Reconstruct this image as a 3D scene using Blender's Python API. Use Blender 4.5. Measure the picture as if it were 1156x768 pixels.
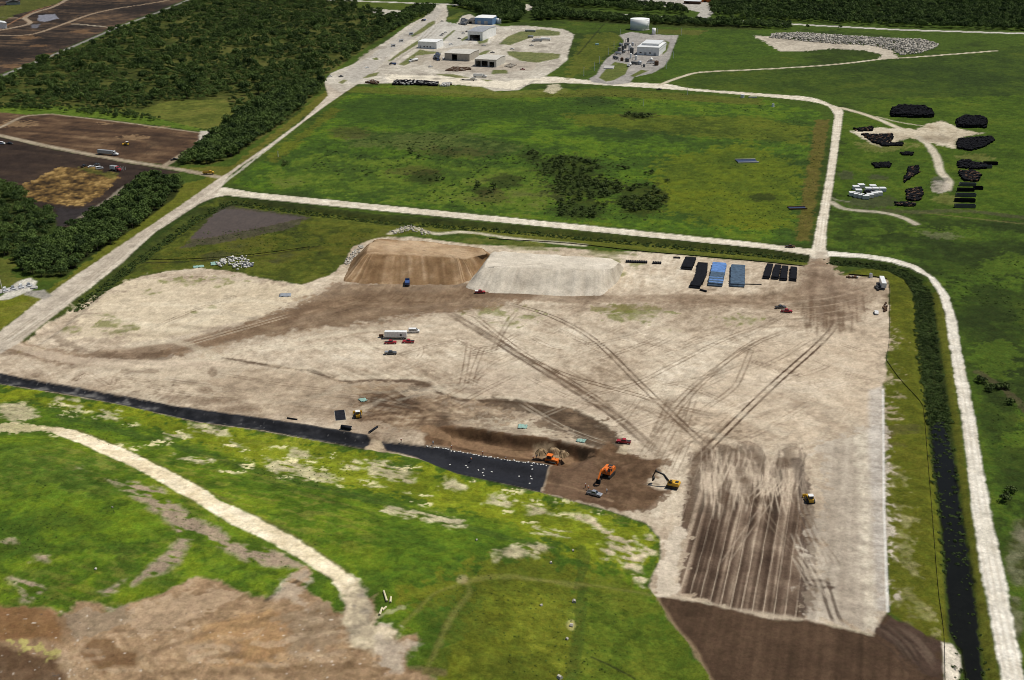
import bpy, bmesh, math, random
import numpy as np
from mathutils import Vector, Matrix

# ------------------------------------------------------------------ camera, sky, sun, exposure
SC = bpy.context.scene
COLL = SC.collection
for o in list(bpy.data.objects):
    bpy.data.objects.remove(o)
CAM_H, PITCH, FPX, IW, IH = 205.0, math.radians(22.5), 1292.0, 1156.0, 768.0
cam = bpy.data.cameras.new('camera')
cam.sensor_width = 36.0
cam.lens = FPX / IW * 36.0
cam.clip_start = 1.0
cam.clip_end = 90000.0
camo = bpy.data.objects.new('camera', cam)
COLL.objects.link(camo)
camo.location = (0, 0, CAM_H)
camo.rotation_euler = (math.pi / 2 - PITCH, 0, 0)
SC.camera = camo

SUN_EL, SUN_AZ = math.radians(62), math.radians(68)      # azimuth clockwise from +Y
world = bpy.data.worlds.new('World')
SC.world = world
world.use_nodes = True
wn = world.node_tree.nodes
bg = wn['Background']
sky = wn.new('ShaderNodeTexSky')
sky.sky_type = 'NISHITA'
sky.sun_disc = False
sky.sun_elevation = SUN_EL
sky.sun_rotation = SUN_AZ
world.node_tree.links.new(sky.outputs[0], bg.inputs[0])
bg.inputs[1].default_value = 0.06
sl = bpy.data.lights.new('sun', 'SUN')
sl.energy = 4.2
sl.angle = math.radians(0.5)
sl.color = (1.0, 0.955, 0.88)
so = bpy.data.objects.new('sun', sl)
COLL.objects.link(so)
sd = Vector((math.sin(SUN_AZ) * math.cos(SUN_EL), math.cos(SUN_AZ) * math.cos(SUN_EL), math.sin(SUN_EL)))
so.rotation_euler = sd.to_track_quat('Z', 'Y').to_euler()
so.location = (0, 0, 400)
SC.view_settings.view_transform = 'Standard'
SC.view_settings.look = 'None'
SC.view_settings.exposure = 0.0
SC.view_settings.gamma = 1.0
SC.view_settings.use_curve_mapping = False
SC.render.engine = 'CYCLES'
SC.cycles.filter_width = 1.0

random.seed(7)
RNG = np.random.default_rng(11)
ALB = 0.88                                            # photo tone to base colour

# ------------------------------------------------------------------ numpy helpers
def c8(r, g, b, k=None):
    v = np.array([r, g, b], dtype=np.float32) / 255.0
    lin = np.where(v <= 0.04045, v / 12.92, ((v + 0.055) / 1.055) ** 2.4)
    return (lin * (ALB if k is None else k)).astype(np.float32)

def hash2(ix, iy, seed):
    h = (ix.astype(np.uint32) * np.uint32(374761393) + iy.astype(np.uint32) * np.uint32(668265263) + np.uint32(seed * 974711 + 13))
    h = (h ^ (h >> np.uint32(13))) * np.uint32(1274126177)
    h = h ^ (h >> np.uint32(16))
    return (h & np.uint32(0xFFFFFF)).astype(np.float32) / np.float32(0x7FFFFF) - 1.0

def vnoise(x, y, seed=0):
    fx = np.floor(x); fy = np.floor(y)
    tx = (x - fx).astype(np.float32); ty = (y - fy).astype(np.float32)
    ix = fx.astype(np.int64); iy = fy.astype(np.int64)
    tx = tx * tx * (3 - 2 * tx); ty = ty * ty * (3 - 2 * ty)
    a = hash2(ix, iy, seed); b = hash2(ix + 1, iy, seed)
    c = hash2(ix, iy + 1, seed); d = hash2(ix + 1, iy + 1, seed)
    return (a + (b - a) * tx) * (1 - ty) + (c + (d - c) * tx) * ty

def fbm(x, y, scale, octv=3, seed=0, gain=0.55):
    s = np.zeros_like(x, dtype=np.float32); a = 1.0; t = 0.0; f = 1.0 / scale
    for k in range(octv):
        ca, sa = math.cos(0.6 * k + 0.3), math.sin(0.6 * k + 0.3)
        s += a * vnoise((x * ca - y * sa) * f, (x * sa + y * ca) * f, seed + 17 * k)
        t += a; a *= gain; f *= 2.03
    return s / t * 1.35

def ss(a, b, x):
    t = np.clip((x - a) / (b - a), 0, 1)
    return t * t * (3 - 2 * t)

CP, SP = math.cos(PITCH), math.sin(PITCH)
def ray(px, py):
    u = (np.asarray(px, dtype=np.float64) - IW / 2) / FPX
    v = (np.asarray(py, dtype=np.float64) - IH / 2) / FPX
    return u, CP - v * SP, -(SP + v * CP)

def flat(pts, z=0.0):
    """photo pixels to the level plane z"""
    a = np.asarray(pts, dtype=np.float64).reshape(-1, 2)
    dx, dy, dz = ray(a[:, 0], a[:, 1])
    dz = np.minimum(dz, -0.03)
    t = (z - CAM_H) / dz
    return np.stack([dx * t, dy * t], 1)

def smooth(pts, closed=False, n=4):
    p = np.asarray(pts, dtype=np.float64)
    m = len(p); out = []
    rng = range(m) if closed else range(m - 1)
    for i in rng:
        g = (lambda k: p[k % m]) if closed else (lambda k: p[min(max(k, 0), m - 1)])
        p0, p1, p2, p3 = g(i - 1), g(i), g(i + 1), g(i + 2)
        for k in range(n):
            t = k / n
            out.append(0.5 * ((2 * p1) + (-p0 + p2) * t + (2 * p0 - 5 * p1 + 4 * p2 - p3) * t * t + (-p0 + 3 * p1 - 3 * p2 + p3) * t ** 3))
    if not closed:
        out.append(p[-1])
    return np.array(out)

def seg_dist(x, y, pts, closed, want_t=False):
    """distance to a polyline (world xy), parity inside when closed, arc position"""
    P = np.asarray(pts, dtype=np.float32)
    n = len(P)
    best = np.full(x.shape, 1e18, dtype=np.float32)
    inside = np.zeros(x.shape, dtype=bool)
    tt = np.zeros(x.shape, dtype=np.float32) if want_t else None
    arc = 0.0
    for i in range(n if closed else n - 1):
        ax, ay = P[i]; bx, by = P[(i + 1) % n]
        ex, ey = bx - ax, by - ay
        L2 = max(float(ex * ex + ey * ey), 1e-9)
        t = np.clip(((x - ax) * ex + (y - ay) * ey) / L2, 0, 1)
        d = (x - ax - t * ex) ** 2 + (y - ay - t * ey) ** 2
        if want_t:
            w = d < best
            tt[w] = arc + t[w] * math.sqrt(L2)
        best = np.minimum(best, d)
        if closed and ay != by:
            c = (ay > y) != (by > y)
            inside ^= c & (x < (bx - ax) * (y - ay) / (by - ay) + ax)
        arc += math.sqrt(L2)
    best = np.sqrt(best)
    if closed:
        best = np.where(inside, best, -best)
    return (best, tt, arc) if want_t else best

# site axes: the pad runs 16.9 degrees clockwise of +Y
AXN = np.array([math.sin(math.radians(16.9)), math.cos(math.radians(16.9))])
AXE = np.array([AXN[1], -AXN[0]])

# ------------------------------------------------------------------ relief of the ground
MOUND = flat([(-330, 372), (-80, 417), (0, 434), (80, 447), (140, 459), (226, 479), (290, 488), (410, 509), (471, 519), (516, 536), (580, 551),
              (612, 560), (690, 580), (728, 594), (743, 610), (743, 631), (729, 661), (739, 678), (758, 708), (779, 735), (798, 770), (840, 860),
              (600, 1000), (-900, 1000)])
PITWALL = flat([(494, 482), (510, 480.5), (531, 482), (580, 490), (630, 496), (655, 502), (678, 508)])
LINW = flat([(-120, 410), (0, 427), (80, 440), (140, 452), (226, 471), (290, 478), (412, 499)])
LINE_ = flat([(434, 503), (481, 511), (516, 522), (580, 534), (616, 541)])
DIT_N = flat([(236, 238), (262, 226), (290, 232), (420, 248), (580, 260), (720, 273), (870, 287), (908, 292)])
DIT_W = flat([(236, 238), (222, 246), (150, 298), (108, 330), (60, 370), (36, 386)])
DIT_E = flat([(941, 295), (975, 298), (1010, 303), (1030, 313), (1042, 330), (1046, 384), (1057, 455), (1064, 512), (1072, 576), (1083, 660),
              (1094, 730), (1100, 768), (1114, 850)])

def H(x, y):
    x = np.asarray(x, dtype=np.float32); y = np.asarray(y, dtype=np.float32)
    z = np.zeros_like(x)
    def near(pl, m):
        return (x > pl[:, 0].min() - m) & (x < pl[:, 0].max() + m) & (y > pl[:, 1].min() - m) & (y < pl[:, 1].max() + m)
    k = near(MOUND, 1)
    if k.any():
        d = seg_dist(x[k], y[k], MOUND, True)
        z[k] += 9.5 * ss(0, 75, d) + 0.02 * np.clip(d - 60, 0, 60)
    k = near(PITWALL, 40)
    if k.any():
        d, t, arc = seg_dist(x[k], y[k], PITWALL, False, True)
        yi = np.interp(x[k], PITWALL[:, 0], PITWALL[:, 1])
        sgn = np.where(y[k] < yi, 1, -1)
        dep = 3.6 * ss(0.2, 5.0, d * sgn) * (1 - ss(9, 24, d)) * ss(0, 14, t) * (1 - ss(arc - 6, arc, t) * 0.8)
        z[k] -= np.where(sgn > 0, dep, 0)
    for pl, w, dep in ((LINW, 4.2, 1.0), (LINE_, 7.0, 1.8), (DIT_N, 9.0, 1.6), (DIT_W, 7.0, 1.5), (DIT_E, 8.0, 1.8)):
        k = near(pl, w + 1)
        if k.any():
            d = seg_dist(x[k], y[k], pl, False)
            z[k] -= dep * (1 - ss(w * 0.25, w, d))
    return z

def G(pts):
    """photo pixels to points on the ground, found along the line of sight"""
    a = np.asarray(pts, dtype=np.float64).reshape(-1, 2)
    z = np.zeros(len(a))
    dx, dy, dz = ray(a[:, 0], a[:, 1])
    dz = np.minimum(dz, -0.03)
    for _ in range(14):
        t = (z - CAM_H) / dz
        z = 0.5 * z + 0.5 * H(dx * t, dy * t)
    t = (z - CAM_H) / dz
    return np.stack([dx * t, dy * t], 1)

def at(px, py):
    p = G([(px, py)])[0]
    return Vector((p[0], p[1], float(H(np.array([p[0]]), np.array([p[1]]))[0])))

def mpp(py):
    return CAM_H / (SP + (py - IH / 2) / FPX * CP) / FPX

# ------------------------------------------------------------------ the ground lattice (finer near the viewer)
NC = 1160
a0, a1, a2 = math.atan2(CAM_H, 212.0), math.atan2(CAM_H, 900.0), math.atan2(CAM_H, 2360.0)
ang = np.concatenate([np.linspace(a0, a1, 640, endpoint=False), np.linspace(a1, a2, 270)])
NR = len(ang)
ys = CAM_H / np.tan(ang)
us = np.linspace(-0.55, 0.55, NC)
YY = np.repeat(ys[:, None], NC, 1).astype(np.float32)
XX = (us[None, :] * (ys * CP + CAM_H * SP)[:, None]).astype(np.float32)
X = XX.ravel(); Y = YY.ravel()
NV = X.size
Z = H(X, Y)
QN = (X * AXN[0] + Y * AXN[1]).astype(np.float32)
QE = (X * AXE[0] + Y * AXE[1]).astype(np.float32)
n150 = fbm(X, Y, 150, 3, 1); n50 = fbm(X, Y, 50, 3, 2); n18 = fbm(X, Y, 18, 3, 3)
n7 = fbm(X, Y, 7, 2, 4); n2 = fbm(X, Y, 2.6, 2, 5); n1 = vnoise(X / 0.9, Y / 0.9, 77)
# streaks: long in one direction of the site
stN = fbm(QE * 1.0, QN * 0.02, 1.5, 2, 21)          # lines along the pad's long side
stN5 = fbm(QE * 1.0, QN * 0.12, 6.0, 3, 22)
stE5 = fbm(QE * 0.10, QN, 6.0, 3, 23)
def dirstreak(deg, sc, seed, k=0.09):
    c_, s_ = math.cos(math.radians(deg)), math.sin(math.radians(deg))
    wx = X + 5.0 * n50; wy = Y + 5.0 * n50
    return fbm(wx * -s_ + wy * c_, (wx * c_ + wy * s_) * k, sc, 2, seed)
sw = [dirstreak(dg, 1.3, 300 + dg) for dg in (5, 40, 75, 130)]
wsel = [np.clip(0.5 + 1.2 * fbm(X, Y, 60, 2, 400 + q), 0, 1) ** 2 for q in range(4)]
SWIRL = sum(a * b for a, b in zip(sw, wsel)) / (sum(wsel) + 0.25)
# patches drawn out along the foot of the landfill slope
_a = flat([(0, 433), (612, 557)]); _d = (_a[1] - _a[0]) / np.linalg.norm(_a[1] - _a[0])
QL = X * _d[0] + Y * _d[1]; QT = -X * _d[1] + Y * _d[0]
nsl = fbm(QL * 0.22, QT, 5.0, 3, 61); nsl2 = fbm(QL * 0.30, QT, 1.6, 2, 62)
BRK = (0.9 * SWIRL + 0.45 * n7 + 0.40 * n2 + 0.2 * n1).astype(np.float32)
NCR = ss(-0.10, 0.12, 0.55 * n18 + 0.4 * n7 + 0.25 * n2) * 2 - 1      # crisp patches
NCF = ss(0.05, 0.22, 0.2 * n18 + 0.5 * n7 + 0.5 * n2)                    # crisp specks
RAG = 0.25 * n18 + 0.35 * n7 + 0.42 * n2 + 0.15 * n1

COL = np.zeros((NV, 3), dtype=np.float32)
CLS = np.zeros(NV, dtype=np.int16)
ROUGHN = np.full(NV, 0.22, dtype=np.float32)

def crisp(i, m):
    """break a soft edge up into streaks and clods"""
    return ss(0.22, 0.78, m + 2.6 * m * (1 - m) * BRK[i])

def lerp(a, b, t):
    return a + (b - a) * t[..., None]

def mixc(n, *cols):
    """spread a noise field over a list of colours"""
    cols = [np.asarray(c) for c in cols]
    t = np.clip((n + 0.75) / 1.5, 0, 0.9999) * (len(cols) - 1)
    i = t.astype(int); f = (t - i).astype(np.float32)
    arr = np.stack(cols)
    return arr[i] + (arr[i + 1] - arr[i]) * f[:, None]

def box_idx(pl, m):
    return np.nonzero((X > pl[:, 0].min() - m) & (X < pl[:, 0].max() + m) & (Y > pl[:, 1].min() - m) & (Y < pl[:, 1].max() + m))[0]

def poly(pts, soft=1.0, rag=1.5, curve=False, field=None, inset=0.0):
    if curve:
        pts = smooth(pts, True)
    pl = G(pts)
    i = box_idx(pl, soft + abs(rag) * 2)
    d = seg_dist(X[i], Y[i], pl, True) - inset + rag * (RAG if field is None else field)[i]
    m = ss(-soft, soft, d)
    return i, (crisp(i, m) if soft >= 2 else m)

def line(pts, width, soft=0.6, rag=0.4, curve=True, taper=False):
    """width in metres"""
    if curve:
        pts = smooth(pts)
    pl = G(pts)
    i = box_idx(pl, width + soft + rag)
    if taper:
        d, t, arc = seg_dist(X[i], Y[i], pl, False, True)
        e = np.minimum(t, arc - t) / (0.18 * arc)
        k = np.clip(e, 0.0, 1.0)
        return i, (1 - ss(-soft, soft, d - width / 2 + rag * RAG[i])) * k
    d = seg_dist(X[i], Y[i], pl, False)
    m = 1 - ss(-soft, soft, d - width / 2 + rag * RAG[i])
    return i, (crisp(i, m) if soft >= 1.5 else m)

ONLY = [None]
def paint(im, col, k=1.0, cls=None, rough=None):
    i, m = im
    if ONLY[0] is not None and cls is None:
        m = m * (CLS[i] == ONLY[0])
    if callable(col):
        col = col(i)
    COL[i] = lerp(COL[i], col, m * k)
    w = i[m > 0.5]
    if cls is not None:
        CLS[w] = cls
    if rough is not None:
        ROUGHN[w] = rough
    return w

def ell(px, py, rx, ry, soft=None, rag=None):
    """a patch round a photo pixel, rx and ry in photo pixels"""
    a = np.linspace(0, 2 * math.pi, 14, endpoint=False)
    pts = np.stack([px + rx * np.cos(a), py + ry * np.sin(a)], 1)
    s = mpp(py)
    return poly(pts, (0.35 * rx * s) if soft is None else soft, (0.5 * rx * s) if rag is None else rag)

STRUCT = []            # (class id, object name, material key, label)
def newcls(name, mat='ground', label=None, thing=None):
    STRUCT.append((name, mat, label, thing))
    return len(STRUCT) - 1

C_GRASS = newcls('ground', 'ground', 'green grassland spreading around the works and out to the horizon')
# --- base: grass over everything
gd, gm, gl, gy = c8(38, 58, 18), c8(50, 76, 20), c8(64, 92, 18), c8(86, 94, 30)
COL[:] = mixc(0.5 * n150 + 0.35 * n50 + 0.3 * n18 + 0.2 * n7, gd, gd, gm, gm, gl)
t = ss(0.35, 0.8, n50 * 0.6 + n18 * 0.5 + n7 * 0.2)
COL[:] = lerp(COL, gy, t * 0.35)

def gcol(*cols, a=0.35, b=0.35, c=0.35, d=0.15):
    return lambda i: mixc(a * n150[i] + b * n50[i] + c * n18[i] + d * n7[i] + 0.14 * NCR[i] + 0.14 * n2[i] + 0.08 * n1[i], *cols)

# ------------------------------------------------------------------ painting the ground: fields
# centre meadow
MEADOW = [(262, 207), (380, 118), (405, 97), (450, 97), (560, 103), (640, 100), (760, 106), (860, 112), (925, 126), (934, 140), (914, 262), (912, 277), (870, 273), (580, 245), (300, 217)]
w = paint(poly(MEADOW, 1.5, 1.5), gcol(c8(37, 61, 20), c8(43, 71, 20), c8(50, 82, 19), c8(61, 95, 17), c8(73, 99, 20), b=0.45))
paint(poly([(360, 128), (420, 110), (560, 112), (680, 118), (760, 128), (640, 132), (520, 136), (430, 140)], 10, 16), c8(39, 67, 19), 0.6)
paint(poly([(300, 200), (350, 175), (470, 180), (600, 190), (640, 222), (600, 240), (430, 225), (320, 214)], 8, 14), gcol(c8(45, 69, 24), c8(56, 86, 20), c8(74, 100, 26), c8(80, 86, 45)), 0.7)
paint(poly([(390, 150), (520, 150), (600, 168), (560, 176), (470, 168), (400, 164)], 8, 14), gcol(c8(37, 58, 22), c8(61, 78, 35), c8(78, 78, 50), c=0.6), 0.55)
paint(poly([(740, 180), (840, 160), (910, 190), (900, 260), (800, 255), (745, 240)], 10, 16), gcol(c8(54, 78, 17), c8(71, 91, 17), c8(86, 97, 19)), 0.75)
paint(poly([(640, 128), (860, 132), (918, 145), (905, 162), (760, 152), (650, 140)], 8, 10), gcol(c8(52, 71, 17), c8(73, 86, 22), c8(91, 91, 32)), 0.55)
paint(poly([(380, 97), (560, 104), (690, 100), (860, 112), (860, 119), (690, 109), (560, 111), (382, 104)], 3, 4), gcol(c8(69, 78, 24), c8(93, 93, 37), c8(56, 76, 20)), 0.6)
paint(poly([(921, 135), (936, 135), (914, 272), (897, 272)], 2, 2), gcol(c8(86, 82, 32), c8(97, 87, 43), c8(78, 78, 28)), 0.9)
paint(poly([(300, 180), (375, 122), (384, 124), (312, 184)], 4, 4), c8(89, 89, 28), 0.5)
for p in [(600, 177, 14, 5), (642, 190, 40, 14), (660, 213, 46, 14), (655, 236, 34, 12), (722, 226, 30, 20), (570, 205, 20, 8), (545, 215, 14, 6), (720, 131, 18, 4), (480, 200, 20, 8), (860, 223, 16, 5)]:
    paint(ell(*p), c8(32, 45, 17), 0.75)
for p in [(395, 150, 25, 6), (555, 222, 18, 8), (470, 192, 30, 5), (520, 172, 40, 5)]:
    paint(ell(*p), c8(65, 58, 33), 0.45)

# north: field beyond, right fields
C_FIELD = C_GRASS
paint(poly([(740, 98), (790, 82), (1000, 66), (1156, 52), (1400, 42), (1400, 120), (1156, 118), (1000, 108), (940, 108), (870, 104)], 4, 6), gcol(c8(35, 56, 19), c8(43, 67, 19), c8(54, 76, 20)), 0.8)
paint(poly([(780, 30), (870, 34), (880, 60), (800, 78), (745, 90), (752, 70), (766, 42)], 4, 6), gcol(c8(41, 67, 19), c8(48, 78, 19), c8(58, 86, 19)), 0.8)
paint(poly([(950, 130), (1000, 112), (1156, 108), (1400, 110), (1400, 250), (1156, 252), (940, 236)], 4, 6), gcol(c8(43, 69, 15), c8(52, 82, 15), c8(67, 91, 19)), 0.8)
paint(poly([(940, 238), (1030, 252), (1156, 248), (1400, 250), (1400, 900), (1165, 860), (1120, 576), (1085, 370), (1060, 312), (1000, 288), (938, 282)], 6, 8),
      gcol(c8(32, 50, 17), c8(39, 61, 17), c8(52, 82, 19), c8(65, 87, 20), b=0.5, c=0.5), 0.9)
for p in [(1010, 265, 60, 8), (1100, 290, 50, 18), (1130, 360, 40, 30), (1140, 440, 30, 12), (1125, 470, 20, 30), (1145, 520, 20, 20)]:
    paint(ell(*p), c8(32, 48, 17), 0.55)
for p in [(1125, 405, 30, 22), (1150, 300, 40, 14), (1060, 262, 40, 6), (1150, 495, 20, 10), (985, 262, 24, 6)]:
    paint(ell(*p), c8(61, 91, 20), 0.55)
paint(line([(1104, 420), (1140, 445), (1175, 480)], 3.5, 1.5, 2), c8(86, 76, 56), 0.6)
for p in [(1150, 630, 14, 30), (1145, 700, 10, 26), (1156, 600, 12, 14)]:
    paint(ell(*p), gcol(c8(89, 78, 58), c8(65, 71, 37), c8(130, 121, 102), c=0.8), 0.6)
paint(poly([(1040, 262), (1070, 262), (1082, 268), (1050, 270)], 2, 6), c8(112, 108, 86), 0.35)

# west of the main road: clearings, verge, brown fields
paint(poly([(185, 112), (260, 104), (285, 112), (262, 132), (242, 148), (200, 140), (170, 132), (120, 126)], 4, 8), gcol(c8(70, 84, 30), c8(92, 100, 40), c8(112, 108, 52), c=0.7), 0.9)
paint(poly([(-60, 122), (60, 122), (170, 132), (236, 148), (218, 147), (100, 132), (-60, 128)], 2, 3), gcol(c8(58, 90, 20), c8(74, 104, 28)), 0.9)
paint(poly([(232, 198), (200, 190), (262, 188), (372, 100), (376, 108), (290, 172), (240, 212)], 2, 2), gcol(c8(86, 92, 28), c8(104, 98, 44)), 0.85)
paint(poly([(70, 318), (206, 208), (238, 200), (242, 210), (98, 305), (54, 338), (36, 334)], 2, 2), gcol(c8(84, 94, 26), c8(100, 100, 38)), 0.9)
paint(poly([(-60, 340), (-40, 335), (0, 336), (20, 328), (48, 338), (0, 372), (-60, 415)], 1.5, 2), gcol(c8(80, 92, 24), c8(98, 106, 28), c8(110, 108, 44)), 0.95)
paint(poly([(-60, 295), (0, 292), (22, 290), (16, 308), (22, 318), (0, 330), (-60, 345)], 2, 3), gcol(c8(60, 78, 24), c8(92, 94, 40)), 0.9)
C_DIRT = newcls('dirt_field', 'sand', 'brown stripped dirt fields beyond the woods on the far left')
ch = lambda i: mixc(0.55 * stE5[i] + 0.5 * n18[i] + 0.25 * n7[i], c8(38, 34, 32), c8(56, 48, 42), c8(80, 66, 54), c8(112, 90, 68))
paint(poly([(-300, 190), (-300, -60), (250, -60), (213, -2), (176, 13), (135, 28), (68, 57), (0, 84)], 2, 3), ch, 1, C_DIRT)
paint(poly([(-60, 40), (0, 8), (30, -2), (76, -2), (60, 6), (20, 16), (-10, 30)], 2, 3), gcol(c8(62, 78, 30), c8(84, 92, 40)), 0.9)
for p in [(55, 17, 30, 3), (20, 60, 40, 6), (100, 8, 40, 4), (5, 62, 20, 9), (60, 48, 26, 5), (160, 10, 28, 6)]:
    paint(ell(*p), c8(38, 34, 32), 0.7)
for p in [(30, 42, 14, 2.5), (92, 36, 12, 2), (60, 62, 12, 2), (15, 75, 14, 2.5), (45, 52, 10, 1.5)]:
    paint(ell(*p), c8(130, 100, 70), 0.45)
paint(poly([(44, 17), (62, 16), (66, 21), (50, 25), (42, 23)], 1, 2), c8(128, 130, 138), 0.9)
paint(poly([(36, 28), (46, 27), (42, 32), (35, 32)], 1, 2), c8(104, 104, 110), 0.8)
paint(line([(-20, 40), (20, 40), (40, 38), (70, 28), (100, 17), (130, 10), (170, 4), (212, -4)], 6, 2, 3), c8(160, 140, 116), 0.75)
paint(line([(-10, 36), (22, 30), (34, 26), (28, 20), (40, 14), (60, 8), (75, 0)], 7, 2, 2), c8(164, 146, 124), 0.7)
paint(line([(-10, 20), (10, 20), (30, 22), (34, 26)], 6, 2, 2), c8(160, 142, 120), 0.6)
paint(line([(80, 27), (105, 29), (132, 32)], 5, 1.5, 2), c8(176, 164, 142), 0.75)
paint(line([(0, 33), (40, 12), (70, 4)], 2.5, 1, 1), c8(150, 110, 80), 0.7)
fieldB = [(-60, 124), (0, 127), (30, 130), (58, 129), (140, 138), (218, 149), (238, 152), (221, 167), (186, 186), (138, 180), (63, 166), (0, 152), (-60, 138)]
paint(poly(fieldB, 1.5, 2), lambda i: mixc(0.5 * stE5[i] + 0.5 * n18[i] + 0.25 * n7[i], c8(54, 43, 36), c8(76, 59, 46), c8(98, 77, 58), c8(122, 100, 76)), 1, C_DIRT)
for p in [(138, 163, 18, 4), (80, 145, 10, 3), (110, 148, 16, 2), (185, 158, 20, 8), (150, 170, 22, 4), (135, 143, 18, 2)]:
    paint(ell(*p), c8(58, 46, 38), 0.6)
for p in [(178, 143, 14, 1.2), (118, 140, 10, 1.2), (150, 155, 16, 2), (20, 140, 20, 4)]:
    paint(ell(*p), c8(150, 124, 92), 0.55)
fieldC = [(-60, 140), (0, 155), (63, 169), (138, 183), (208, 195), (176, 198), (160, 203), (140, 219), (113, 240), (83, 256), (66, 258), (60, 240), (40, 233), (22, 215), (0, 206), (-60, 190)]
paint(poly(fieldC, 1.5, 2), lambda i: mixc(0.5 * stE5[i] + 0.45 * n18[i] + 0.2 * n7[i], c8(44, 36, 32), c8(56, 46, 40), c8(74, 60, 48)), 1, C_DIRT)
paint(poly([(16, 214), (40, 204), (66, 190), (100, 188), (136, 197), (128, 208), (112, 222), (90, 232), (62, 230), (34, 226)], 2, 5),
      lambda i: mixc(0.3 * n18[i] + 0.5 * n7[i] + 0.6 * n2[i], c8(50, 40, 28), c8(84, 66, 40), c8(120, 95, 54), c8(160, 132, 82)), 0.95)
paint(poly([(56, 232), (90, 236), (108, 232), (82, 254), (66, 256)], 2, 3), c8(52, 48, 48), 0.85)
paint(poly([(88, 188), (136, 196), (128, 202), (92, 193)], 2, 3), gcol(c8(64, 80, 28), c8(96, 98, 44)), 0.6)
paint(line([(92, 246), (120, 228), (140, 213), (160, 201)], 5, 1.2, 2), c8(148, 138, 120), 0.7)

# the ground of the woods, dark green to olive
FOREST = [(-200, 128), (-200, 180), (-100, 135), (0, 90), (68, 62), (135, 34), (178, 18), (216, 0), (230, -14), (396, -10), (404, 8), (450, 18), (462, 24), (440, 38), (408, 58), (390, 70), (366, 86), (362, 100), (330, 132), (294, 156), (262, 178), (238, 186), (206, 186), (224, 168), (245, 150), (268, 130), (255, 112), (190, 114), (160, 124), (60, 119), (-60, 119)]
paint(poly(FOREST, 2, 3), gcol(c8(40, 50, 20), c8(54, 66, 24), c8(76, 80, 36), c8(92, 90, 46), b=0.6), 0.9)
BELT = [(160, 203), (178, 197), (206, 208), (198, 223), (150, 259), (100, 291), (74, 312), (50, 314), (24, 306), (15, 292), (50, 272), (83, 256), (113, 241), (141, 220)]
paint(poly(BELT, 1, 1), gcol(c8(30, 42, 16), c8(40, 54, 18)), 0.95)
WESTWOOD = [(-140, 200), (0, 208), (22, 217), (40, 235), (60, 242), (62, 252), (50, 268), (22, 288), (0, 291), (-140, 300)]
paint(poly(WESTWOOD, 1.5, 2), gcol(c8(34, 46, 18), c8(48, 62, 20)), 0.9)
paint(poly([(395, 0), (470, 3), (500, 5), (492, 14), (465, 26), (450, 20), (420, 14), (402, 8)], 2, 3), gcol(c8(50, 72, 20), c8(64, 84, 24)), 0.9)
paint(poly([(418, 10), (456, 12), (450, 18), (420, 15)], 2, 2), c8(186, 180, 166), 0.9)

# ------------------------------------------------------------------ green around the pond and along the ditches
paint(poly([(252, 222), (290, 227), (420, 244), (580, 257), (720, 270), (905, 287), (912, 301), (870, 296), (720, 283), (580, 268), (470, 262), (400, 275), (388, 300), (350, 322), (290, 313), (226, 303), (160, 312), (100, 342), (50, 368), (22, 388), (26, 380), (100, 326), (160, 284), (226, 234)], 1.5, 2),
      gcol(c8(50, 62, 22), c8(62, 76, 22), c8(78, 88, 28), c8(90, 92, 40), c=0.5), 1)
paint(poly([(230, 262), (300, 255), (420, 262), (395, 290), (350, 300), (260, 292), (200, 300), (160, 308), (190, 285)], 3, 5), gcol(c8(46, 58, 22), c8(60, 74, 20), c8(84, 86, 30), c8(56, 60, 34), c=0.6), 0.8)
paint(line([(160, 298), (230, 294), (300, 288), (360, 278)], 1.6, 0.6, 0.3), c8(32, 32, 24), 0.85)
paint(line([(232, 236), (290, 228), (420, 244), (580, 256.5), (720, 269.5), (870, 284), (910, 290)], 9, 1.5, 2, curve=False), gcol(c8(34, 46, 18), c8(46, 60, 20)), 0.9)
paint(line([(300, 248), (420, 256), (580, 265.5), (720, 279), (870, 292.5), (908, 297)], 6, 1.2, 1.2, curve=False), gcol(c8(80, 90, 26), c8(94, 98, 36)), 0.8)
paint(line([(228, 241), (155, 294), (110, 329), (60, 370), (36, 388)], 9, 1.5, 2, curve=False), gcol(c8(40, 56, 20), c8(56, 74, 24)), 0.9)
C_POND = newcls('pond', 'water', 'shallow muddy grey pond in the grass by the road bend')
paint(poly([(222, 262), (240, 242), (252, 235), (300, 238), (352, 245), (330, 258), (280, 268), (230, 278), (208, 280)], 2, 4), c8(74, 68, 56), 0.8)
wp = paint(poly([(214, 270), (228, 255), (240, 243), (252, 237), (268, 236.5), (345, 245.5), (322, 251), (290, 258), (262, 264), (232, 269)], 0.6, 2.0), c8(84, 72, 62), 1, C_POND)
Z[wp] = -0.15

# ------------------------------------------------------------------ east strip and ditch
paint(poly([(949, 311), (985, 303), (1020, 312), (1034, 330), (1037, 384), (1046, 460), (1060, 576), (1070, 716), (1068, 740), (1030, 708), (1004, 692), (998, 576), (996, 432), (1003, 400), (1003, 318)], 0.8, 0.8),
      gcol(c8(66, 76, 20), c8(80, 88, 22), c8(94, 94, 30), b=0.45), 0.95)
paint(poly([(1003, 520), (1016, 520), (1030, 640), (1050, 716), (1030, 708), (1004, 690)], 3, 6), lambda i: mixc(n7[i] * 0.6 + n2[i] * 0.6, c8(80, 88, 24), c8(92, 94, 32), c8(160, 152, 110)), 0.55)
paint(poly([(1060, 330), (1068, 356), (1071, 384), (1084, 472), (1096, 576), (1114, 684), (1132, 780), (1112, 780), (1099, 656), (1086, 576), (1070, 447), (1060, 384), (1052, 332)], 1, 1.2), gcol(c8(72, 80, 22), c8(92, 94, 34)), 0.95)
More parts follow.
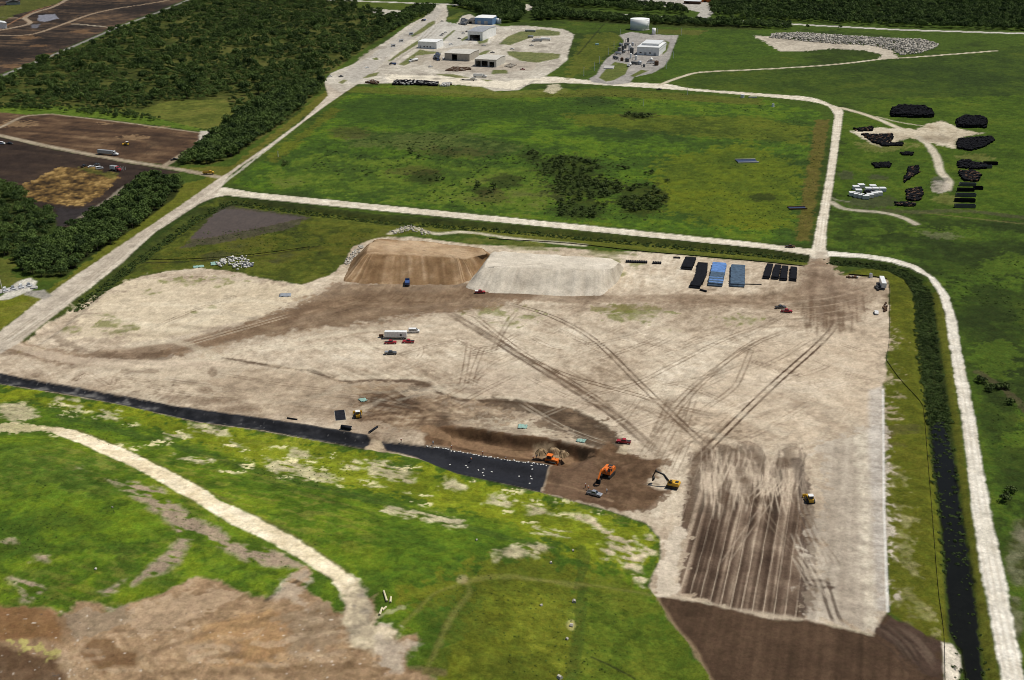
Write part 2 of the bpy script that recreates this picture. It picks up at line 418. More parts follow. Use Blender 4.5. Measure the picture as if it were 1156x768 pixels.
ditchE = [(938, 299), (936, 293), (945, 291), (975, 294), (1006, 298), (1036, 314), (1052, 333), (1060, 384), (1070, 447), (1077, 500), (1086, 576), (1099, 656), (1107, 727), (1113, 775), (1128, 860), (1108, 860), (1089, 775), (1084, 737), (1070, 716), (1067, 661), (1060, 576), (1052, 524), (1045, 459), (1037, 384), (1033, 342), (1022, 317), (992, 304)]
paint(poly(ditchE, 1.0, 1.0), gcol(c8(30, 44, 18), c8(42, 58, 20)), 0.95)
C_DITCH = newcls('ditch_water', 'water', 'black water standing in the drainage ditch on the right')
wd = paint(poly([(1050, 478), (1066, 476), (1079, 530), (1084, 576), (1097, 656), (1105, 727), (1111, 775), (1124, 860), (1110, 860), (1090, 775), (1086, 737), (1074, 716), (1069, 661), (1062, 576), (1054, 520)], 0.5, 1.0), c8(20, 22, 18), 1, C_DITCH)
Z[wd] = np.minimum(Z[wd], -1.35)
Z[wd] = -1.35
# ------------------------------------------------------------------ the sand pad
C_PAD = newcls('sand_pad', 'sand', 'wide graded sand pad criss-crossed by tyre tracks in the middle')
PAD = [(-120, 420), (-40, 404), (0, 390), (22, 390), (53, 365), (95, 343), (143, 318), (160, 312), (191, 306), (226, 303), (260, 306), (290, 313), (340, 322), (373, 311), (388, 297), (398, 278), (430, 268), (470, 268), (530, 276), (580, 278),
       (640, 280), (690, 285), (720, 284), (800, 291), (870, 297), (912, 301), (914, 290), (936, 290), (941, 305), (949, 312), (961, 311), (1001, 315), (1004, 323), (1003.5, 384), (1000, 407), (1001.5, 426), (996.5, 432), (996.5, 484), (998.5, 576),
       (1003, 691), (991, 717), (911, 700), (870, 700), (793, 680), (740, 675), (731, 661), (745, 631), (745, 609), (731, 592), (688, 577), (612, 557), (580, 549), (516, 535), (471, 518), (410, 507), (290, 486), (226, 478), (140, 458), (80, 447), (0, 434), (-120, 416)]
sand = [c8(126, 109, 90), c8(158, 140, 119), c8(184, 167, 145), c8(200, 185, 163), c8(216, 203, 183)]
def sandcol(i):
    return mixc(0.4 * n150[i] + 0.32 * n50[i] + 0.30 * n18[i] + 0.10 * stN5[i] + 0.36 * SWIRL[i] + 0.12 * n7[i] + 0.12 * n2[i] + 0.07 * n1[i] + 0.03, *sand)
pi, pm = poly(PAD, 0.7, 1.2)
paint((pi, pm), sandcol, 1, C_PAD, 0.05)
PADM = np.zeros(NV, dtype=np.float32); PADM[pi] = pm
BR = c8(104, 84, 66); BRD = c8(80, 62, 48); PALE = c8(214, 202, 184)
def brown(i):
    return mixc(0.6 * n18[i] + 0.4 * n7[i] + 0.3 * stE5[i], c8(96, 76, 58), c8(120, 97, 76), c8(142, 118, 94))
# paler graded sand: west lobe, right side
paint(poly([(90, 345), (160, 315), (290, 318), (350, 330), (300, 360), (180, 385), (90, 380)], 8, 8), c8(204, 188, 160), 0.6)
paint(poly([(840, 400), (995, 370), (995, 470), (920, 490), (800, 500), (780, 440)], 14, 10), c8(190, 170, 146), 0.5)
paint(poly([(120, 400), (300, 410), (420, 440), (380, 470), (150, 440)], 10, 10), c8(196, 180, 156), 0.5)
paint(poly([(540, 400), (640, 440), (720, 480), (690, 470), (600, 455), (520, 440)], 8, 8), c8(178, 160, 140), 0.5)
# green weeds coming through
for p in [(560, 352, 40, 5), (720, 355, 36, 8), (690, 350, 20, 4), (760, 372, 12, 2), (830, 362, 30, 5), (245, 323, 5, 2), (300, 328, 5, 2), (238, 347, 6, 2), (219, 353, 4, 2), (130, 370, 22, 8), (120, 355, 14, 4), (210, 318, 24, 4), (255, 317, 24, 3), (160, 330, 20, 3), (720, 300, 9, 5), (700, 308, 6, 4), (30, 396, 16, 3), (80, 372, 10, 4), (30, 382, 10, 4), (570, 365, 22, 3), (600, 358, 20, 3)]:
    i, m = ell(*p)
    paint((i, m * np.clip(0.4 + n7[i] * 1.2 + n2[i] * 0.8, 0, 1)), gcol(c8(84, 92, 30), c8(110, 112, 50)), 0.75)
# haul bands
paint(line([(928, 316), (900, 334), (860, 338), (760, 337), (650, 338), (580, 334)], 13, 5, 5), brown, 0.55)
paint(line([(900, 348), (820, 344), (740, 346), (650, 348), (560, 346), (480, 352), (400, 358)], 9, 6, 5), brown, 0.35)
paint(line([(590, 334), (540, 330), (480, 338), (400, 340), (350, 350), (300, 366), (250, 380), (170, 398), (80, 404), (20, 392)], 16, 8, 6), brown, 0.75)
paint(poly([(378, 318), (400, 318), (520, 318), (560, 328), (590, 340), (520, 352), (430, 360), (340, 372), (250, 388), (180, 402), (220, 385), (300, 358), (350, 338)], 5, 6), brown, 0.75)
for p in [(415, 345, 18, 4), (478, 341, 12, 3), (380, 365, 26, 3), (425, 362, 22, 2.5), (178, 403, 22, 5), (300, 372, 40, 4), (120, 405, 40, 3), (440, 332, 40, 4)]:
    paint(ell(*p), BRD, 0.6)
paint(line([(60, 380), (110, 400), (200, 396), (300, 374), (400, 350)], 5, 3, 3), BR, 0.45)
paint(line([(110, 410), (200, 410), (330, 385), (420, 372)], 4, 3, 2), c8(206, 192, 168), 0.5)
paint(line([(20, 390), (60, 402), (120, 409), (250, 412)], 8, 3, 2), c8(198, 180, 158), 0.6)
# dark throat under the crossing
paint(poly([(915, 296), (936, 296), (944, 310), (962, 318), (976, 340), (972, 362), (950, 360), (930, 372), (912, 350), (905, 330), (908, 312)], 4, 6),
      lambda i: mixc(0.7 * stN5[i] + 0.5 * n7[i] + 0.3 * n18[i], c8(98, 80, 64), c8(128, 108, 90), c8(160, 140, 118)), 0.8)
for k in range(26):
    x0 = random.uniform(905, 975); y0 = random.uniform(330, 352)
    paint(line([(x0, y0), (x0 + random.uniform(-3, 4), y0 + random.uniform(16, 44))], 0.9, 0.8, 0.4, taper=True), BR, 0.6)
for k in range(9):
    y0 = 322 + k * 4
    paint(line([(985, y0 + random.uniform(-4, 4)), (940, y0 + 10), (900, y0 + 14), (850, y0 + 16)], 0.8, 0.6, 0.3, taper=True), c8(178, 158, 136) if k % 2 else BR, 0.5)
# curved cut line and lower terrace
cut = [(252, 404), (300, 412), (330, 417), (352, 419), (385, 431), (415, 430), (440, 430), (478, 432), (497, 443), (520, 451), (556, 453), (582, 455), (630, 462), (662, 472), (684, 482)]
paint(line(cut, 2.4, 0.8, 1.2), BRD, 0.85)
paint(line([(p[0], p[1] - 4) for p in cut[4:]], 4.0, 2.0, 1.5), c8(212, 198, 174), 0.45)
paint(poly([(300, 414), (385, 433), (478, 434), (500, 446), (540, 456), (520, 468), (490, 482), (420, 486), (330, 470), (250, 455), (230, 430)], 6, 8), lambda i: mixc(0.6 * n18[i] + 0.5 * n7[i] + 0.3 * n2[i], c8(122, 104, 86), c8(154, 134, 112), c8(182, 164, 140)), 0.65)
paint(poly([(398, 440), (440, 445), (470, 448), (492, 470), (500, 482), (470, 478), (430, 478), (408, 470)], 5, 9), lambda i: mixc(0.7 * n18[i] + 0.6 * n7[i], c8(64, 50, 38), c8(88, 69, 52), c8(132, 110, 86)), 0.95)
paint(line([(478, 436), (456, 446), (440, 456), (424, 466), (415, 470)], 8, 4, 5), BRD, 0.85)
paint(line([(436, 446), (470, 462), (500, 482)], 7, 4, 5), BRD, 0.75)
paint(line([(410, 468), (450, 474), (480, 482), (500, 492), (540, 500)], 8, 3, 3), brown, 0.8)
paint(line([(556, 455), (600, 460), (640, 468), (670, 482), (692, 500)], 10, 4, 5), c8(80, 65, 51), 0.85)
paint(poly([(596, 458), (640, 466), (684, 480), (692, 500), (672, 502), (640, 490), (612, 470)], 4, 8), lambda i: mixc(0.7 * n18[i] + 0.6 * n7[i], c8(68, 56, 45), c8(92, 76, 60), c8(140, 120, 98)), 0.95)
paint(poly([(500, 462), (560, 466), (620, 480), (640, 490), (600, 490), (540, 480), (500, 478)], 5, 6), c8(200, 186, 162), 0.6)
for p in [(492, 452, 20, 5), (505, 474, 8, 3), (540, 458, 12, 2), (215, 432, 12, 3), (232, 440, 10, 5), (255, 452, 20, 3), (240, 420, 5, 6), (270, 462, 20, 3), (160, 420, 20, 2), (200, 431, 8, 2), (40, 424, 6, 3)]:
    paint(ell(*p), BR, 0.55)
paint(poly([(392, 436), (450, 438), (500, 452), (560, 462), (600, 470), (560, 476), (500, 484), (440, 482), (404, 474)], 5, 10), lambda i: mixc(0.8 * SWIRL[i] + 0.5 * n7[i] + 0.3 * n2[i], c8(66, 52, 40), c8(96, 77, 60), c8(146, 124, 100), c8(184, 166, 142)), 0.8)
paint(poly([(590, 456), (650, 466), (690, 482), (704, 506), (676, 508), (640, 494), (606, 476)], 4, 8), lambda i: mixc(0.8 * SWIRL[i] + 0.5 * n7[i] + 0.3 * n2[i], c8(58, 47, 37), c8(80, 65, 51), c8(120, 100, 80)), 0.8)
paint(poly([(340, 340), (400, 322), (520, 326), (560, 340), (480, 356), (400, 366), (300, 384), (200, 402), (230, 386), (300, 362)], 8, 10), lambda i: mixc(0.8 * SWIRL[i] + 0.5 * n7[i], c8(92, 73, 56), c8(122, 100, 78), c8(160, 138, 112)), 0.55)
# diagonal tracks: pairs of wheel lines
def track(pts, gap=2.2, wid=0.8, col=BR, k=0.75, soft=0.35, rag=0.25):
    k = min(1.0, k * 1.35)
    p = G(smooth(pts, n=6))
    tng = np.gradient(p, axis=0); L = np.linalg.norm(tng, axis=1, keepdims=True); nrm = np.stack([-tng[:, 1], tng[:, 0]], 1) / np.maximum(L, 1e-6)
    for s in (-1, 1):
        q = p + nrm * gap * 0.5 * s
        i = box_idx(q, wid + soft)
        d, t_, arc = seg_dist(X[i], Y[i], q, False, True)
        e = np.clip(np.minimum(t_, arc - t_) / (0.12 * arc), 0, 1)
        m = (1 - ss(-soft, soft, d - wid / 2 + rag * RAG[i])) * e * PADM[i]
        COL[i] = lerp(COL[i], col, m * k * np.clip(0.85 + 0.5 * n7[i], 0.3, 1))
paint(line([(505, 352), (560, 385), (582, 399), (663, 449), (700, 474), (745, 514)], 4.5, 2.5, 1.5), BR, 0.35)
track([(505, 352), (560, 385), (582, 399), (663, 449), (700, 474), (745, 514)], 3.4, 1.6, BRD, 0.6)
track([(530, 352), (585, 395), (668, 446), (706, 476)], 2.4, 0.9)
track([(560, 340), (620, 356), (672, 385), (720, 431), (766, 475), (802, 508)], 2.6, 1.0, BRD, 0.7)
track([(945, 362), (929, 384), (866, 441), (801, 505), (770, 540)], 2.8, 1.0, BRD, 0.75)
track([(580, 398), (640, 424), (720, 446), (760, 459), (822, 472)], 2.4, 0.9)
track([(880, 360), (816, 384), (760, 412), (715, 434), (650, 450)], 2.2, 0.8, BR, 0.55)
track([(870, 375), (830, 400), (781, 444), (748, 486)], 2.2, 0.8, BR, 0.5)
track([(900, 370), (851, 389), (790, 430), (750, 470)], 2.2, 0.8, BR, 0.5)
track([(850, 390), (838, 420), (826, 440), (790, 465)], 2.2, 0.8, BR, 0.5)
track([(530, 385), (526, 412), (520, 440)], 2.2, 0.7, BR, 0.5)
track([(545, 392), (535, 418), (530, 440)], 2.2, 0.7, BR, 0.5)
track([(575, 400), (548, 415), (532, 438)], 2.2, 0.7, BR, 0.4)
track([(585, 350), (570, 370), (555, 400)], 2.2, 0.8, BR, 0.4)
track([(110, 420), (90, 425), (84, 430), (100, 420)], 1.8, 0.6, BR, 0.5)
track([(130, 425), (125, 436), (110, 428), (100, 422)], 1.8, 0.6, BR, 0.4)
track([(475, 392), (476, 398), (472, 404)], 1.8, 0.6, BR, 0.5)
track([(330, 355), (270, 372), (200, 392)], 3.0, 0.9, c8(200, 184, 160), 0.5)
track([(280, 330), (220, 350), (160, 375)], 2.0, 0.7, BR, 0.5)
for k in range(95):
    x0 = random.uniform(480, 960); y0 = random.uniform(345, 480); a = random.uniform(-1, 1); L = random.uniform(30, 110)
    dx = L * (1 if a > 0 else -1); dy = abs(L) * random.uniform(0.15, 0.55)
    track([(x0, y0), (x0 + dx * 0.5, y0 + dy * 0.55 + random.uniform(-4, 4)), (x0 + dx, y0 + dy)], 2.2, 0.7, BR if k % 4 else c8(206, 192, 170), random.uniform(0.2, 0.5))
for k in range(22):
    x0 = random.uniform(60, 420); y0 = random.uniform(405, 465); L = random.uniform(40, 120)
    track([(x0, y0), (x0 + L * 0.5, y0 + L * 0.06 + random.uniform(-3, 3)), (x0 + L, y0 + L * 0.14)], 2.0, 0.6, BR if k % 2 else c8(208, 194, 172), random.uniform(0.15, 0.4))
# finish near the crossing of tracks
for k in range(14):
    x0 = random.uniform(690, 800); y0 = random.uniform(480, 540)
    track([(x0, y0), (x0 + random.uniform(15, 40), y0 - random.uniform(20, 50))], 2.2, 0.7, BR, 0.35)

# broad sweeps of darker and paler sand left by the graders
for k in range(34):
    x0 = random.uniform(480, 960); y0 = random.uniform(350, 485); a = random.choice((-1, 1)); L = random.uniform(50, 150)
    paint(line([(x0, y0), (x0 + a * L * 0.5, y0 + L * random.uniform(0.05, 0.25)), (x0 + a * L, y0 + L * random.uniform(0.2, 0.5))], random.uniform(3, 7), 4.0, 3.0), BR if k % 3 else c8(214, 202, 180), random.uniform(0.12, 0.28))
for k in range(26):
    x0 = random.uniform(40, 400); y0 = random.uniform(330, 470); L = random.uniform(50, 140)
    paint(line([(x0, y0), (x0 + L * 0.5, y0 + random.uniform(-6, 6)), (x0 + L, y0 + L * random.uniform(-0.2, 0.15))], random.uniform(3, 7), 4.0, 3.0), BR if k % 2 else c8(216, 204, 180), random.uniform(0.12, 0.3))
# turning circles
for k in range(14):
    x0 = random.uniform(540, 980); y0 = random.uniform(350, 500); r0 = random.uniform(10, 26); a0_ = random.uniform(0, 6.3)
    track([(x0 + r0 * math.cos(a0_ + t_), y0 + 0.4 * r0 * math.sin(a0_ + t_)) for t_ in np.linspace(0, random.uniform(1.5, 3.2), 7)], 2.2, 0.6, BR, random.uniform(0.2, 0.4))
# ribbed ploughed strip and pale bench at lower right
C_PLOUGH = C_PAD
plough = [(783, 516), (800, 506), (852, 500), (872, 516), (884, 506), (904, 508), (914, 524), (917, 576), (916, 640), (911, 699), (870, 699), (793, 680), (765, 668), (768, 640), (772, 600)]
def plcol(i):
    s = 0.75 * stN[i] + 0.35 * stN5[i] + 0.25 * n7[i]
    return mixc(s, c8(62, 49, 40), c8(76, 61, 50), c8(96, 79, 66), c8(124, 106, 90), c8(166, 148, 128))
i, m = poly(plough, 2.0, 5.0)
fade = 0.62 + 0.38 * ss(520, 590, (lambda yy: yy)(np.interp(Y[i], [flat([(840, 690)])[0][1], flat([(840, 500)])[0][1]], [690, 500])) + 26 * n18[i])
paint((i, m * fade), plcol, 1.0)
period = 3.15
lines_m = np.clip(1.15 - np.abs(((QE[i] + 0.12 * n7[i]) / period) % 1.0 - 0.5) * 11.0, 0, 1) * np.clip(0.75 + 0.6 * n18[i], 0, 1)
COL[i] = lerp(COL[i], c8(192, 174, 152), lines_m * m * 0.6 * fade)
for k in range(44):
    x0 = random.uniform(790, 908); y0 = random.uniform(500, 535)
    track([(x0, y0), (x0 + random.uniform(-6, 6), y0 + 14), (x0 + random.uniform(-16, 14), y0 + random.uniform(30, 60))], 2.0, 0.6, c8(196, 178, 156), 0.55)
track([(872, 560), (850, 590), (815, 640)], 2.2, 0.5, c8(176, 158, 138), 0.35)
track([(830, 530), (870, 590), (912, 640), (930, 660)], 2.2, 0.5, c8(150, 132, 112), 0.3)
for k in range(24):
    x0 = random.uniform(795, 900); y0 = random.uniform(500, 570)
    paint(ell(x0, y0, random.uniform(4, 10), random.uniform(4, 12)), BRD, 0.4)
paint(line([(787, 512), (780, 545), (776, 590)], 2.8, 1.2, 1), c8(104, 86, 70), 0.7)
paint(line([(899, 520), (906, 545), (912, 590), (913, 640), (912, 690)], 4.5, 2, 2), c8(84, 72, 64), 0.6)
paint(poly([(922, 500), (996, 480), (998, 576), (1002, 690), (990, 714), (914, 697), (918, 590), (930, 540)], 5, 5),
      lambda i: mixc(0.55 * stN5[i] + 0.3 * n18[i] + 0.3 * stN[i], c8(150, 138, 123), c8(175, 163, 147), c8(196, 185, 168)), 0.85)
paint(poly([(966, 490), (976, 490), (982, 600), (992, 712), (976, 708), (972, 600)], 1.9, 2), lambda i: mixc(0.5 * n2[i] + 0.5 * stN5[i] + 0.3 * n7[i], c8(176, 164, 146), c8(200, 188, 168), c8(214, 204, 184)), 0.65)
paint(poly([(980, 440), (997, 436), (998.5, 576), (1002, 690), (990, 690), (984, 576)], 1.5, 1), lambda i: mixc(0.8 * fbm(QE[i] * 0.3, QN[i], 1.6, 2, 91), c8(150, 142, 134), c8(178, 170, 160), c8(196, 188, 178)), 0.75)
paint(line([(996.8, 440), (998, 576), (1002, 690)], 0.8, 0.3, 0.2, curve=False), c8(226, 222, 214), 0.7)
paint(poly([(740, 672), (765, 672), (763, 650), (775, 600), (764, 596), (750, 612), (748, 634), (736, 660)], 2, 2), c8(204, 190, 170), 0.8)
track([(928, 650), (940, 690), (948, 706)], 2.4, 1.1, c8(104, 92, 80), 0.8)
for k in range(9):
    x0 = random.uniform(914, 936); y0 = random.uniform(655, 664)
    paint(line([(x0, y0), (x0 + random.uniform(3, 8), y0 + random.uniform(-3, 3))], 1.0, 0.5, 0.4), c8(80, 66, 56), 0.8)
for k in range(10):
    x0 = random.uniform(890, 925); y0 = random.uniform(560, 640)
    track([(x0, y0), (x0 + random.uniform(14, 26), y0 + random.uniform(30, 60))], 1.8, 0.6, c8(196, 182, 162) if k % 2 else BR, 0.35)
paint(line([(765, 676), (830, 690), (900, 700), (950, 711), (990, 720)], 3.4, 1.2, 1.5), c8(190, 174, 152), 0.75)

# pale lane and weeds behind the heaps
paint(line([(440, 264), (463, 257), (491, 264), (526, 262), (580, 269.5), (660, 277)], 4, 1.2, 1.2), c8(206, 196, 172), 0.85)
i, m = poly([(478, 266), (560, 270), (690, 284), (720, 287), (700, 296), (640, 284), (560, 282)], 2, 4)
paint((i, m * np.clip(0.5 + n18[i] + n7[i], 0, 1)), gcol(c8(78, 86, 32), c8(104, 106, 50)), 0.8)
# excavation
C_PIT = newcls('excavation', 'sand', 'brown dug-out working area beside the end of the black liner')
pitp = [(494, 482), (510, 480.5), (531, 482), (580, 490), (630, 496), (655, 502), (678, 507), (690, 500), (700, 505), (721, 516), (746, 521), (742, 533), (726, 547), (753, 554), (742, 564), (730, 574), (700, 578), (688, 574), (612, 556), (622, 525), (580, 520), (516, 509), (481, 502), (478, 494)]
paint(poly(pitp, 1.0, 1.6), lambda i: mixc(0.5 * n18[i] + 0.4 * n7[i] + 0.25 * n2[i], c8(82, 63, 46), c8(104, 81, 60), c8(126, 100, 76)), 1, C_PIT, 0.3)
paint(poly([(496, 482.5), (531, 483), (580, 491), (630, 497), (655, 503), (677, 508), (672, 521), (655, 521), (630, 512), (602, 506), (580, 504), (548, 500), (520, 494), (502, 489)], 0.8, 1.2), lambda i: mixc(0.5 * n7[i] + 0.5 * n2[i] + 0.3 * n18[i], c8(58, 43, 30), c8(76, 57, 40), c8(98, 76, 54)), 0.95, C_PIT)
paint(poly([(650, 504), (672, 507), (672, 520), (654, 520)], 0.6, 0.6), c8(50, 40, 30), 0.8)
paint(poly([(622, 526), (660, 520), (680, 530), (700, 560), (690, 576), (612, 556)], 2, 2), lambda i: mixc(0.5 * n18[i] + 0.3 * n7[i], c8(88, 68, 52), c8(104, 82, 64), c8(118, 96, 76)), 0.9)
paint(line([(618, 545), (650, 552), (690, 566)], 1.0, 0.4, 0.5), c8(140, 116, 90), 0.7)
paint(line([(484, 484), (520, 500), (580, 513), (640, 520)], 6, 2.5, 2), c8(146, 118, 90), 0.6)
for k in range(22):
    x0 = random.uniform(672, 735); y0 = random.uniform(524, 568)
    paint(line([(x0, y0), (x0 + random.uniform(5, 14), y0 + random.uniform(-4, 4)), (x0 + random.uniform(12, 24), y0 + random.uniform(-6, 8))], 0.9, 0.5, 0.4, taper=True), c8(72, 55, 42) if k % 2 else c8(150, 126, 102), 0.5)
paint(poly([(602, 504), (615, 500), (640, 506), (642, 514), (620, 520), (604, 514)], 1, 1.5), c8(160, 140, 112), 0.7)
paint(poly([(672, 512), (700, 506), (722, 516), (748, 520), (744, 532), (728, 546), (756, 554), (744, 566), (726, 578), (700, 574), (680, 560)], 2.6, 4.5), lambda i: mixc(0.6 * SWIRL[i] + 0.4 * n7[i] + 0.3 * n2[i], c8(70, 54, 40), c8(94, 74, 56), c8(120, 97, 75)), 0.85)
paint(poly([(700, 504), (710, 502), (707, 513), (696, 511)], 0.6, 0.6), c8(196, 180, 152), 0.85)

# bottom right topsoil
C_SOIL = newcls('topsoil', 'sand', 'dark brown graded topsoil in the lower right corner of the pad')
soil = [(741, 675), (765, 676), (793, 681), (870, 700), (911, 701), (985, 718), (992, 706), (994, 697), (1001, 692), (1021, 704), (1041, 714), (1064, 727), (1067, 768), (1072, 860), (860, 860), (801, 767), (781, 732), (760, 707)]
paint(poly(soil, 0.8, 1.2), lambda i: mixc(0.45 * stN[i] + 0.25 * stN5[i] + 0.3 * n18[i], c8(64, 50, 38), c8(78, 61, 47), c8(92, 73, 57)), 1, C_SOIL, 0.08)
paint(poly([(1001, 692), (1041, 714), (1064, 727), (1067, 768), (1050, 768), (1020, 735), (992, 715)], 2, 3), c8(70, 56, 48), 0.7)
for k in range(16):
    x0 = random.uniform(985, 1020); y0 = random.uniform(700, 722)
    paint(line([(x0, y0), (x0 + 22, y0 + 16), (x0 + 40, y0 + 40)], 0.9, 0.5, 0.4, taper=True), c8(104, 88, 74) if k % 2 else c8(52, 42, 36), 0.5)
paint(line([(741, 676), (760, 706), (781, 731), (801, 767)], 1.8, 0.8, 0.8), c8(150, 128, 100), 0.7)
paint(poly([(1064, 726), (1074, 728), (1083, 740), (1085, 755), (1079, 770), (1083, 800), (1068, 800)], 0.6, 0.8), c8(206, 196, 178), 1)
# ------------------------------------------------------------------ landfill slope (bottom left)
C_SLOPE = newcls('landfill_slope', 'ground', 'bright green grassed landfill slope filling the lower left')
slope = [(-200, 400), (-80, 418), (0, 434), (80, 447), (140, 458), (226, 478), (290, 486), (410, 508), (436, 510), (471, 518), (516, 535), (580, 549), (612, 557), (690, 578), (728, 592), (744, 609), (744, 631), (730, 661), (741, 676), (760, 707), (781, 732), (801, 768), (850, 860), (-300, 900)]
paint(poly(slope, 0.6, 0.8), gcol(c8(48, 86, 20), c8(60, 100, 20), c8(76, 116, 18), c8(92, 126, 18), a=0.3, b=0.4, c=0.45, d=0.25), 1, C_SLOPE, 0.2)
# yellow-green outer berm face
ONLY[0] = C_SLOPE
paint(poly([(0, 436), (140, 460), (290, 489), (410, 511), (516, 538), (612, 560), (690, 580), (728, 594), (742, 612), (742, 634), (700, 640), (640, 632), (560, 585), (470, 568), (360, 545), (250, 510), (120, 470), (0, 452)], 5, 8),
      gcol(c8(84, 112, 16), c8(104, 128, 18), c8(122, 140, 32), c=0.5), 0.75)
paint(poly([(0, 470), (60, 462), (130, 472), (230, 505), (330, 540), (470, 575), (560, 590), (600, 610), (520, 640), (440, 650), (380, 620), (280, 560), (180, 520), (90, 480), (40, 480)], 6, 8), gcol(c8(50, 88, 18), c8(62, 104, 18), c8(84, 120, 20)), 0.75)
paint(line([(70, 470), (200, 504), (330, 542), (470, 578), (560, 604), (600, 614)], 5, 3, 3), c8(44, 80, 26), 0.6)
paint(line([(30, 452), (120, 478), (250, 522), (330, 553), (420, 580)], 3, 2, 2), c8(46, 78, 22), 0.45)
paint(poly([(470, 660), (530, 640), (620, 622), (690, 650), (735, 672), (800, 768), (840, 850), (450, 850), (490, 720)], 8, 8), gcol(c8(70, 88, 20), c8(86, 98, 24), c8(102, 104, 34), c=0.4), 0.75)
paint(poly([(645, 655), (700, 652), (736, 676), (800, 768), (830, 830), (640, 830), (650, 740)], 5, 8), gcol(c8(44, 80, 18), c8(56, 94, 20), c8(78, 104, 24)), 0.75)
paint(poly([(480, 690), (540, 660), (520, 720), (480, 768), (470, 768)], 4, 6), c8(44, 82, 20), 0.6)
paint(line([(658, 620), (656, 680), (650, 740), (640, 800)], 3.6, 2, 2), c8(44, 74, 22), 0.6)
def bare(pts, col=c8(178, 164, 136), k=0.85, rag=5, soft=1.5):
    i, m = poly(pts, soft, rag)
    paint((i, m * ss(-0.30, 0.10, nsl[i] * 0.6 + nsl2[i] * 0.6 + n2[i] * 0.3 + 0.1)), lambda j: mixc(0.5 * n18[j] + 0.5 * n2[j], c8(146, 132, 106), c8(172, 158, 130), c8(198, 184, 154)) if col is None else col, k)
for p in [[(60, 448), (90, 452), (92, 464), (64, 458)], [(110, 462), (134, 466), (134, 474), (112, 470)], [(180, 484), (206, 484), (216, 494), (190, 496)], [(210, 476), (250, 482), (262, 492), (226, 490)],
          [(250, 496), (270, 498), (276, 508), (256, 506)], [(300, 518), (340, 524), (375, 536), (384, 546), (340, 542), (306, 530)], [(330, 508), (360, 514), (356, 518), (330, 514)], [(412, 516), (450, 524), (470, 532), (462, 546), (440, 542), (420, 536)],
          [(390, 520), (405, 524), (400, 530), (388, 526)], [(500, 538), (530, 552), (520, 556), (496, 548)], [(556, 560), (580, 566), (574, 574), (554, 568)], [(440, 572), (470, 580), (460, 584), (438, 578)], [(480, 578), (520, 588), (516, 596), (484, 588)],
          [(0, 456), (30, 454), (40, 470), (20, 478), (0, 470)], [(596, 570), (626, 572), (622, 582), (598, 582)], [(560, 620), (610, 614), (626, 618), (590, 628), (562, 632)], [(602, 596), (640, 602), (646, 608), (606, 602)], [(200, 513), (236, 520), (230, 524), (200, 518)]]:
    bare(p, None, 0.75, 4)
bare([(640, 580), (664, 586), (690, 600), (712, 612), (724, 632), (712, 640), (718, 650), (706, 640), (696, 624), (684, 634), (680, 620), (682, 606), (668, 592)], None, 0.95, 4)
bare([(716, 612), (732, 604), (742, 614), (742, 628), (726, 628)], None, 0.85, 4)
bare([(708, 636), (722, 634), (730, 658), (726, 664), (716, 650)], None, 0.85, 3)
for k in range(60):
    t_ = random.random()
    x0 = 60 + 620 * t_; y0 = 462 + 112 * t_ + random.uniform(-6, 34)
    i, m = ell(x0, y0, random.uniform(3, 14), random.uniform(1, 4))
    paint((i, m * ss(0.05, 0.3, nsl2[i] + 0.5 * n1[i])), c8(200, 190, 146), 0.85)
# bare lower patches
for p in [[(120, 541), (150, 545), (182, 552), (190, 566), (210, 574), (216, 584), (245, 598), (258, 612), (300, 622), (330, 628), (345, 640), (310, 640), (280, 634), (252, 618), (232, 608), (210, 612), (206, 628), (190, 646), (165, 652), (150, 660), (156, 650), (190, 620), (204, 608), (196, 596), (180, 580), (150, 560)],
          [(114, 668), (136, 656), (142, 654), (136, 664), (120, 672)], [(12, 652), (24, 652), (44, 660), (54, 664), (44, 674), (34, 682), (22, 680), (26, 668)], [(84, 526), (94, 526), (96, 533), (86, 533)], [(40, 628), (56, 626), (54, 634), (42, 633)], [(0, 612), (16, 608), (20, 614), (0, 618)]]:
    bare(p, c8(150, 130, 112), 0.9, 2.5)
paint(poly([(0, 505), (60, 500), (130, 520), (100, 560), (40, 560), (0, 550)], 8, 8), c8(58, 96, 28), 0.5)
for p in [(60, 560, 30, 10), (150, 600, 40, 14), (110, 630, 30, 10), (250, 650, 30, 8), (300, 655, 30, 8)]:
    paint(ell(*p), c8(76, 120, 18), 0.5)
for p in [(90, 590, 30, 8), (60, 585, 26, 10), (140, 640, 20, 8), (180, 660, 20, 6), (30, 620, 20, 6)]:
    paint(ell(*p), c8(44, 78, 22), 0.45)
ONLY[0] = None
# bare landfill top
C_TOP = newcls('landfill_top', 'sand', 'bare brown and grey waste cover in the bottom left corner')
top = [(-200, 685), (-20, 682), (0, 684), (40, 684), (66, 694), (80, 690), (86, 680), (112, 680), (124, 690), (140, 684), (168, 674), (190, 666), (215, 656), (232, 652), (256, 658), (275, 668), (300, 675), (316, 668), (330, 648), (346, 640), (354, 648), (345, 660), (355, 672), (372, 684), (386, 692), (390, 676), (425, 670), (428, 690), (424, 706), (444, 708), (448, 722), (470, 716), (476, 722), (462, 738), (460, 752), (490, 768), (500, 860), (-300, 900)]
def topcol(i):
    return mixc(0.4 * n50[i] + 0.4 * n18[i] + 0.25 * n7[i] + 0.22 * n2[i] + 0.3 * SWIRL[i] + 0.1 * n1[i], c8(112, 92, 70), c8(138, 115, 90), c8(160, 136, 108), c8(180, 158, 132))
paint(poly(top, 1.0, 2.0), topcol, 1, C_TOP, 0.16)
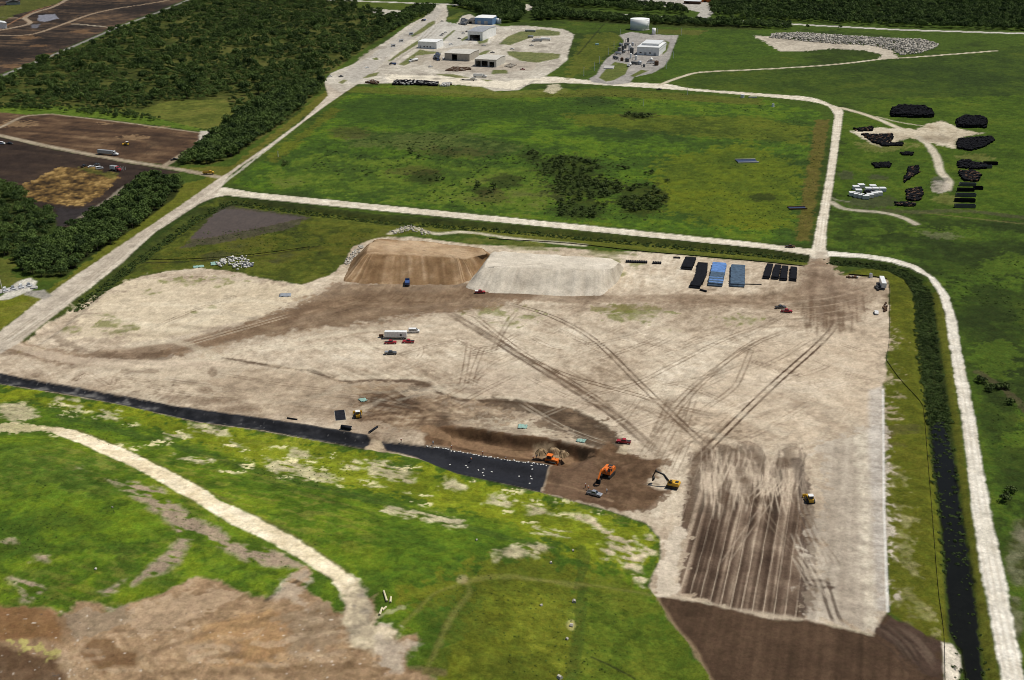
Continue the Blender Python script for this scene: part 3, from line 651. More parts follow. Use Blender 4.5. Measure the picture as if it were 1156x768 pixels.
paint(poly([(-60, 690), (0, 682), (40, 684), (66, 694), (73, 708), (70, 726), (50, 722), (0, 724), (-60, 730)], 1.5, 2), c8(118, 88, 58), 0.85)
paint(poly([(-60, 728), (0, 726), (30, 735), (64, 742), (72, 770), (72, 830), (-60, 830)], 1.5, 3), c8(80, 60, 44), 0.85)
paint(poly([(92, 735), (105, 720), (125, 722), (130, 733), (154, 738), (152, 750), (130, 752), (116, 762), (96, 742)], 1.0, 2), c8(108, 82, 56), 0.85)
paint(poly([(210, 726), (240, 704), (290, 692), (318, 690), (326, 704), (322, 740), (290, 752), (240, 752), (268, 732), (240, 722)], 1.5, 3), c8(158, 126, 88), 0.7)
paint(poly([(68, 694), (100, 690), (140, 684), (150, 700), (120, 716), (80, 722)], 2, 3), c8(138, 124, 106), 0.7)
paint(poly([(320, 690), (360, 684), (390, 700), (385, 728), (330, 732)], 3, 4), c8(134, 118, 98), 0.7)
paint(poly([(140, 690), (200, 674), (240, 660), (280, 672), (240, 690), (200, 714), (150, 720)], 3, 4), c8(176, 156, 132), 0.5)
paint(line([(300, 756), (380, 752), (450, 754), (500, 760)], 2.5, 1.5, 1.2), c8(112, 90, 66), 0.6)
paint(line([(160, 742), (200, 726), (240, 712)], 1.6, 0.8, 1), c8(120, 98, 76), 0.6)
paint(line([(300, 678), (330, 660), (346, 646)], 1.3, 0.6, 0.4), c8(74, 62, 48), 0.8)
i, m = poly([(10, 724), (24, 721), (44, 727), (62, 738), (58, 744), (34, 738), (14, 731)], 2, 3)
paint((i, m * ss(-0.2, 0.3, n2[i] + 0.6 * n1[i] + 0.2)), c8(166, 160, 98), 0.8)
for k in range(40):
    x0 = random.uniform(60, 420); y0 = random.uniform(690, 762); L = random.uniform(20, 70)
    paint(line([(x0, y0), (x0 + L * 0.5, y0 - random.uniform(-3, 6)), (x0 + L, y0 - random.uniform(-2, 14))], random.uniform(0.8, 2.5), 1.6, 1.2), c8(104, 84, 62) if k % 2 else c8(186, 166, 140), random.uniform(0.2, 0.5))
for k in range(150):
    x0 = random.uniform(0, 440); y0 = random.uniform(690, 768)
    paint(ell(x0, y0, random.uniform(0.4, 1.0) * (1 + 2.0 * random.random() ** 4), random.uniform(0.3, 0.7), 0.15, 0.25), c8(214, 208, 198) if k % 3 else c8(84, 80, 76), random.uniform(0.3, 0.8))
# path over the slope
C_PATH = newcls('gravel_path', 'sand', 'pale sandy track running diagonally over the green slope')
paint(poly([(-40, 478), (0, 478), (40, 480), (70, 482), (70, 491), (40, 488), (0, 490), (-40, 490)], 2, 4), c8(196, 178, 144), 0.65)
path = [(48, 483), (72, 484), (86, 486), (113, 496), (145, 509), (176, 524), (201, 537), (226, 550), (250, 566), (272, 577), (290, 584), (316, 597), (340, 611), (362, 626), (383, 639), (405, 656), (400, 668), (388, 672), (373, 654), (340, 632), (312, 616), (290, 604), (262, 592), (226, 570), (201, 556), (176, 541), (145, 525), (113, 511), (90, 500), (70, 493)]
paint(poly(path, 0.6, 0.9), lambda i: mixc(0.4 * n18[i] + 0.5 * n7[i] + 0.4 * n2[i], c8(214, 196, 160), c8(230, 215, 182), c8(240, 228, 200)), 1, C_PATH, 0.06)
paint(line([(86, 485), (113, 495), (176, 523), (226, 549), (290, 583), (340, 610), (404, 655)], 1.0, 0.5, 0.6), c8(96, 92, 50), 0.6)
paint(poly([(386, 676), (388, 664), (404, 655), (416, 664), (426, 686), (424, 705), (444, 706), (446, 722), (430, 738), (400, 732), (388, 722)], 1.2, 2.5),
      lambda i: mixc(0.4 * n18[i] + 0.5 * n7[i] + 0.6 * n2[i], c8(150, 140, 122), c8(186, 174, 150), c8(214, 202, 178)), 0.95, C_TOP)
for p in [(408, 672, 6, 3), (412, 690, 7, 4), (400, 684, 3, 2)]:
    paint(ell(*p), c8(130, 122, 112), 0.6)
bare([(422, 708), (446, 702), (452, 706), (440, 720), (456, 728), (474, 716), (477, 722), (462, 740), (452, 756), (430, 760), (424, 738)], c8(176, 164, 148), 0.85, 3)
bare([(330, 648), (344, 645), (356, 650), (350, 662), (340, 672), (348, 690), (320, 676), (300, 678)], c8(170, 156, 138), 0.8, 3)
# footpaths on the dome
ONLY[0] = C_SLOPE
for pts in ([(455, 704), (470, 690), (488, 672), (505, 664), (524, 659), (560, 652), (610, 655), (660, 660), (715, 668), (735, 672)], [(524, 655), (530, 668), (516, 688), (505, 705), (490, 740), (475, 768)], [(524, 659), (540, 652), (580, 650), (650, 663)]):
    paint(line(pts, 1.1, 0.9, 0.8), c8(128, 118, 66), 0.4)
paint(ell(522, 654, 7, 5), c8(156, 140, 104), 0.6)
paint(line([(668, 742), (690, 752), (716, 766)], 0.9, 0.4, 0.3), c8(28, 40, 20), 0.8)
paint(ell(645, 706, 5, 6), c8(160, 150, 100), 0.6)
ONLY[0] = None
# crisp darker and brighter patches in the grass of the slope
w = np.nonzero((CLS == C_SLOPE) & (COL[:, 1] > COL[:, 0] * 1.06))[0]
NSL = ss(-0.25, 0.3, nsl[w] + 0.4 * nsl2[w]) * 2 - 1
COL[w] *= (1 + 0.08 * NSL * np.clip(0.6 + n50[w], 0, 1) + 0.06 * nsl2[w])[:, None]
t = ss(0.1, 0.5, nsl2[w] + 0.4 * n2[w]) * np.clip(0.25 + 0.8 * n50[w], 0, 1) * 0.35
COL[w] = lerp(COL[w], c8(128, 120, 62), t)
# black plastic liner
C_LINW = newcls('plastic_liner', 'liner', None, ('black plastic liner strip along the foot of the green slope, long western length', 'liner'))
paint(poly([(-120, 404), (0, 421.5), (100, 440), (201, 459), (290, 471), (350, 480), (415, 491), (420, 496), (411, 507), (290, 485), (226, 477), (140, 457.5), (80, 446), (0, 433.5), (-120, 416)], 0.5, 0.7), lambda i: mixc(0.6 * stE5[i] + 0.6 * n7[i] + 0.5 * n2[i], c8(24, 25, 27), c8(33, 34, 36), c8(46, 46, 48), c8(100, 98, 94)), 1, C_LINW, 0.12)
C_LINE = newcls('plastic_liner', 'liner', None, ('wider black plastic liner sheet with sandbags along its upper edge', 'liner'))
paint(poly([(430, 498), (455, 501), (481, 504), (516, 509.5), (580, 520), (621.5, 525), (616, 541), (610, 556), (580, 548.5), (548, 542), (516, 535), (492, 526), (471, 517), (452, 512), (436, 509)], 0.4, 0.3), lambda i: mixc(0.5 * n18[i] + 0.3 * n7[i], c8(28, 30, 34), c8(38, 40, 44), c8(48, 50, 53)), 1, C_LINE, 0.06)
bare([(418, 496), (430, 497), (437, 510), (412, 508)], c8(176, 158, 132), 1, 0.8, 0.6)

# ------------------------------------------------------------------ roads
def roadcol(a, b, c):
    return lambda i: mixc(0.4 * n50[i] + 0.4 * n18[i] + 0.35 * n7[i] + 0.2 * n2[i], c8(*a), c8(*b), c8(*c))
W = roadcol((192, 182, 160), (212, 202, 182), (226, 218, 199))
M = roadcol((164, 153, 137), (184, 172, 154), (200, 189, 171))
C_MAIN = newcls('gravel_road', 'sand', 'wide grey gravel road running diagonally up from the left edge')
main_ = [(-120, 460), (-30, 398), (0, 374), (50, 335), (98, 302), (140, 274), (200, 234), (240, 206), (266, 189), (300, 166), (340, 137), (370, 108), (366, 94), (373, 83), (398, 73), (430, 78), (420, 90), (404, 95), (373, 116), (340, 140), (300, 170), (274, 187), (258, 200), (251, 211), (256, 219), (240, 224), (226, 230), (200, 247), (176, 262), (140, 296), (95, 331), (55, 362), (22, 388), (-30, 420), (-120, 480)]
paint(poly(main_, 0.8, 0.7, inset=0.4), M, 1, C_MAIN, 0.03)
paint(line([(10, 384), (100, 324), (180, 257), (240, 216), (300, 170), (370, 115)], 2.5, 1.5, 0.8), c8(218, 208, 188), 0.5)
C_CROSS = newcls('gravel_road', 'sand', 'straight white limerock road crossing below the green meadow')
paint(poly([(252, 211), (290, 217.5), (435, 231.5), (580, 246), (725, 260.5), (870, 275.5), (914, 280.5), (936, 283), (936, 290), (911, 288.5), (870, 281.8), (725, 267.5), (580, 253), (435, 239), (288, 224.5), (256, 221), (240, 224), (246, 214)], 0.6, 0.5, inset=0.9), W, 1, C_CROSS, 0.03)
C_NS = newcls('gravel_road', 'sand', 'pale gravel road climbing from the pad corner to the tank compound')
paint(poly(smooth([(612, 86), (675, 91.5), (753, 95), (781, 100), (870, 106.3), (916, 110), (941, 119), (952, 124), (951, 140), (944, 192), (939, 226), (934, 262), (934, 284), (936, 292), (914, 292), (916, 280), (917, 273), (925, 235), (933, 192), (940, 140), (940, 128), (926, 117), (870, 110), (771, 102), (693, 97), (638, 94), (580, 94.5)], True, 3), 0.7, 0.6, inset=0.7), W, 1, C_NS, 0.03)
paint(poly([(920, 284), (932, 284), (935, 300), (915, 300)], 3, 3), brown, 0.4)
C_EAST = newcls('gravel_road', 'sand', 'bright white road bending round the pad and down the right side')
east = [(934, 283.5), (979, 287), (1006, 291), (1037, 300), (1057, 315), (1072, 334), (1081, 362), (1084, 384), (1093, 427), (1103, 479), (1110, 524), (1119, 576), (1132, 631), (1142, 684), (1155, 752), (1180, 860), (1150, 860), (1129, 768), (1114, 684), (1105, 636), (1096.5, 576), (1090.5, 524), (1084, 472), (1076, 422), (1070, 384), (1066, 355), (1059, 331), (1047, 313), (1026, 302.5), (1006, 296.5), (974, 291.5), (934, 289.5)]
paint(poly(east, 0.6, 0.8, inset=0.5), roadcol((200, 192, 174), (218, 211, 195), (230, 224, 210)), 1, C_EAST, 0.03)
C_TRK = newcls('farm_track', 'sand', 'thin gravel track across the far field to the rubble heap')
paint(line([(745, 96), (760, 90), (771, 86.5), (793, 81.5), (866, 78), (941, 73), (999, 66.5), (1027, 65), (1080, 61), (1124, 57.5)], 5.0, 0.8, 0.5), roadcol((180, 168, 142), (196, 184, 160), (208, 198, 176)), 1, C_TRK)
paint(line([(866, 79), (880, 78)], 1.5, 0.8, 0.5), c8(190, 180, 150), 0.3)
paint(poly([(850, 40), (870, 42), (905, 46), (960, 50), (990, 52), (1008, 58), (1014, 66), (990, 67), (996, 62), (975, 57), (940, 55), (905, 58), (880, 58), (868, 50)], 2, 5), roadcol((160, 150, 134), (182, 172, 154), (196, 186, 168)), 1, C_TRK)
C_YARDT = newcls('farm_track', 'sand', 'sandy track and storage ground among the black heaps on the right')
paint(line([(950, 122), (972, 128), (992, 135), (1016, 145), (1040, 150)], 6, 1, 0.8), roadcol((184, 172, 146), (200, 188, 164), (212, 202, 180)), 1, C_YARDT)
paint(line([(990, 132), (1015, 138), (1046, 143)], 2.5, 0.8, 0.6), c8(190, 180, 152), 0.9)
paint(poly([(1036, 146), (1048, 140), (1064, 136), (1084, 146), (1112, 150), (1082, 156), (1079, 168), (1057, 163), (1046, 160), (1027, 156), (1014, 160), (994, 166), (984, 163), (961, 148), (989, 144), (1004, 145), (1016, 145)], 1.5, 4), roadcol((160, 146, 122), (190, 178, 154), (206, 196, 174)), 1, C_YARDT)
paint(line([(1036, 154), (1050, 166), (1058, 180), (1062, 194), (1071, 205), (1068, 214)], 6, 1.2, 1.2), roadcol((170, 160, 140), (190, 180, 158), (204, 194, 174)), 1, C_YARDT)
paint(ell(1060, 211, 11, 7), roadcol((110, 104, 94), (160, 150, 136), (186, 178, 164)), 0.8)
paint(ell(1062, 203, 10, 2.5), c8(74, 72, 68), 0.6)
paint(ell(1058, 157, 22, 4), c8(120, 106, 88), 0.5)
paint(line([(938, 228), (948, 234), (960, 237), (991, 239.5), (1010, 243), (1022, 247), (1034, 253)], 5, 1.2, 1), roadcol((150, 142, 126), (176, 166, 146), (190, 180, 160)), 0.95, C_YARDT)
paint(line([(1000, 238), (1040, 240), (1080, 238), (1110, 240), (1156, 246)], 7, 5, 4), c8(72, 70, 50), 0.6)
paint(line([(1040, 240), (1156, 253)], 2.5, 1.5, 1.5), c8(110, 104, 64), 0.5)
for p in [(955, 198, 10, 5), (992, 200, 12, 3), (985, 228, 30, 8)]:
    paint(ell(*p), c8(56, 58, 44), 0.6)
for p in [(1000, 165, 30, 6), (1100, 178, 20, 4), (1070, 225, 16, 6)]:
    paint(ell(*p), gcol(c8(96, 100, 44), c8(120, 116, 70)), 0.5)
paint(line([(958, 228), (945, 226), (936, 222)], 2, 1, 1), c8(180, 170, 150), 0.4)
C_HWY = newcls('highway', 'sand', 'long pale highway along the far tree line at the top')
paint(line([(300, -4), (395, 1), (503, 5), (580, 9), (635, 12.8), (660, 14.3), (866, 25.6), (904, 28), (1016, 33.8), (1156, 38), (1400, 46)], 13, 0.8, 0.3, curve=False), roadcol((176, 170, 160), (192, 187, 176), (204, 199, 188)), 1, C_HWY, 0.02)
paint(line([(-120, 142), (0, 86.5), (68, 59), (135, 30), (176, 15), (213, 0), (260, -18)], 5.5, 0.8, 0.5, curve=False), roadcol((112, 110, 104), (128, 126, 118), (142, 138, 128)), 1, newcls('gravel_road', 'sand', 'narrow grey road between the far brown fields and the woods'))
C_DT = newcls('dirt_track', 'sand', 'sandy tracks around the brown fields on the left')
for pts, wd_ in (([(-60, 140), (0, 153), (63, 167), (138, 181), (206, 192), (232, 197), (246, 200)], 6.5), ([(-40, 158), (0, 144), (16, 136), (30, 131), (58, 129)], 4), ([(58, 129), (140, 138.5), (218, 149), (241, 151)], 2.5), ([(243, 150), (224, 164), (205, 175), (186, 187)], 5)):
    paint(line(pts, wd_, 1.0, 1.0), roadcol((132, 118, 98), (158, 144, 122), (178, 166, 144)), 0.95, C_DT)
paint(poly([(226, 148), (243, 148), (240, 156), (224, 160)], 1.5, 2), c8(190, 182, 166), 0.9)
# paved yard by the gate
C_YARD = newcls('service_yard', 'sand', 'pale limerock and concrete yard around the sheds at the top')
yard = [(404, 95), (386, 106), (366, 94), (373, 83), (398, 73), (415, 60), (440, 44), (463, 27), (488, 15), (492, 6), (503, 4), (506, 16), (503, 24), (513, 30), (522, 18), (530, 16), (546, 24), (566, 30), (590, 29), (616, 31), (636, 33), (648, 39), (643, 55), (640, 68), (628, 78), (612, 88), (600, 94), (584, 102), (556, 103), (530, 94), (500, 94), (440, 94)]
paint(poly(yard, 1.2, 1.5), roadcol((160, 151, 138), (184, 176, 160), (204, 197, 182)), 1, C_YARD, 0.03)
paint(poly([(380, 86), (415, 66), (480, 20), (492, 8), (500, 12), (492, 22), (440, 62), (420, 84), (400, 94)], 2, 3), c8(168, 162, 152), 0.7)
paint(poly([(436, 84), (500, 86), (570, 92), (612, 88), (580, 101), (520, 96), (440, 94)], 2, 4), c8(222, 212, 190), 0.8)
paint(poly([(480, 62), (520, 68), (560, 74), (610, 68), (600, 80), (540, 82), (490, 78)], 3, 5), c8(164, 152, 136), 0.6)
paint(poly([(538, 34), (560, 38), (552, 50), (530, 50)], 2, 3), c8(206, 200, 188), 0.6)
paint(poly([(500, 24), (530, 30), (528, 50), (497, 56), (470, 44), (486, 30)], 2, 3), c8(186, 182, 172), 0.8)
for g in [[(404, 66), (426, 52), (430, 54), (410, 68)], [(463, 70), (474, 60), (486, 62), (476, 74)]]:
    paint(poly(g, 2, 3), c8(150, 140, 122), 0.6)
for g in [[(410, 88), (416, 84), (428, 81.5), (425, 86), (414, 88)], [(463, 41), (470, 36), (484, 26), (491, 23), (491, 27), (478, 36), (466, 42)], [(438, 69), (450, 60), (468, 48), (476, 44), (472, 50), (452, 62), (442, 69)], [(450, 73), (460, 66), (474, 56), (484, 58), (500, 59), (488, 61), (470, 63), (462, 72), (456, 74)],
          [(563, 50), (572, 42), (586, 36), (612, 33), (632, 36), (632, 40), (604, 41), (590, 46), (576, 51)], [(572, 58), (600, 59), (633, 61), (631, 66), (606, 71), (588, 69), (574, 62)], [(538, 45), (552, 41), (550, 48), (540, 50)], [(538, 62), (548, 57), (554, 57), (546, 63)], [(556, 79), (572, 79), (574, 83), (554, 84)],
          [(490, 84), (512, 84), (530, 88), (514, 88)], [(540, 89), (556, 91), (550, 92)], [(497, 46), (512, 34), (515, 34), (500, 47)], [(520, 45), (528, 40), (530, 42), (522, 47)], [(420, 66), (426, 65), (428, 68), (422, 68)], [(503, 20), (508, 19), (518, 14), (526, 14), (514, 21), (506, 23)], [(382, 93), (388, 90), (392, 91), (386, 95)],
          [(444, 97), (500, 97), (545, 98), (560, 104), (640, 100), (640, 106), (560, 108), (450, 102)]]:
    paint(poly(g, 1.2, 1.5), gcol(c8(62, 82, 28), c8(82, 96, 34), c8(104, 104, 50)), 0.9, C_GRASS)
paint(poly([(618, 96), (630, 95), (634, 100), (624, 106), (616, 104)], 1.5, 3), c8(190, 180, 152), 0.8)
# asphalt around the tanks
C_ASP = newcls('asphalt_road', 'sand', 'grey paved compound and loop drive around the white tanks')
paint(poly([(665, 89), (674, 84), (678, 75), (685, 66), (698, 57), (705, 46), (699, 40), (712, 36), (733, 39), (766, 40), (761, 52), (755, 68), (749, 76), (736, 83), (716, 87), (711, 94), (690, 96), (668, 93)], 1.0, 1.0), roadcol((134, 130, 124), (152, 147, 140), (168, 162, 154)), 1, C_ASP, 0.02)
for g in [[(676, 88), (684, 78), (694, 70), (711, 73), (706, 84), (692, 91), (684, 92)], [(711, 86), (724, 79), (732, 80), (716, 87)], [(748, 58), (753, 50), (750, 45), (756, 48), (753, 58), (748, 62)]]:
    paint(poly(g, 0.8, 0.8), gcol(c8(62, 84, 24), c8(80, 94, 30)), 0.95, C_GRASS)
paint(poly([(640, 90), (660, 82), (690, 60), (700, 42), (690, 36), (660, 40), (650, 60), (640, 78)], 4, 6), gcol(c8(66, 84, 24), c8(84, 94, 30), c8(104, 100, 44)), 0.6)
paint(line([(652, 62), (664, 48), (682, 27)], 2.2, 1, 0.8), c8(34, 46, 20), 0.8)
paint(poly([(740, 33), (770, 34), (800, 34), (790, 40), (766, 39), (740, 38)], 3, 5), c8(96, 92, 46), 0.5)
paint(poly([(560, 2), (604, 6), (598, 12), (566, 10)], 2, 3), c8(196, 188, 172), 0.9)
paint(poly([(700, -12), (800, -12), (800, 4), (806, 14), (796, 24), (784, 24), (790, 14), (760, 8), (700, 4)], 2, 3), c8(178, 172, 162), 0.9)
paint(poly([(860, 14), (1400, 30), (1400, -30), (800, -30), (800, 10)], 4, 8), gcol(c8(34, 44, 18), c8(48, 58, 24), c8(64, 66, 34)), 0.9)
paint(poly([(640, 18), (780, 26), (860, 30), (860, 34), (780, 32), (640, 24)], 3, 3), c8(40, 52, 20), 0.7)
# wheel ruts along the roads
def ruts(pts, cls, gap, wid, col, k):
    p = G(smooth(pts, n=5))
    tng = np.gradient(p, axis=0); nrm = np.stack([-tng[:, 1], tng[:, 0]], 1) / np.maximum(np.linalg.norm(tng, axis=1, keepdims=True), 1e-6)
    for g_ in gap:
        q = p + nrm * g_
        i = box_idx(q, wid + 1)
        d = seg_dist(X[i], Y[i], q, False)
        m = (1 - ss(-0.45, 0.45, d - wid / 2 + 0.3 * n7[i])) * (CLS[i] == cls) * np.clip(0.6 + 0.8 * n18[i] + 0.4 * n2[i], 0, 1)
        COL[i] = lerp(COL[i], col, m * k)
ruts([(10, 384), (100, 318), (180, 254), (240, 214), (300, 168), (370, 110)], C_MAIN, (-3.4, -1.6, 1.4, 3.2), 0.8, c8(146, 134, 116), 0.55)
ruts([(252, 216), (435, 235.3), (580, 249.5), (725, 264), (870, 278.6), (914, 284)], C_CROSS, (-1.9, -0.1, 1.7), 0.8, c8(176, 162, 138), 0.55)
ruts([(640, 92), (770, 99), (870, 108), (925, 114), (946, 130), (938, 192), (932, 230), (925, 284)], C_NS, (-2.4, -0.6, 1.4, 2.8), 0.8, c8(164, 150, 128), 0.55)
ruts([(936, 286.5), (1006, 294), (1045, 307), (1066, 333), (1077, 384), (1094, 475), (1108, 576), (1128, 684), (1146, 768)], C_EAST, (-2.2, -0.4, 1.6), 0.7, c8(178, 166, 146), 0.5)
for k in range(60):
    x0 = random.uniform(400, 640); y0 = random.uniform(28, 92)
    i, m = ell(x0, y0, random.uniform(2, 9), random.uniform(0.6, 2.0))
    m = m * (CLS[i] == C_YARD)
    COL[i] = lerp(COL[i], c8(132, 124, 112) if k % 3 else c8(214, 206, 190), m * random.uniform(0.3, 0.7))
for pts_ in ([(420, 84), (470, 50), (496, 22)], [(432, 78), (480, 44), (500, 26)], [(500, 80), (560, 84), (612, 74), (634, 50)], [(520, 54), (560, 54), (590, 54)], [(556, 50), (572, 38), (600, 31), (630, 33)]):
    ruts(pts_, C_YARD, (-2.5, 2.5), 2.0, c8(146, 138, 126), 0.6)
# spoil band below the far fields
paint(poly([(0, 336), (20, 318), (34, 314), (42, 318), (36, 328), (10, 338), (-30, 342)], 0.8, 0.5), c8(206, 200, 186), 0.9)
paint(poly([(30, 330), (50, 327), (60, 334), (50, 338), (28, 333)], 1, 1), c8(150, 144, 134), 0.9)
# ------------------------------------------------------------------ ground mesh, one object per surface
Z = Z + ROUGHN * (0.5 * n7 + 0.5 * n2 + 0.15 * n1)
for cid in (C_POND, C_DITCH):
    w = CLS == cid
    Z[w] = -0.15 if cid == C_POND else -1.35
# grass tone: dry it towards yellow
gg = np.clip((COL[:, 1] - COL[:, 0]) / (COL[:, 1] + 1e-4) * 2.2, 0, 1)
isg = (CLS == C_GRASS)
COL[:, 0] += gg * np.where(isg, 0.10, 0.17) * COL[:, 1]
COL[:, 1] *= 1 - 0.12 * gg
COL[:, 2] += gg * 0.03 * COL[:, 1]
COL[CLS == C_SLOPE] *= 1.16
COL[isg] *= (1 + 0.36 * gg[isg])[:, None]
COL[CLS == C_PAD] *= np.array([1.01, 1.02, 1.01], dtype=np.float32)
COL[CLS == C_TOP] *= np.array([1.04, 1.01, 0.95], dtype=np.float32)
COL *= (1 + 0.10 * n2 + 0.10 * n1 + 0.08 * vnoise(X / 0.5, Y / 0.5, 501))[:, None]
speck = ss(0.80, 0.95, vnoise(X / 0.8, Y / 0.8, 123)) * (CLS == C_LINW)
COL[:] = lerp(COL, c8(150, 148, 144), speck * 0.3)
MATS = {}
def nmat(name):
    m = bpy.data.materials.new(name); m.use_nodes = True
    return m, m.node_tree.nodes, m.node_tree.links, m.node_tree.nodes['Principled BSDF']

def ground_material(name, rough, spec, amp, bump, hue=0.0):
    m, n, l, b = nmat(name)
    at_ = n.new('ShaderNodeAttribute'); at_.attribute_name = 'ground_colour'
    tc = n.new('ShaderNodeNewGeometry')
    n1_ = n.new('ShaderNodeTexNoise'); n1_.inputs['Scale'].default_value = 0.9; n1_.inputs['Detail'].default_value = 6; n1_.inputs['Roughness'].default_value = 0.7
    n2_ = n.new('ShaderNodeTexNoise'); n2_.inputs['Scale'].default_value = 0.16; n2_.inputs['Detail'].default_value = 5; n2_.inputs['Roughness'].default_value = 0.65
    n3_ = n.new('ShaderNodeTexNoise'); n3_.inputs['Scale'].default_value = 3.2; n3_.inputs['Detail'].default_value = 4; n3_.inputs['Roughness'].default_value = 0.75
    for q in (n1_, n2_, n3_):
        l.new(tc.outputs['Position'], q.inputs['Vector'])
    ad = n.new('ShaderNodeMath'); ad.operation = 'ADD'
    l.new(n1_.outputs['Fac'], ad.inputs[0]); l.new(n2_.outputs['Fac'], ad.inputs[1])
    ad3 = n.new('ShaderNodeMath'); ad3.operation = 'MULTIPLY_ADD'; ad3.inputs[1].default_value = 1.1
    l.new(n3_.outputs['Fac'], ad3.inputs[0]); l.new(ad.outputs[0], ad3.inputs[2]); ad = ad3
    mr = n.new('ShaderNodeMapRange'); mr.inputs['From Min'].default_value = 1.05; mr.inputs['From Max'].default_value = 2.05
    mr.inputs['To Min'].default_value = 1 - amp; mr.inputs['To Max'].default_value = 1 + amp
    l.new(ad.outputs[0], mr.inputs['Value'])
    mx = n.new('ShaderNodeVectorMath'); mx.operation = 'SCALE'
    l.new(at_.outputs['Color'], mx.inputs[0]); l.new(mr.outputs[0], mx.inputs['Scale'])
    # hue drift between dry and fresh
    hv = n.new('ShaderNodeHueSaturation'); mh = n.new('ShaderNodeMapRange'); mh.inputs['From Min'].default_value = 0.3; mh.inputs['From Max'].default_value = 0.7
    mh.inputs['To Min'].default_value = 0.5 - hue; mh.inputs['To Max'].default_value = 0.5 + hue
    n4_ = n.new('ShaderNodeTexNoise'); n4_.inputs['Scale'].default_value = 0.35; n4_.inputs['Detail'].default_value = 7; n4_.inputs['Roughness'].default_value = 0.7
    l.new(tc.outputs['Position'], n4_.inputs['Vector']); l.new(n4_.outputs['Fac'], mh.inputs['Value']); l.new(mh.outputs[0], hv.inputs['Hue']); l.new(mx.outputs[0], hv.inputs['Color'])
    l.new(hv.outputs[0], b.inputs['Base Color'])
    b.inputs['Roughness'].default_value = rough
    b.inputs['Specular IOR Level'].default_value = spec
    if bump:
        bp = n.new('ShaderNodeBump'); bp.inputs['Strength'].default_value = bump; bp.inputs['Distance'].default_value = 0.5
        l.new(n1_.outputs['Fac'], bp.inputs['Height']); l.new(bp.outputs[0], b.inputs['Normal'])
    return m
MATS['ground'] = ground_material('earth_and_grass', 0.95, 0.05, 0.65, 0.5, 0.018)
MATS['sand'] = ground_material('sand_and_gravel', 0.95, 0.05, 0.42, 0.35, 0.006)
MATS['liner'] = ground_material('black_plastic_sheet', 0.6, 0.12, 0.4, 0.25)
m, n, l, b = nmat('ditch_and_pond_water')
at_ = n.new('ShaderNodeAttribute'); at_.attribute_name = 'ground_colour'
l.new(at_.outputs['Color'], b.inputs['Base Color'])
b.inputs['Roughness'].default_value = 0.25; b.inputs['Specular IOR Level'].default_value = 0.06
q = n.new('ShaderNodeTexNoise'); q.inputs['Scale'].default_value = 0.8
g_ = n.new('ShaderNodeNewGeometry'); l.new(g_.outputs['Position'], q.inputs['Vector'])
bp = n.new('ShaderNodeBump'); bp.inputs['Strength'].default_value = 0.08; l.new(q.outputs['Fac'], bp.inputs['Height']); l.new(bp.outputs[0], b.inputs['Normal'])
MATS['water'] = m

def raw_mesh(name, co, quads, mat, colour=None, smooth_=True):
    me = bpy.data.meshes.new(name)
    me.vertices.add(len(co)); me.vertices.foreach_set('co', np.ascontiguousarray(co, dtype=np.float32).ravel())
    k = quads.shape[1]
    me.loops.add(quads.size); me.loops.foreach_set('vertex_index', np.ascontiguousarray(quads, dtype=np.int32).ravel())
    me.polygons.add(len(quads)); me.polygons.foreach_set('loop_start', np.arange(0, quads.size, k, dtype=np.int32))
    if smooth_:
        me.polygons.foreach_set('use_smooth', np.ones(len(quads), dtype=bool))
    me.update(calc_edges=True)
    if colour is not None:
        a = me.attributes.new('ground_colour', 'FLOAT_COLOR', 'POINT')
        a.data.foreach_set('color', np.concatenate([colour, np.ones((len(colour), 1), dtype=np.float32)], 1).astype(np.float32).ravel())
    if mat:
        me.materials.append(mat)
    return me

def link(name, data, parent=None, **props):
    o = bpy.data.objects.new(name, data); COLL.objects.link(o)
    if parent is not None:
        o.parent = parent
    for k, v in props.items():
        if v is not None:
            o[k] = v
    return o

idx = np.arange(NV).reshape(NR, NC)
quads = np.stack([idx[:-1, :-1], idx[:-1, 1:], idx[1:, 1:], idx[1:, :-1]], -1).reshape(-1, 4)
fc = CLS[quads].astype(np.int32)
fcls = np.where(fc[:, 1] == fc[:, 3], fc[:, 1], fc[:, 0])
VCO = np.stack([X, Y, Z], 1)
# clods and tufts seen from the air: the ground goes on to the horizon as the same sheet
ring = np.concatenate([idx[0, :], idx[1:, -1], idx[-1, -2::-1], idx[-2:0:-1, 0]])[::4]
for cid, (nm, mk, lab, th) in enumerate(STRUCT):
    f = quads[fcls == cid]
    if len(f) == 0:
        continue
    u, inv = np.unique(f, return_inverse=True)
    co, cl, fq = VCO[u], COL[u], inv.reshape(-1, 4)
    if cid == C_GRASS:
        base = len(co)
        inn = VCO[ring].copy(); inn[:, 2] -= 0.05
        c0 = np.array([0, 900.0])
        out = inn.copy(); out[:, :2] = c0 + (inn[:, :2] - c0) * 30; out[:, 2] = -0.5
        k = len(ring)
        co = np.concatenate([co, inn, out]); gc = np.repeat(c8(50, 74, 22)[None], 2 * k, 0); cl = np.concatenate([cl, gc])
        a = base + np.arange(k); bq = base + (np.arange(k) + 1) % k
        fq = np.concatenate([fq, np.stack([bq, a, a + k, bq + k], 1)])
    o = link(nm, raw_mesh(nm, co, fq, MATS[mk], cl))
    if th:
        o['label'], o['category'] = th
    else:
        o['kind'] = 'structure'; o['label'] = lab
print('ground built', NV)
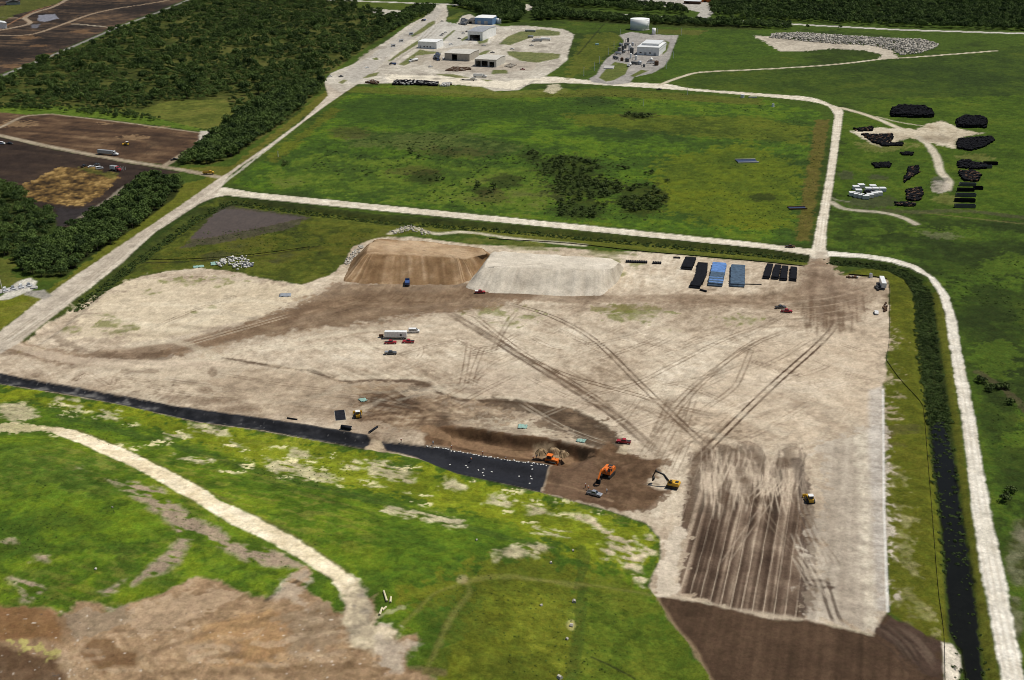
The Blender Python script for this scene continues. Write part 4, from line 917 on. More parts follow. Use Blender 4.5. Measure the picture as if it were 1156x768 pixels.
# ------------------------------------------------------------------ materials and mesh helpers
def fmat(name, rgb, rough=0.6, metal=0.0, dirt=0.25, scale=1.5, spec=0.4):
    if name in MATS:
        return MATS[name]
    m, n, l, b = nmat(name)
    tc = n.new('ShaderNodeNewGeometry')
    q = n.new('ShaderNodeTexNoise'); q.inputs['Scale'].default_value = scale; q.inputs['Detail'].default_value = 5
    l.new(tc.outputs['Position'], q.inputs['Vector'])
    r = n.new('ShaderNodeMapRange'); r.inputs['From Min'].default_value = 0.3; r.inputs['From Max'].default_value = 0.7
    r.inputs['To Min'].default_value = 1 - dirt; r.inputs['To Max'].default_value = 1 + dirt * 0.4
    l.new(q.outputs['Fac'], r.inputs['Value'])
    v = n.new('ShaderNodeVectorMath'); v.operation = 'SCALE'
    v.inputs[0].default_value = tuple(float(a) for a in rgb); l.new(r.outputs[0], v.inputs['Scale'])
    l.new(v.outputs[0], b.inputs['Base Color'])
    b.inputs['Roughness'].default_value = rough; b.inputs['Metallic'].default_value = metal; b.inputs['Specular IOR Level'].default_value = spec
    MATS[name] = m
    return m

def leaf_material(name, dark, light):
    m, n, l, b = nmat(name)
    oi = n.new('ShaderNodeObjectInfo'); g = n.new('ShaderNodeNewGeometry')
    q = n.new('ShaderNodeTexNoise'); q.inputs['Scale'].default_value = 0.05; q.inputs['Detail'].default_value = 4
    l.new(g.outputs['Position'], q.inputs['Vector'])
    q2 = n.new('ShaderNodeTexNoise'); q2.inputs['Scale'].default_value = 0.7; q2.inputs['Detail'].default_value = 3
    l.new(g.outputs['Position'], q2.inputs['Vector'])
    a1 = n.new('ShaderNodeMath'); a1.operation = 'MULTIPLY_ADD'; a1.inputs[1].default_value = 0.55
    l.new(oi.outputs['Random'], a1.inputs[0]); l.new(q.outputs['Fac'], a1.inputs[2])
    a2 = n.new('ShaderNodeMath'); a2.operation = 'ADD'; l.new(a1.outputs[0], a2.inputs[0]); l.new(q2.outputs['Fac'], a2.inputs[1])
    r = n.new('ShaderNodeMapRange'); r.inputs['From Min'].default_value = 0.88; r.inputs['From Max'].default_value = 1.62
    l.new(a2.outputs[0], r.inputs['Value'])
    mx = n.new('ShaderNodeMix'); mx.data_type = 'RGBA'
    l.new(r.outputs[0], mx.inputs['Factor'])
    mx.inputs[6].default_value = (*[float(v) for v in dark], 1); mx.inputs[7].default_value = (*[float(v) for v in light], 1)
    l.new(mx.outputs[2], b.inputs['Base Color'])
    b.inputs['Roughness'].default_value = 0.8; b.inputs['Specular IOR Level'].default_value = 0.15
    MATS[name] = m
    return m
leaf_material('wood_leaves', (0.018, 0.036, 0.009), (0.105, 0.160, 0.036))
leaf_material('bush_leaves', (0.026, 0.042, 0.010), (0.090, 0.125, 0.030))
leaf_material('tuft_leaves', (0.030, 0.055, 0.008), (0.090, 0.140, 0.020))
fmat('bark', (0.11, 0.085, 0.06), 0.9)

class MB:
    """collects boxes, cylinders and extruded outlines; build() links them as one mesh object"""
    def __init__(s):
        s.v = []; s.f = []
    def add(s, vs, fs):
        b = len(s.v); s.v += [tuple(v) for v in vs]; s.f += [tuple(b + i for i in f) for f in fs]; return s
    def box(s, x0, x1, y0, y1, z0, z1, tx=0.0, ty=0.0):
        """tx, ty pull the top in"""
        return s.add([(x0, y0, z0), (x1, y0, z0), (x1, y1, z0), (x0, y1, z0), (x0 + tx, y0 + ty, z1), (x1 - tx, y0 + ty, z1), (x1 - tx, y1 - ty, z1), (x0 + tx, y1 - ty, z1)],
                     [(3, 2, 1, 0), (4, 5, 6, 7), (0, 1, 5, 4), (1, 2, 6, 5), (2, 3, 7, 6), (3, 0, 4, 7)])
    def prism(s, prof, y0, y1, in0=0.0):
        """side outline in x, z extruded across y"""
        k = len(prof)
        vs = [(x, y0, z) for x, z in prof] + [(x, y1, z) for x, z in prof]
        fs = [tuple(range(k)), tuple(range(2 * k - 1, k - 1, -1))] + [(i, i + k, (i + 1) % k + k, (i + 1) % k) for i in range(k)]
        return s.add(vs, fs)
    def cyl(s, p0, p1, r0, r1=None, n=12):
        r1 = r0 if r1 is None else r1
        p0 = Vector(p0); p1 = Vector(p1); d = (p1 - p0).normalized()
        a = d.orthogonal().normalized(); b = d.cross(a)
        vs = []
        for p, r in ((p0, r0), (p1, r1)):
            vs += [p + a * r * math.cos(2 * math.pi * i / n) + b * r * math.sin(2 * math.pi * i / n) for i in range(n)]
        fs = [tuple(range(n - 1, -1, -1)), tuple(range(n, 2 * n))] + [(i, (i + 1) % n, (i + 1) % n + n, i + n) for i in range(n)]
        return s.add(vs, fs)
    def bar(s, p0, p1, w, h):
        """box beam between two points"""
        p0 = Vector(p0); p1 = Vector(p1); d = (p1 - p0).normalized()
        a = Vector((0, 0, 1)).cross(d)
        a = Vector((0, 1, 0)) if a.length < 1e-3 else a.normalized()
        b = d.cross(a)
        vs = [p + a * w / 2 * i + b * h / 2 * j for p in (p0, p1) for i, j in ((-1, -1), (1, -1), (1, 1), (-1, 1))]
        return s.add(vs, [(3, 2, 1, 0), (4, 5, 6, 7), (0, 1, 5, 4), (1, 2, 6, 5), (2, 3, 7, 6), (3, 0, 4, 7)])
    def mesh(s, name, mat, smooth_=False):
        me = bpy.data.meshes.new(name); me.from_pydata(s.v, [], s.f); me.materials.append(mat)
        bm = bmesh.new(); bm.from_mesh(me); bmesh.ops.recalc_face_normals(bm, faces=bm.faces); bm.to_mesh(me); bm.free()
        if smooth_:
            me.shade_smooth()
        return me
    def build(s, name, mat, parent=None, smooth_=False, **props):
        return link(name, s.mesh(name, mat, smooth_), parent, **props)

def empty(name, loc, rz, label, cat, group=None):
    o = bpy.data.objects.new(name, None); COLL.objects.link(o)
    o.empty_display_size = 0.5
    o.location = loc; o.rotation_euler = (0, 0, rz); o['label'] = label; o['category'] = cat
    if group:
        o['group'] = group
    return o

def kids(o):
    return [c for c in bpy.data.objects if c.parent == o]

def dup(root, loc, rz, label, group=None, scale=1.0, tree=None):
    """a copy of a thing with copies of its parts and sub-parts"""
    r = root.copy(); COLL.objects.link(r); r.location = loc; r.rotation_euler = (0, 0, rz); r.scale = (scale,) * 3
    r['label'] = label
    if group:
        r['group'] = group
    def rec(src, dst):
        for ch in src.children:
            c = ch.copy(); COLL.objects.link(c); c.parent = dst; rec(ch, c)
    rec(root, r)
    return r

def solo(o, label, cat, group=None):
    o['label'] = label; o['category'] = cat
    if group:
        o['group'] = group
    return o

# ------------------------------------------------------------------ trees
def crown_mesh(name, mat, lobes, leaves, size, seed, spread=1.0, flat_=0.75):
    """many leaf clumps spread through a few lobes; unit crown about 1 wide in radius"""
    r = np.random.default_rng(seed)
    P = []; 
    for k in range(lobes):
        a = r.uniform(0, 2 * math.pi); d = spread * math.sqrt(r.uniform(0, 1)) * 0.62
        c = np.array([math.cos(a) * d, math.sin(a) * d, r.uniform(-0.18, 0.30) + 0.12 * (1 - d)])
        rad = r.uniform(0.32, 0.52)
        v = r.normal(size=(leaves, 3)); v /= np.linalg.norm(v, axis=1, keepdims=True)
        v[:, 2] = np.where(v[:, 2] < -0.35, -v[:, 2], v[:, 2])
        rr = rad * r.uniform(0.55, 1.08, size=(leaves, 1))
        P.append(np.concatenate([c + v * rr * np.array([1, 1, flat_]), v], 1))
    P = np.concatenate(P); n_ = len(P)
    nor = P[:, 3:] + r.normal(size=(n_, 3)) * 0.55; nor /= np.linalg.norm(nor, axis=1, keepdims=True)
    t1 = np.cross(nor, r.normal(size=(n_, 3))); t1 /= np.linalg.norm(t1, axis=1, keepdims=True)
    t2 = np.cross(nor, t1)
    s = size * r.uniform(0.6, 1.3, size=(n_, 1))
    c = P[:, :3]
    co = np.stack([c - t1 * s, c - t2 * s * 0.7, c + t1 * s, c + t2 * s * 0.7], 1).reshape(-1, 3)
    q_ = np.arange(n_ * 4).reshape(-1, 4)
    return raw_mesh(name, co, q_, MATS[mat], None, False)
CROWNS = [crown_mesh('crown', 'wood_leaves', 7 + k, 60, 0.105, 100 + k, 1.0, 0.8) for k in range(4)]
BUSHES = [crown_mesh('bush', 'bush_leaves', 5, 46, 0.13, 200 + k, 0.9, 0.7) for k in range(3)]
leaf_material('ditch_leaves', (0.030, 0.050, 0.012), (0.085, 0.130, 0.030))
DITCHB = [crown_mesh('ditch_shrub', 'ditch_leaves', 5, 30, 0.15, 250 + k, 0.9, 0.6) for k in range(3)]
TUFTS = [crown_mesh('tuft', 'tuft_leaves', 3, 9, 0.26, 300 + k, 0.9, 0.5) for k in range(2)]
def trunk_mesh():
    b = MB(); b.cyl((0, 0, -1.2), (0.02, 0.01, -0.35), 0.075, 0.05, 7)
    for k in range(4):
        a = k * 1.57 + 0.4
        b.cyl((0.02, 0.01, -0.45), (0.45 * math.cos(a), 0.45 * math.sin(a), 0.1 + 0.06 * k), 0.035, 0.012, 5)
    return b.mesh('trunk', MATS['bark'])
TRUNK = trunk_mesh()

def inside(px_poly, x, y):
    return seg_dist(np.asarray(x, dtype=np.float32), np.asarray(y, dtype=np.float32), G(px_poly), True) > 0

def scatter(px_poly, spacing, gap=-2.0, seed=0, noise_scale=22):
    pl = G(px_poly); r = np.random.default_rng(seed + 500)
    x0, y0 = pl.min(0); x1, y1 = pl.max(0)
    gx, gy = np.meshgrid(np.arange(x0, x1, spacing), np.arange(y0, y1, spacing))
    gx = gx.ravel() + r.uniform(-0.48, 0.48, gx.size) * spacing; gy = gy.ravel() + r.uniform(-0.48, 0.48, gy.size) * spacing
    k = seg_dist(gx.astype(np.float32), gy.astype(np.float32), pl, True) > 0
    gx, gy = gx[k], gy[k]
    # leave out what the camera cannot get near
    k = np.abs(gx) < 0.62 * (gy * CP + CAM_H * SP)
    gx, gy = gx[k], gy[k]
    nn = fbm(gx.astype(np.float32), gy.astype(np.float32), noise_scale, 3, 40 + seed)
    k = nn > gap
    return gx[k], gy[k], nn[k]

ALLT = []
def wood(px_poly, spacing, rmin, rmax, lab, gap=-2.0, seed=0, tall=1.0):
    gx, gy, nn = scatter(px_poly, spacing, gap, seed)
    r = np.random.default_rng(seed + 900)
    for x_, y_, q_ in zip(gx, gy, nn):
        ALLT.append((x_, y_, r.uniform(rmin, rmax) * (1 + 0.18 * q_), lab, tall * r.uniform(0.85, 1.2), r.uniform(0, 6.28), int(r.integers(4))))
wood(BELT, 5.2, 3.2, 5.0, 'dense green tree in the thick belt beside the main gravel road', -2, 1)
wood(WESTWOOD, 5.6, 2.8, 4.4, 'green tree in the wood below the brown fields at the left edge', -0.6, 2)
wood(FOREST, 6.2, 1.5, 4.0, 'tree of the broad dark wood in the upper left', -0.22, 3)
wood(FOREST, 21.0, 4.2, 6.4, 'tall tree of the broad dark wood in the upper left', -0.1, 13, 1.15)
wood([(205, 186), (224, 168), (245, 151), (270, 128), (295, 112), (352, 92), (362, 102), (330, 132), (294, 156), (262, 178), (238, 186)], 5.5, 3.2, 5.0, 'leafy tree in the row lining the left side of the gravel road', -2, 4)
wood([(60, 119), (170, 128), (200, 140), (180, 138), (60, 126), (-60, 122), (-60, 117)], 5, 1.8, 3.0, 'low bright shrub-like tree along the lower edge of the wood', -0.5, 5)
wood([(428, 44), (440, 30), (452, 18), (470, 8), (494, 8), (488, 14), (462, 26)], 6, 3, 5.2, 'tree beside the gate road near the highway', -1.0, 6, 1.1)
wood([(512, 3), (556, 1), (594, 12), (590, 25), (562, 27), (548, 19), (530, 11), (516, 10)], 7, 4.5, 7.0, 'tall dark tree behind the blue shed', -2, 7, 1.3)
wood([(600, 4), (636, 8), (640, 22), (604, 24)], 7, 4.5, 7.0, 'tall dark tree in the clump near the white dirt loop', -2, 8, 1.3)
wood([(640, 17), (700, 20.5), (785, 25), (860, 29), (860, 32), (780, 29.5), (700, 26), (640, 22)], 6, 3.6, 5.6, 'dark tree in the row behind the big white tank', -1.2, 9, 1.2)
wood([(430, -9), (600, -9), (640, 2), (700, 5), (770, 10), (780, 18), (700, 12), (640, 8), (600, 2), (505, 0)], 8, 4, 6.5, 'far tree beyond the highway at the top', -0.3, 10, 1.2)
wood([(802, -14), (803, 17), (830, 22), (900, 24.5), (1016, 31), (1156, 35), (1400, 43), (1400, -30)], 8.5, 3.6, 6.2, 'tree of the dark wood behind the highway at the top right', -0.75, 11, 1.2)
wood([(844, 24.5), (892, 27), (892, 34), (844, 31)], 6, 3, 4.5, 'bushy tree between the highway and the pale rubble', -1.5, 12)
for px_, py_ in ((911, 33), (948, 33.5)):
    p = at(px_, py_); ALLT.append((p.x, p.y, 4.0, 'lone round tree standing beside the far highway', 1.2, 0.3, 1))
ALLT.sort(key=lambda t_: math.hypot(t_[0], t_[1]) / t_[2])
near_t, far_t = ALLT[:290], ALLT[290:]
tcount = {}
for x_, y_, r_, lab, tall, rot, kd in near_t:
    z_ = float(H(np.array([x_]), np.array([y_]))[0])
    if 'thick belt' in lab:
        lab = 'dense green tree at the upper end of the belt beside the main road' if y_ > 720 else 'dense green tree at the lower end of the belt above the pump station' if y_ < 580 else 'dense green tree in the middle of the belt beside the main road'
    o = empty('tree', (x_, y_, z_ - 0.3), rot, lab, 'tree', 'trees: ' + lab)
    o.scale = (r_, r_, r_ * tall)
    c_ = link('crown', CROWNS[kd], o); c_.location = (0, 0, 0.75)
    t_ = link('trunk', TRUNK, o); t_.location = (0, 0, 0.85)

def gn_stuff(name, label, pts, meshes, cat_name):
    """one object that scatters plant meshes over its points; pts rows are x, y, z, radius, height factor, turn"""
    pts = np.asarray(pts, dtype=np.float32)
    r = np.random.default_rng(5)
    pick = r.integers(0, len(meshes), len(pts))
    me = bpy.data.meshes.new(name); me.vertices.add(len(pts)); me.vertices.foreach_set('co', pts[:, :3].ravel())
    for an, tp, arr in (('turn', 'FLOAT', pts[:, 5]), ('pick', 'INT', pick.astype(np.int32))):
        a = me.attributes.new(an, tp, 'POINT'); a.data.foreach_set('value', np.ascontiguousarray(arr))
    a = me.attributes.new('size', 'FLOAT_VECTOR', 'POINT')
    a.data.foreach_set('vector', np.ascontiguousarray(np.stack([pts[:, 3], pts[:, 3], pts[:, 3] * pts[:, 4]], 1)).ravel())
    tc = bpy.data.collections.new(cat_name)
    for k, mm in enumerate(meshes):
        to = bpy.data.objects.new(cat_name + '_%d' % k, mm); tc.objects.link(to)
    ng = bpy.data.node_groups.new(name + '_scatter', 'GeometryNodeTree')
    ng.interface.new_socket('Geometry', in_out='INPUT', socket_type='NodeSocketGeometry')
    ng.interface.new_socket('Geometry', in_out='OUTPUT', socket_type='NodeSocketGeometry')
    N = ng.nodes; L = ng.links
    gi = N.new('NodeGroupInput'); go = N.new('NodeGroupOutput')
    ci = N.new('GeometryNodeCollectionInfo'); ci.inputs['Collection'].default_value = tc
    ci.inputs['Separate Children'].default_value = True; ci.inputs['Reset Children'].default_value = True
    ip = N.new('GeometryNodeInstanceOnPoints'); ip.inputs['Pick Instance'].default_value = True
    mp = N.new('GeometryNodeMeshToPoints')
    L.new(gi.outputs[0], mp.inputs['Mesh']); L.new(mp.outputs[0], ip.inputs['Points']); L.new(ci.outputs[0], ip.inputs['Instance'])
    def na(nm_, tp):
        q_ = N.new('GeometryNodeInputNamedAttribute'); q_.data_type = tp; q_.inputs['Name'].default_value = nm_
        return q_.outputs['Attribute']
    L.new(na('pick', 'INT'), ip.inputs['Instance Index'])
    cx = N.new('ShaderNodeCombineXYZ'); L.new(na('turn', 'FLOAT'), cx.inputs['Z'])
    L.new(cx.outputs[0], ip.inputs['Rotation'])
    L.new(na('size', 'FLOAT_VECTOR'), ip.inputs['Scale'])
    L.new(ip.outputs[0], go.inputs[0])
    o = link(name, me, None, kind='stuff', label=label)
    md = o.modifiers.new('scatter', 'NODES'); md.node_group = ng
    return o
fp = [(x_, y_, 0.75 * r_ * tall - 0.2, r_, tall, rot) for x_, y_, r_, lab, tall, rot, kd in far_t]
gn_stuff('woodland', 'dark scrubby woodland merging into one mass in the upper left and along the top', fp, CROWNS, 'woodland_crowns')
print('trees', len(near_t), len(far_t))

# bushes of the meadow, each one its own
bp_ = []
for n_, (px_, py_, rx_, ry_, sp_) in enumerate([(600, 177, 12, 4, 4.5), (642, 190, 36, 12, 5), (662, 212, 42, 13, 5), (655, 236, 32, 11, 5.5), (724, 225, 28, 17, 4.6), (720, 131.5, 17, 3, 4.5), (735, 197, 6, 3, 4), (752, 204, 6, 2.5, 4), (705, 190, 8, 3, 5), (484, 203, 18, 6, 9), (545, 213, 16, 6, 8), (465, 172, 10, 2.5, 6), (476, 177, 7, 2, 5), (325, 186, 8, 4, 6), (1110, 432, 9, 5, 3.4), (1128, 440, 12, 5, 3.4), (1140, 455, 12, 5, 4.0), (1136, 560, 6, 8, 4.5), (1150, 600, 5, 8, 5)]):
    a = np.linspace(0, 2 * math.pi, 12, endpoint=False)
    gx, gy, nn = scatter(np.stack([px_ + rx_ * np.cos(a), py_ + ry_ * np.sin(a)], 1), sp_, -0.35 if n_ < 5 else -2, 60 + n_, 14)
    for x_, y_ in zip(gx, gy):
        bp_.append((x_, y_, random.uniform(1.7, 3.3), n_))
bp_.sort(key=lambda q_: math.hypot(q_[0], q_[1]) / q_[2])
for x_, y_, r_, n_ in bp_[:300]:
    lab = ('dark bush in the small patch at the upper left of the meadow thicket', 'dark bush in the upper part of the large meadow thicket', 'dark bush in the middle of the large meadow thicket', 'dark bush in the lower part of the large meadow thicket')[n_] if n_ < 4 else 'dark bush in the flat strip of bushes at the top of the meadow' if n_ == 5 else 'dark bush right of the white road along the east ditch' if n_ >= 14 else 'dark bush of the scattered few on the left side of the meadow' if n_ >= 9 else 'dark bush in the dense right-hand thicket of the meadow by the white road' if n_ == 4 else 'small dark bush standing in the open meadow'
    o = link('bush', BUSHES[random.randrange(3)]); o.location = (x_, y_, 0.35 * r_); o.rotation_euler = (0, 0, random.uniform(0, 6.28)); o.scale = (r_, r_, r_ * random.uniform(0.8, 1.15))
    solo(o, lab, 'bush', 'bushes: ' + lab)
# verge shrubs and low weeds that no one could count
def along(pl, half, step, rmin, rmax, seed, t0=0.0, t1=1.0):
    r = np.random.default_rng(seed); out = []
    seg = np.linalg.norm(np.diff(pl, axis=0), axis=1); cum = np.concatenate([[0], np.cumsum(seg)])
    for s_ in np.arange(cum[-1] * t0, cum[-1] * t1, step):
        x_ = np.interp(s_, cum, pl[:, 0]) + r.uniform(-half, half); y_ = np.interp(s_, cum, pl[:, 1]) + r.uniform(-half, half)
        z_ = float(H(np.array([x_]), np.array([y_]))[0]); q_ = r.uniform(rmin, rmax)
        out.append((x_, y_, z_ + 0.2 * q_, q_, r.uniform(0.6, 1.0), r.uniform(0, 6.28)))
    return out
dv = along(DIT_N, 4.0, 0.4, 0.5, 1.4, 1) + along(DIT_W, 3.5, 0.35, 0.5, 1.4, 2, 0, 0.8) + along(DIT_E, 4.5, 0.14, 0.5, 1.5, 3, 0, 0.55) + along(DIT_E, 4.2, 0.45, 0.4, 1.3, 4, 0.55, 0.8) + along(DIT_E, 4.0, 0.9, 0.3, 1.1, 5, 0.8, 1.0)
gn_stuff('ditch_shrubs', 'dark low shrubs and reeds choking the drainage ditches', dv, DITCHB, 'ditch_shrub_kinds')
def tufts(px_poly, spacing, rmin, rmax, gap, seed):
    gx, gy, nn = scatter(px_poly, spacing, gap, seed, 30)
    r = np.random.default_rng(seed); k = r.uniform(rmin, rmax, len(gx))
    return np.stack([gx, gy, H(gx, gy) + 0.05, k, r.uniform(0.4, 0.9, len(gx)), r.uniform(0, 6.28, len(gx))], 1)
ms = np.concatenate([tufts([(380, 160), (480, 150), (600, 165), (640, 222), (600, 240), (430, 222), (330, 205)], 5.5, 0.6, 1.7, 0.12, 81), tufts([(600, 168), (700, 172), (760, 205), (750, 250), (610, 246)], 6.0, 0.6, 1.6, -0.1, 82), tufts([(640, 104), (860, 116), (900, 130), (700, 124), (560, 112)], 9.0, 0.5, 1.5, 0.1, 83)])
gn_stuff('meadow_scrub', 'loose low scrub scattered through the green meadow', ms, DITCHB, 'meadow_scrub_kinds')
tf = np.concatenate([tufts(MEADOW, 5.0, 0.3, 1.0, 0.05, 71), tufts([(1100, 384), (1300, 330), (1300, 850), (1196, 850), (1160, 700), (1130, 576)], 2.6, 0.2, 0.7, -0.1, 72), tufts([(1060, 305), (1300, 250), (1300, 340), (1090, 380)], 4, 0.4, 1.2, 0.0, 73),
                     tufts([(0, 436), (290, 489), (516, 538), (612, 560), (728, 594), (742, 634), (800, 768), (470, 768), (400, 640), (280, 575), (70, 480), (0, 470)], 2.4, 0.15, 0.5, 0.15, 74), tufts([(0, 500), (70, 495), (280, 605), (330, 640), (215, 650), (100, 680), (0, 680)], 2.2, 0.15, 0.5, 0.1, 75),
                     tufts([(230, 262), (300, 255), (420, 262), (395, 290), (350, 300), (260, 292), (190, 300)], 3, 0.3, 0.9, 0.0, 76)])
gn_stuff('weeds', 'low weeds and grass tufts growing over the fields and slopes', tf, TUFTS, 'weed_kinds')
print('bushes', len(bp_), 'ditch', len(dv), 'tufts', len(tf))
# ------------------------------------------------------------------ soil heaps
def heap(name, label, base_px, top_px, h, cols, mat_rag=0.35, seed=0, streak=1.0):
    """flat-topped heap: foot on the ground, shoulder at height h; both outlines have the same number of points"""
    nb = 180
    def loop(pl):
        p = np.asarray(pl); p = np.concatenate([p, p[:1]]); out = []
        # equal share of points for each stretch so that foot and shoulder stay paired
        m_ = len(p) - 1
        for k in range(m_):
            n_ = nb // m_ + (1 if k < nb % m_ else 0)
            for t_ in np.arange(n_) / n_:
                out.append(p[k] * (1 - t_) + p[k + 1] * t_)
        q_ = np.array(out)
        for _ in range(5):
            q_ = 0.25 * np.roll(q_, 1, 0) + 0.5 * q_ + 0.25 * np.roll(q_, -1, 0)
        return q_
    b = loop(flat(base_px)); t = loop(flat(top_px, h))
    cen = t.mean(0)
    rows = []; NS, NT = 14, 9
    r = np.random.default_rng(seed)
    u = np.arange(nb)
    for k in range(NS + 1):
        f = k / NS
        p = b * (1 - f) + t * f
        z = h * (f - 0.06 * math.sin(2 * math.pi * f)) - 0.15 * (k == 0)
        rows.append((p, np.full(nb, z), f))
    for k in range(1, NT + 1):
        f = k / NT
        rows.append((t * (1 - f) + cen * f, np.full(nb, h + 0.25 * math.sin(f * 2)), 1 + f))
    co, cl = [], []
    for p, z, f in rows:
        x_, y_ = p[:, 0].astype(np.float32), p[:, 1].astype(np.float32)
        nz = fbm(x_, y_, 5, 3, seed + 3) * 0.35 + fbm(x_, y_, 1.6, 2, seed + 4) * 0.15
        rib = vnoise(u * 0.9, np.full(nb, 3.3 + 0.25 * f), seed + 9)
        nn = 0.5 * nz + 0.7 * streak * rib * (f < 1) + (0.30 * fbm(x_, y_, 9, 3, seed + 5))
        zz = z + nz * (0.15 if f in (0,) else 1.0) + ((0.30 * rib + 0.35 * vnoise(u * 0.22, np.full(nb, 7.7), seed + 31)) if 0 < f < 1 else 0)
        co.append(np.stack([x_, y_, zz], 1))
        cl.append(mixc(nn + (0.35 if f >= 1 else -0.1), *cols))  # top set lighter and slopes darker, the fall of light put into the colour
    co = np.concatenate(co); cl = np.concatenate(cl)
    R = len(rows); gi = np.arange(R * nb).reshape(R, nb)
    q_ = np.stack([gi[:-1], np.roll(gi[:-1], -1, 1), np.roll(gi[1:], -1, 1), gi[1:]], -1).reshape(-1, 4)
    o = link(name, raw_mesh(name, co, q_, MATS['sand'], cl))
    return solo(o, label, 'soil heap')
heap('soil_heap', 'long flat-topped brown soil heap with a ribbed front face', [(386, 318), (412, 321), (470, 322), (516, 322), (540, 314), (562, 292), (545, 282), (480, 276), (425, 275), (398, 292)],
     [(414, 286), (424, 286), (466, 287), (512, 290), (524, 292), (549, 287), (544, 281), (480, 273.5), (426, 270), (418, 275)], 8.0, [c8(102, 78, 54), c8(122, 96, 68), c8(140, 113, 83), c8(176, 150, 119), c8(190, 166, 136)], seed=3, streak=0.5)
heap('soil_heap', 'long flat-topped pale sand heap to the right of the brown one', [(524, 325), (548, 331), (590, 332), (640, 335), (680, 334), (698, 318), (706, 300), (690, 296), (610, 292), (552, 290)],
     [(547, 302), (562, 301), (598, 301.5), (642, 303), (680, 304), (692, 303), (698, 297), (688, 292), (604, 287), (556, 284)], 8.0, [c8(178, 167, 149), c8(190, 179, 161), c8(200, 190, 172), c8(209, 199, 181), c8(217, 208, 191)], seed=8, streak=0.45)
# spoil next to the orange bulldozer
for k, (px_, py_, w_, h_) in enumerate(((611, 511, 7, 1.3), (624, 510, 8, 1.6), (636, 513, 6, 1.1))):
    q = [(px_ + w_ * math.cos(a_) * (1 + 0.15 * math.sin(3 * a_ + k)), py_ + 4.2 * math.sin(a_)) for a_ in np.linspace(math.pi, -math.pi, 10, endpoint=False)]
    q2 = [(px_ + 0.3 * (x_ - px_), py_ - 3.0 + 0.3 * (y_ - py_)) for x_, y_ in q]
    heap('spoil_heap', ('left', 'middle and largest', 'right')[k] + ' of three small tan spoil heaps behind the orange bulldozer', q, q2, h_, [c8(112, 92, 68), c8(142, 120, 92), c8(168, 146, 116)], seed=5 + k)

# ------------------------------------------------------------------ vehicle kit
fmat('tyre_rubber', (0.02, 0.02, 0.02), 0.9); fmat('rim_steel', (0.45, 0.45, 0.45), 0.4, 0.6)
fmat('glass_dark', (0.02, 0.025, 0.03), 0.1, 0.0, 0.1); fmat('steel_dark', (0.05, 0.05, 0.05), 0.6, 0.3)
fmat('paint_white', (0.78, 0.78, 0.76), 0.35); fmat('paint_red', (0.34, 0.018, 0.03), 0.35); fmat('paint_grey', (0.10, 0.105, 0.11), 0.35, 0.2)
fmat('paint_silver', (0.42, 0.44, 0.47), 0.3, 0.4); fmat('paint_blue', (0.05, 0.10, 0.26), 0.4); fmat('paint_black', (0.02, 0.02, 0.022), 0.3)
fmat('paint_orange', (0.72, 0.17, 0.02), 0.45); fmat('paint_yellow', (0.62, 0.36, 0.03), 0.45); fmat('machine_black', (0.025, 0.024, 0.022), 0.6)
fmat('lamp_glass', (0.7, 0.65, 0.5), 0.2); fmat('tail_glass', (0.3, 0.01, 0.01), 0.3)
fmat('galvanised', (0.42, 0.44, 0.46), 0.45, 0.5); fmat('concrete', (0.42, 0.40, 0.37), 0.9); fmat('white_sheet', (0.80, 0.80, 0.77), 0.5, 0.0, 0.15, 0.4)
fmat('cream_sheet', (0.55, 0.52, 0.45), 0.6, 0.0, 0.2, 0.4); fmat('grey_roof', (0.36, 0.37, 0.38), 0.5, 0.2, 0.25, 0.3); fmat('blue_sheet', (0.13, 0.24, 0.42), 0.5, 0.1, 0.2, 0.4)
fmat('dark_roof', (0.07, 0.065, 0.06), 0.8); fmat('tan_sheet', (0.42, 0.38, 0.31), 0.7, 0.0, 0.2, 0.4); fmat('rust', (0.11, 0.065, 0.04), 0.95, 0.0, 0.3, 1.0, 0.1); fmat('timber', (0.28, 0.2, 0.12), 0.9)

def wheels(root, xs, half, r, w=0.26, dual=False):
    for x_ in xs:
        for s in (-1, 1):
            b = MB(); y0 = s * half
            b.cyl((x_, y0 - w / 2, r), (x_, y0 + w / 2, r), r, None, 14)
            wl = b.build('wheel', MATS['tyre_rubber'], root)
            MB().cyl((x_, y0 + s * w * 0.4, r), (x_, y0 + s * (w * 0.5 + 0.015), r), r * 0.55, None, 10).build('rim', MATS['rim_steel'], wl)

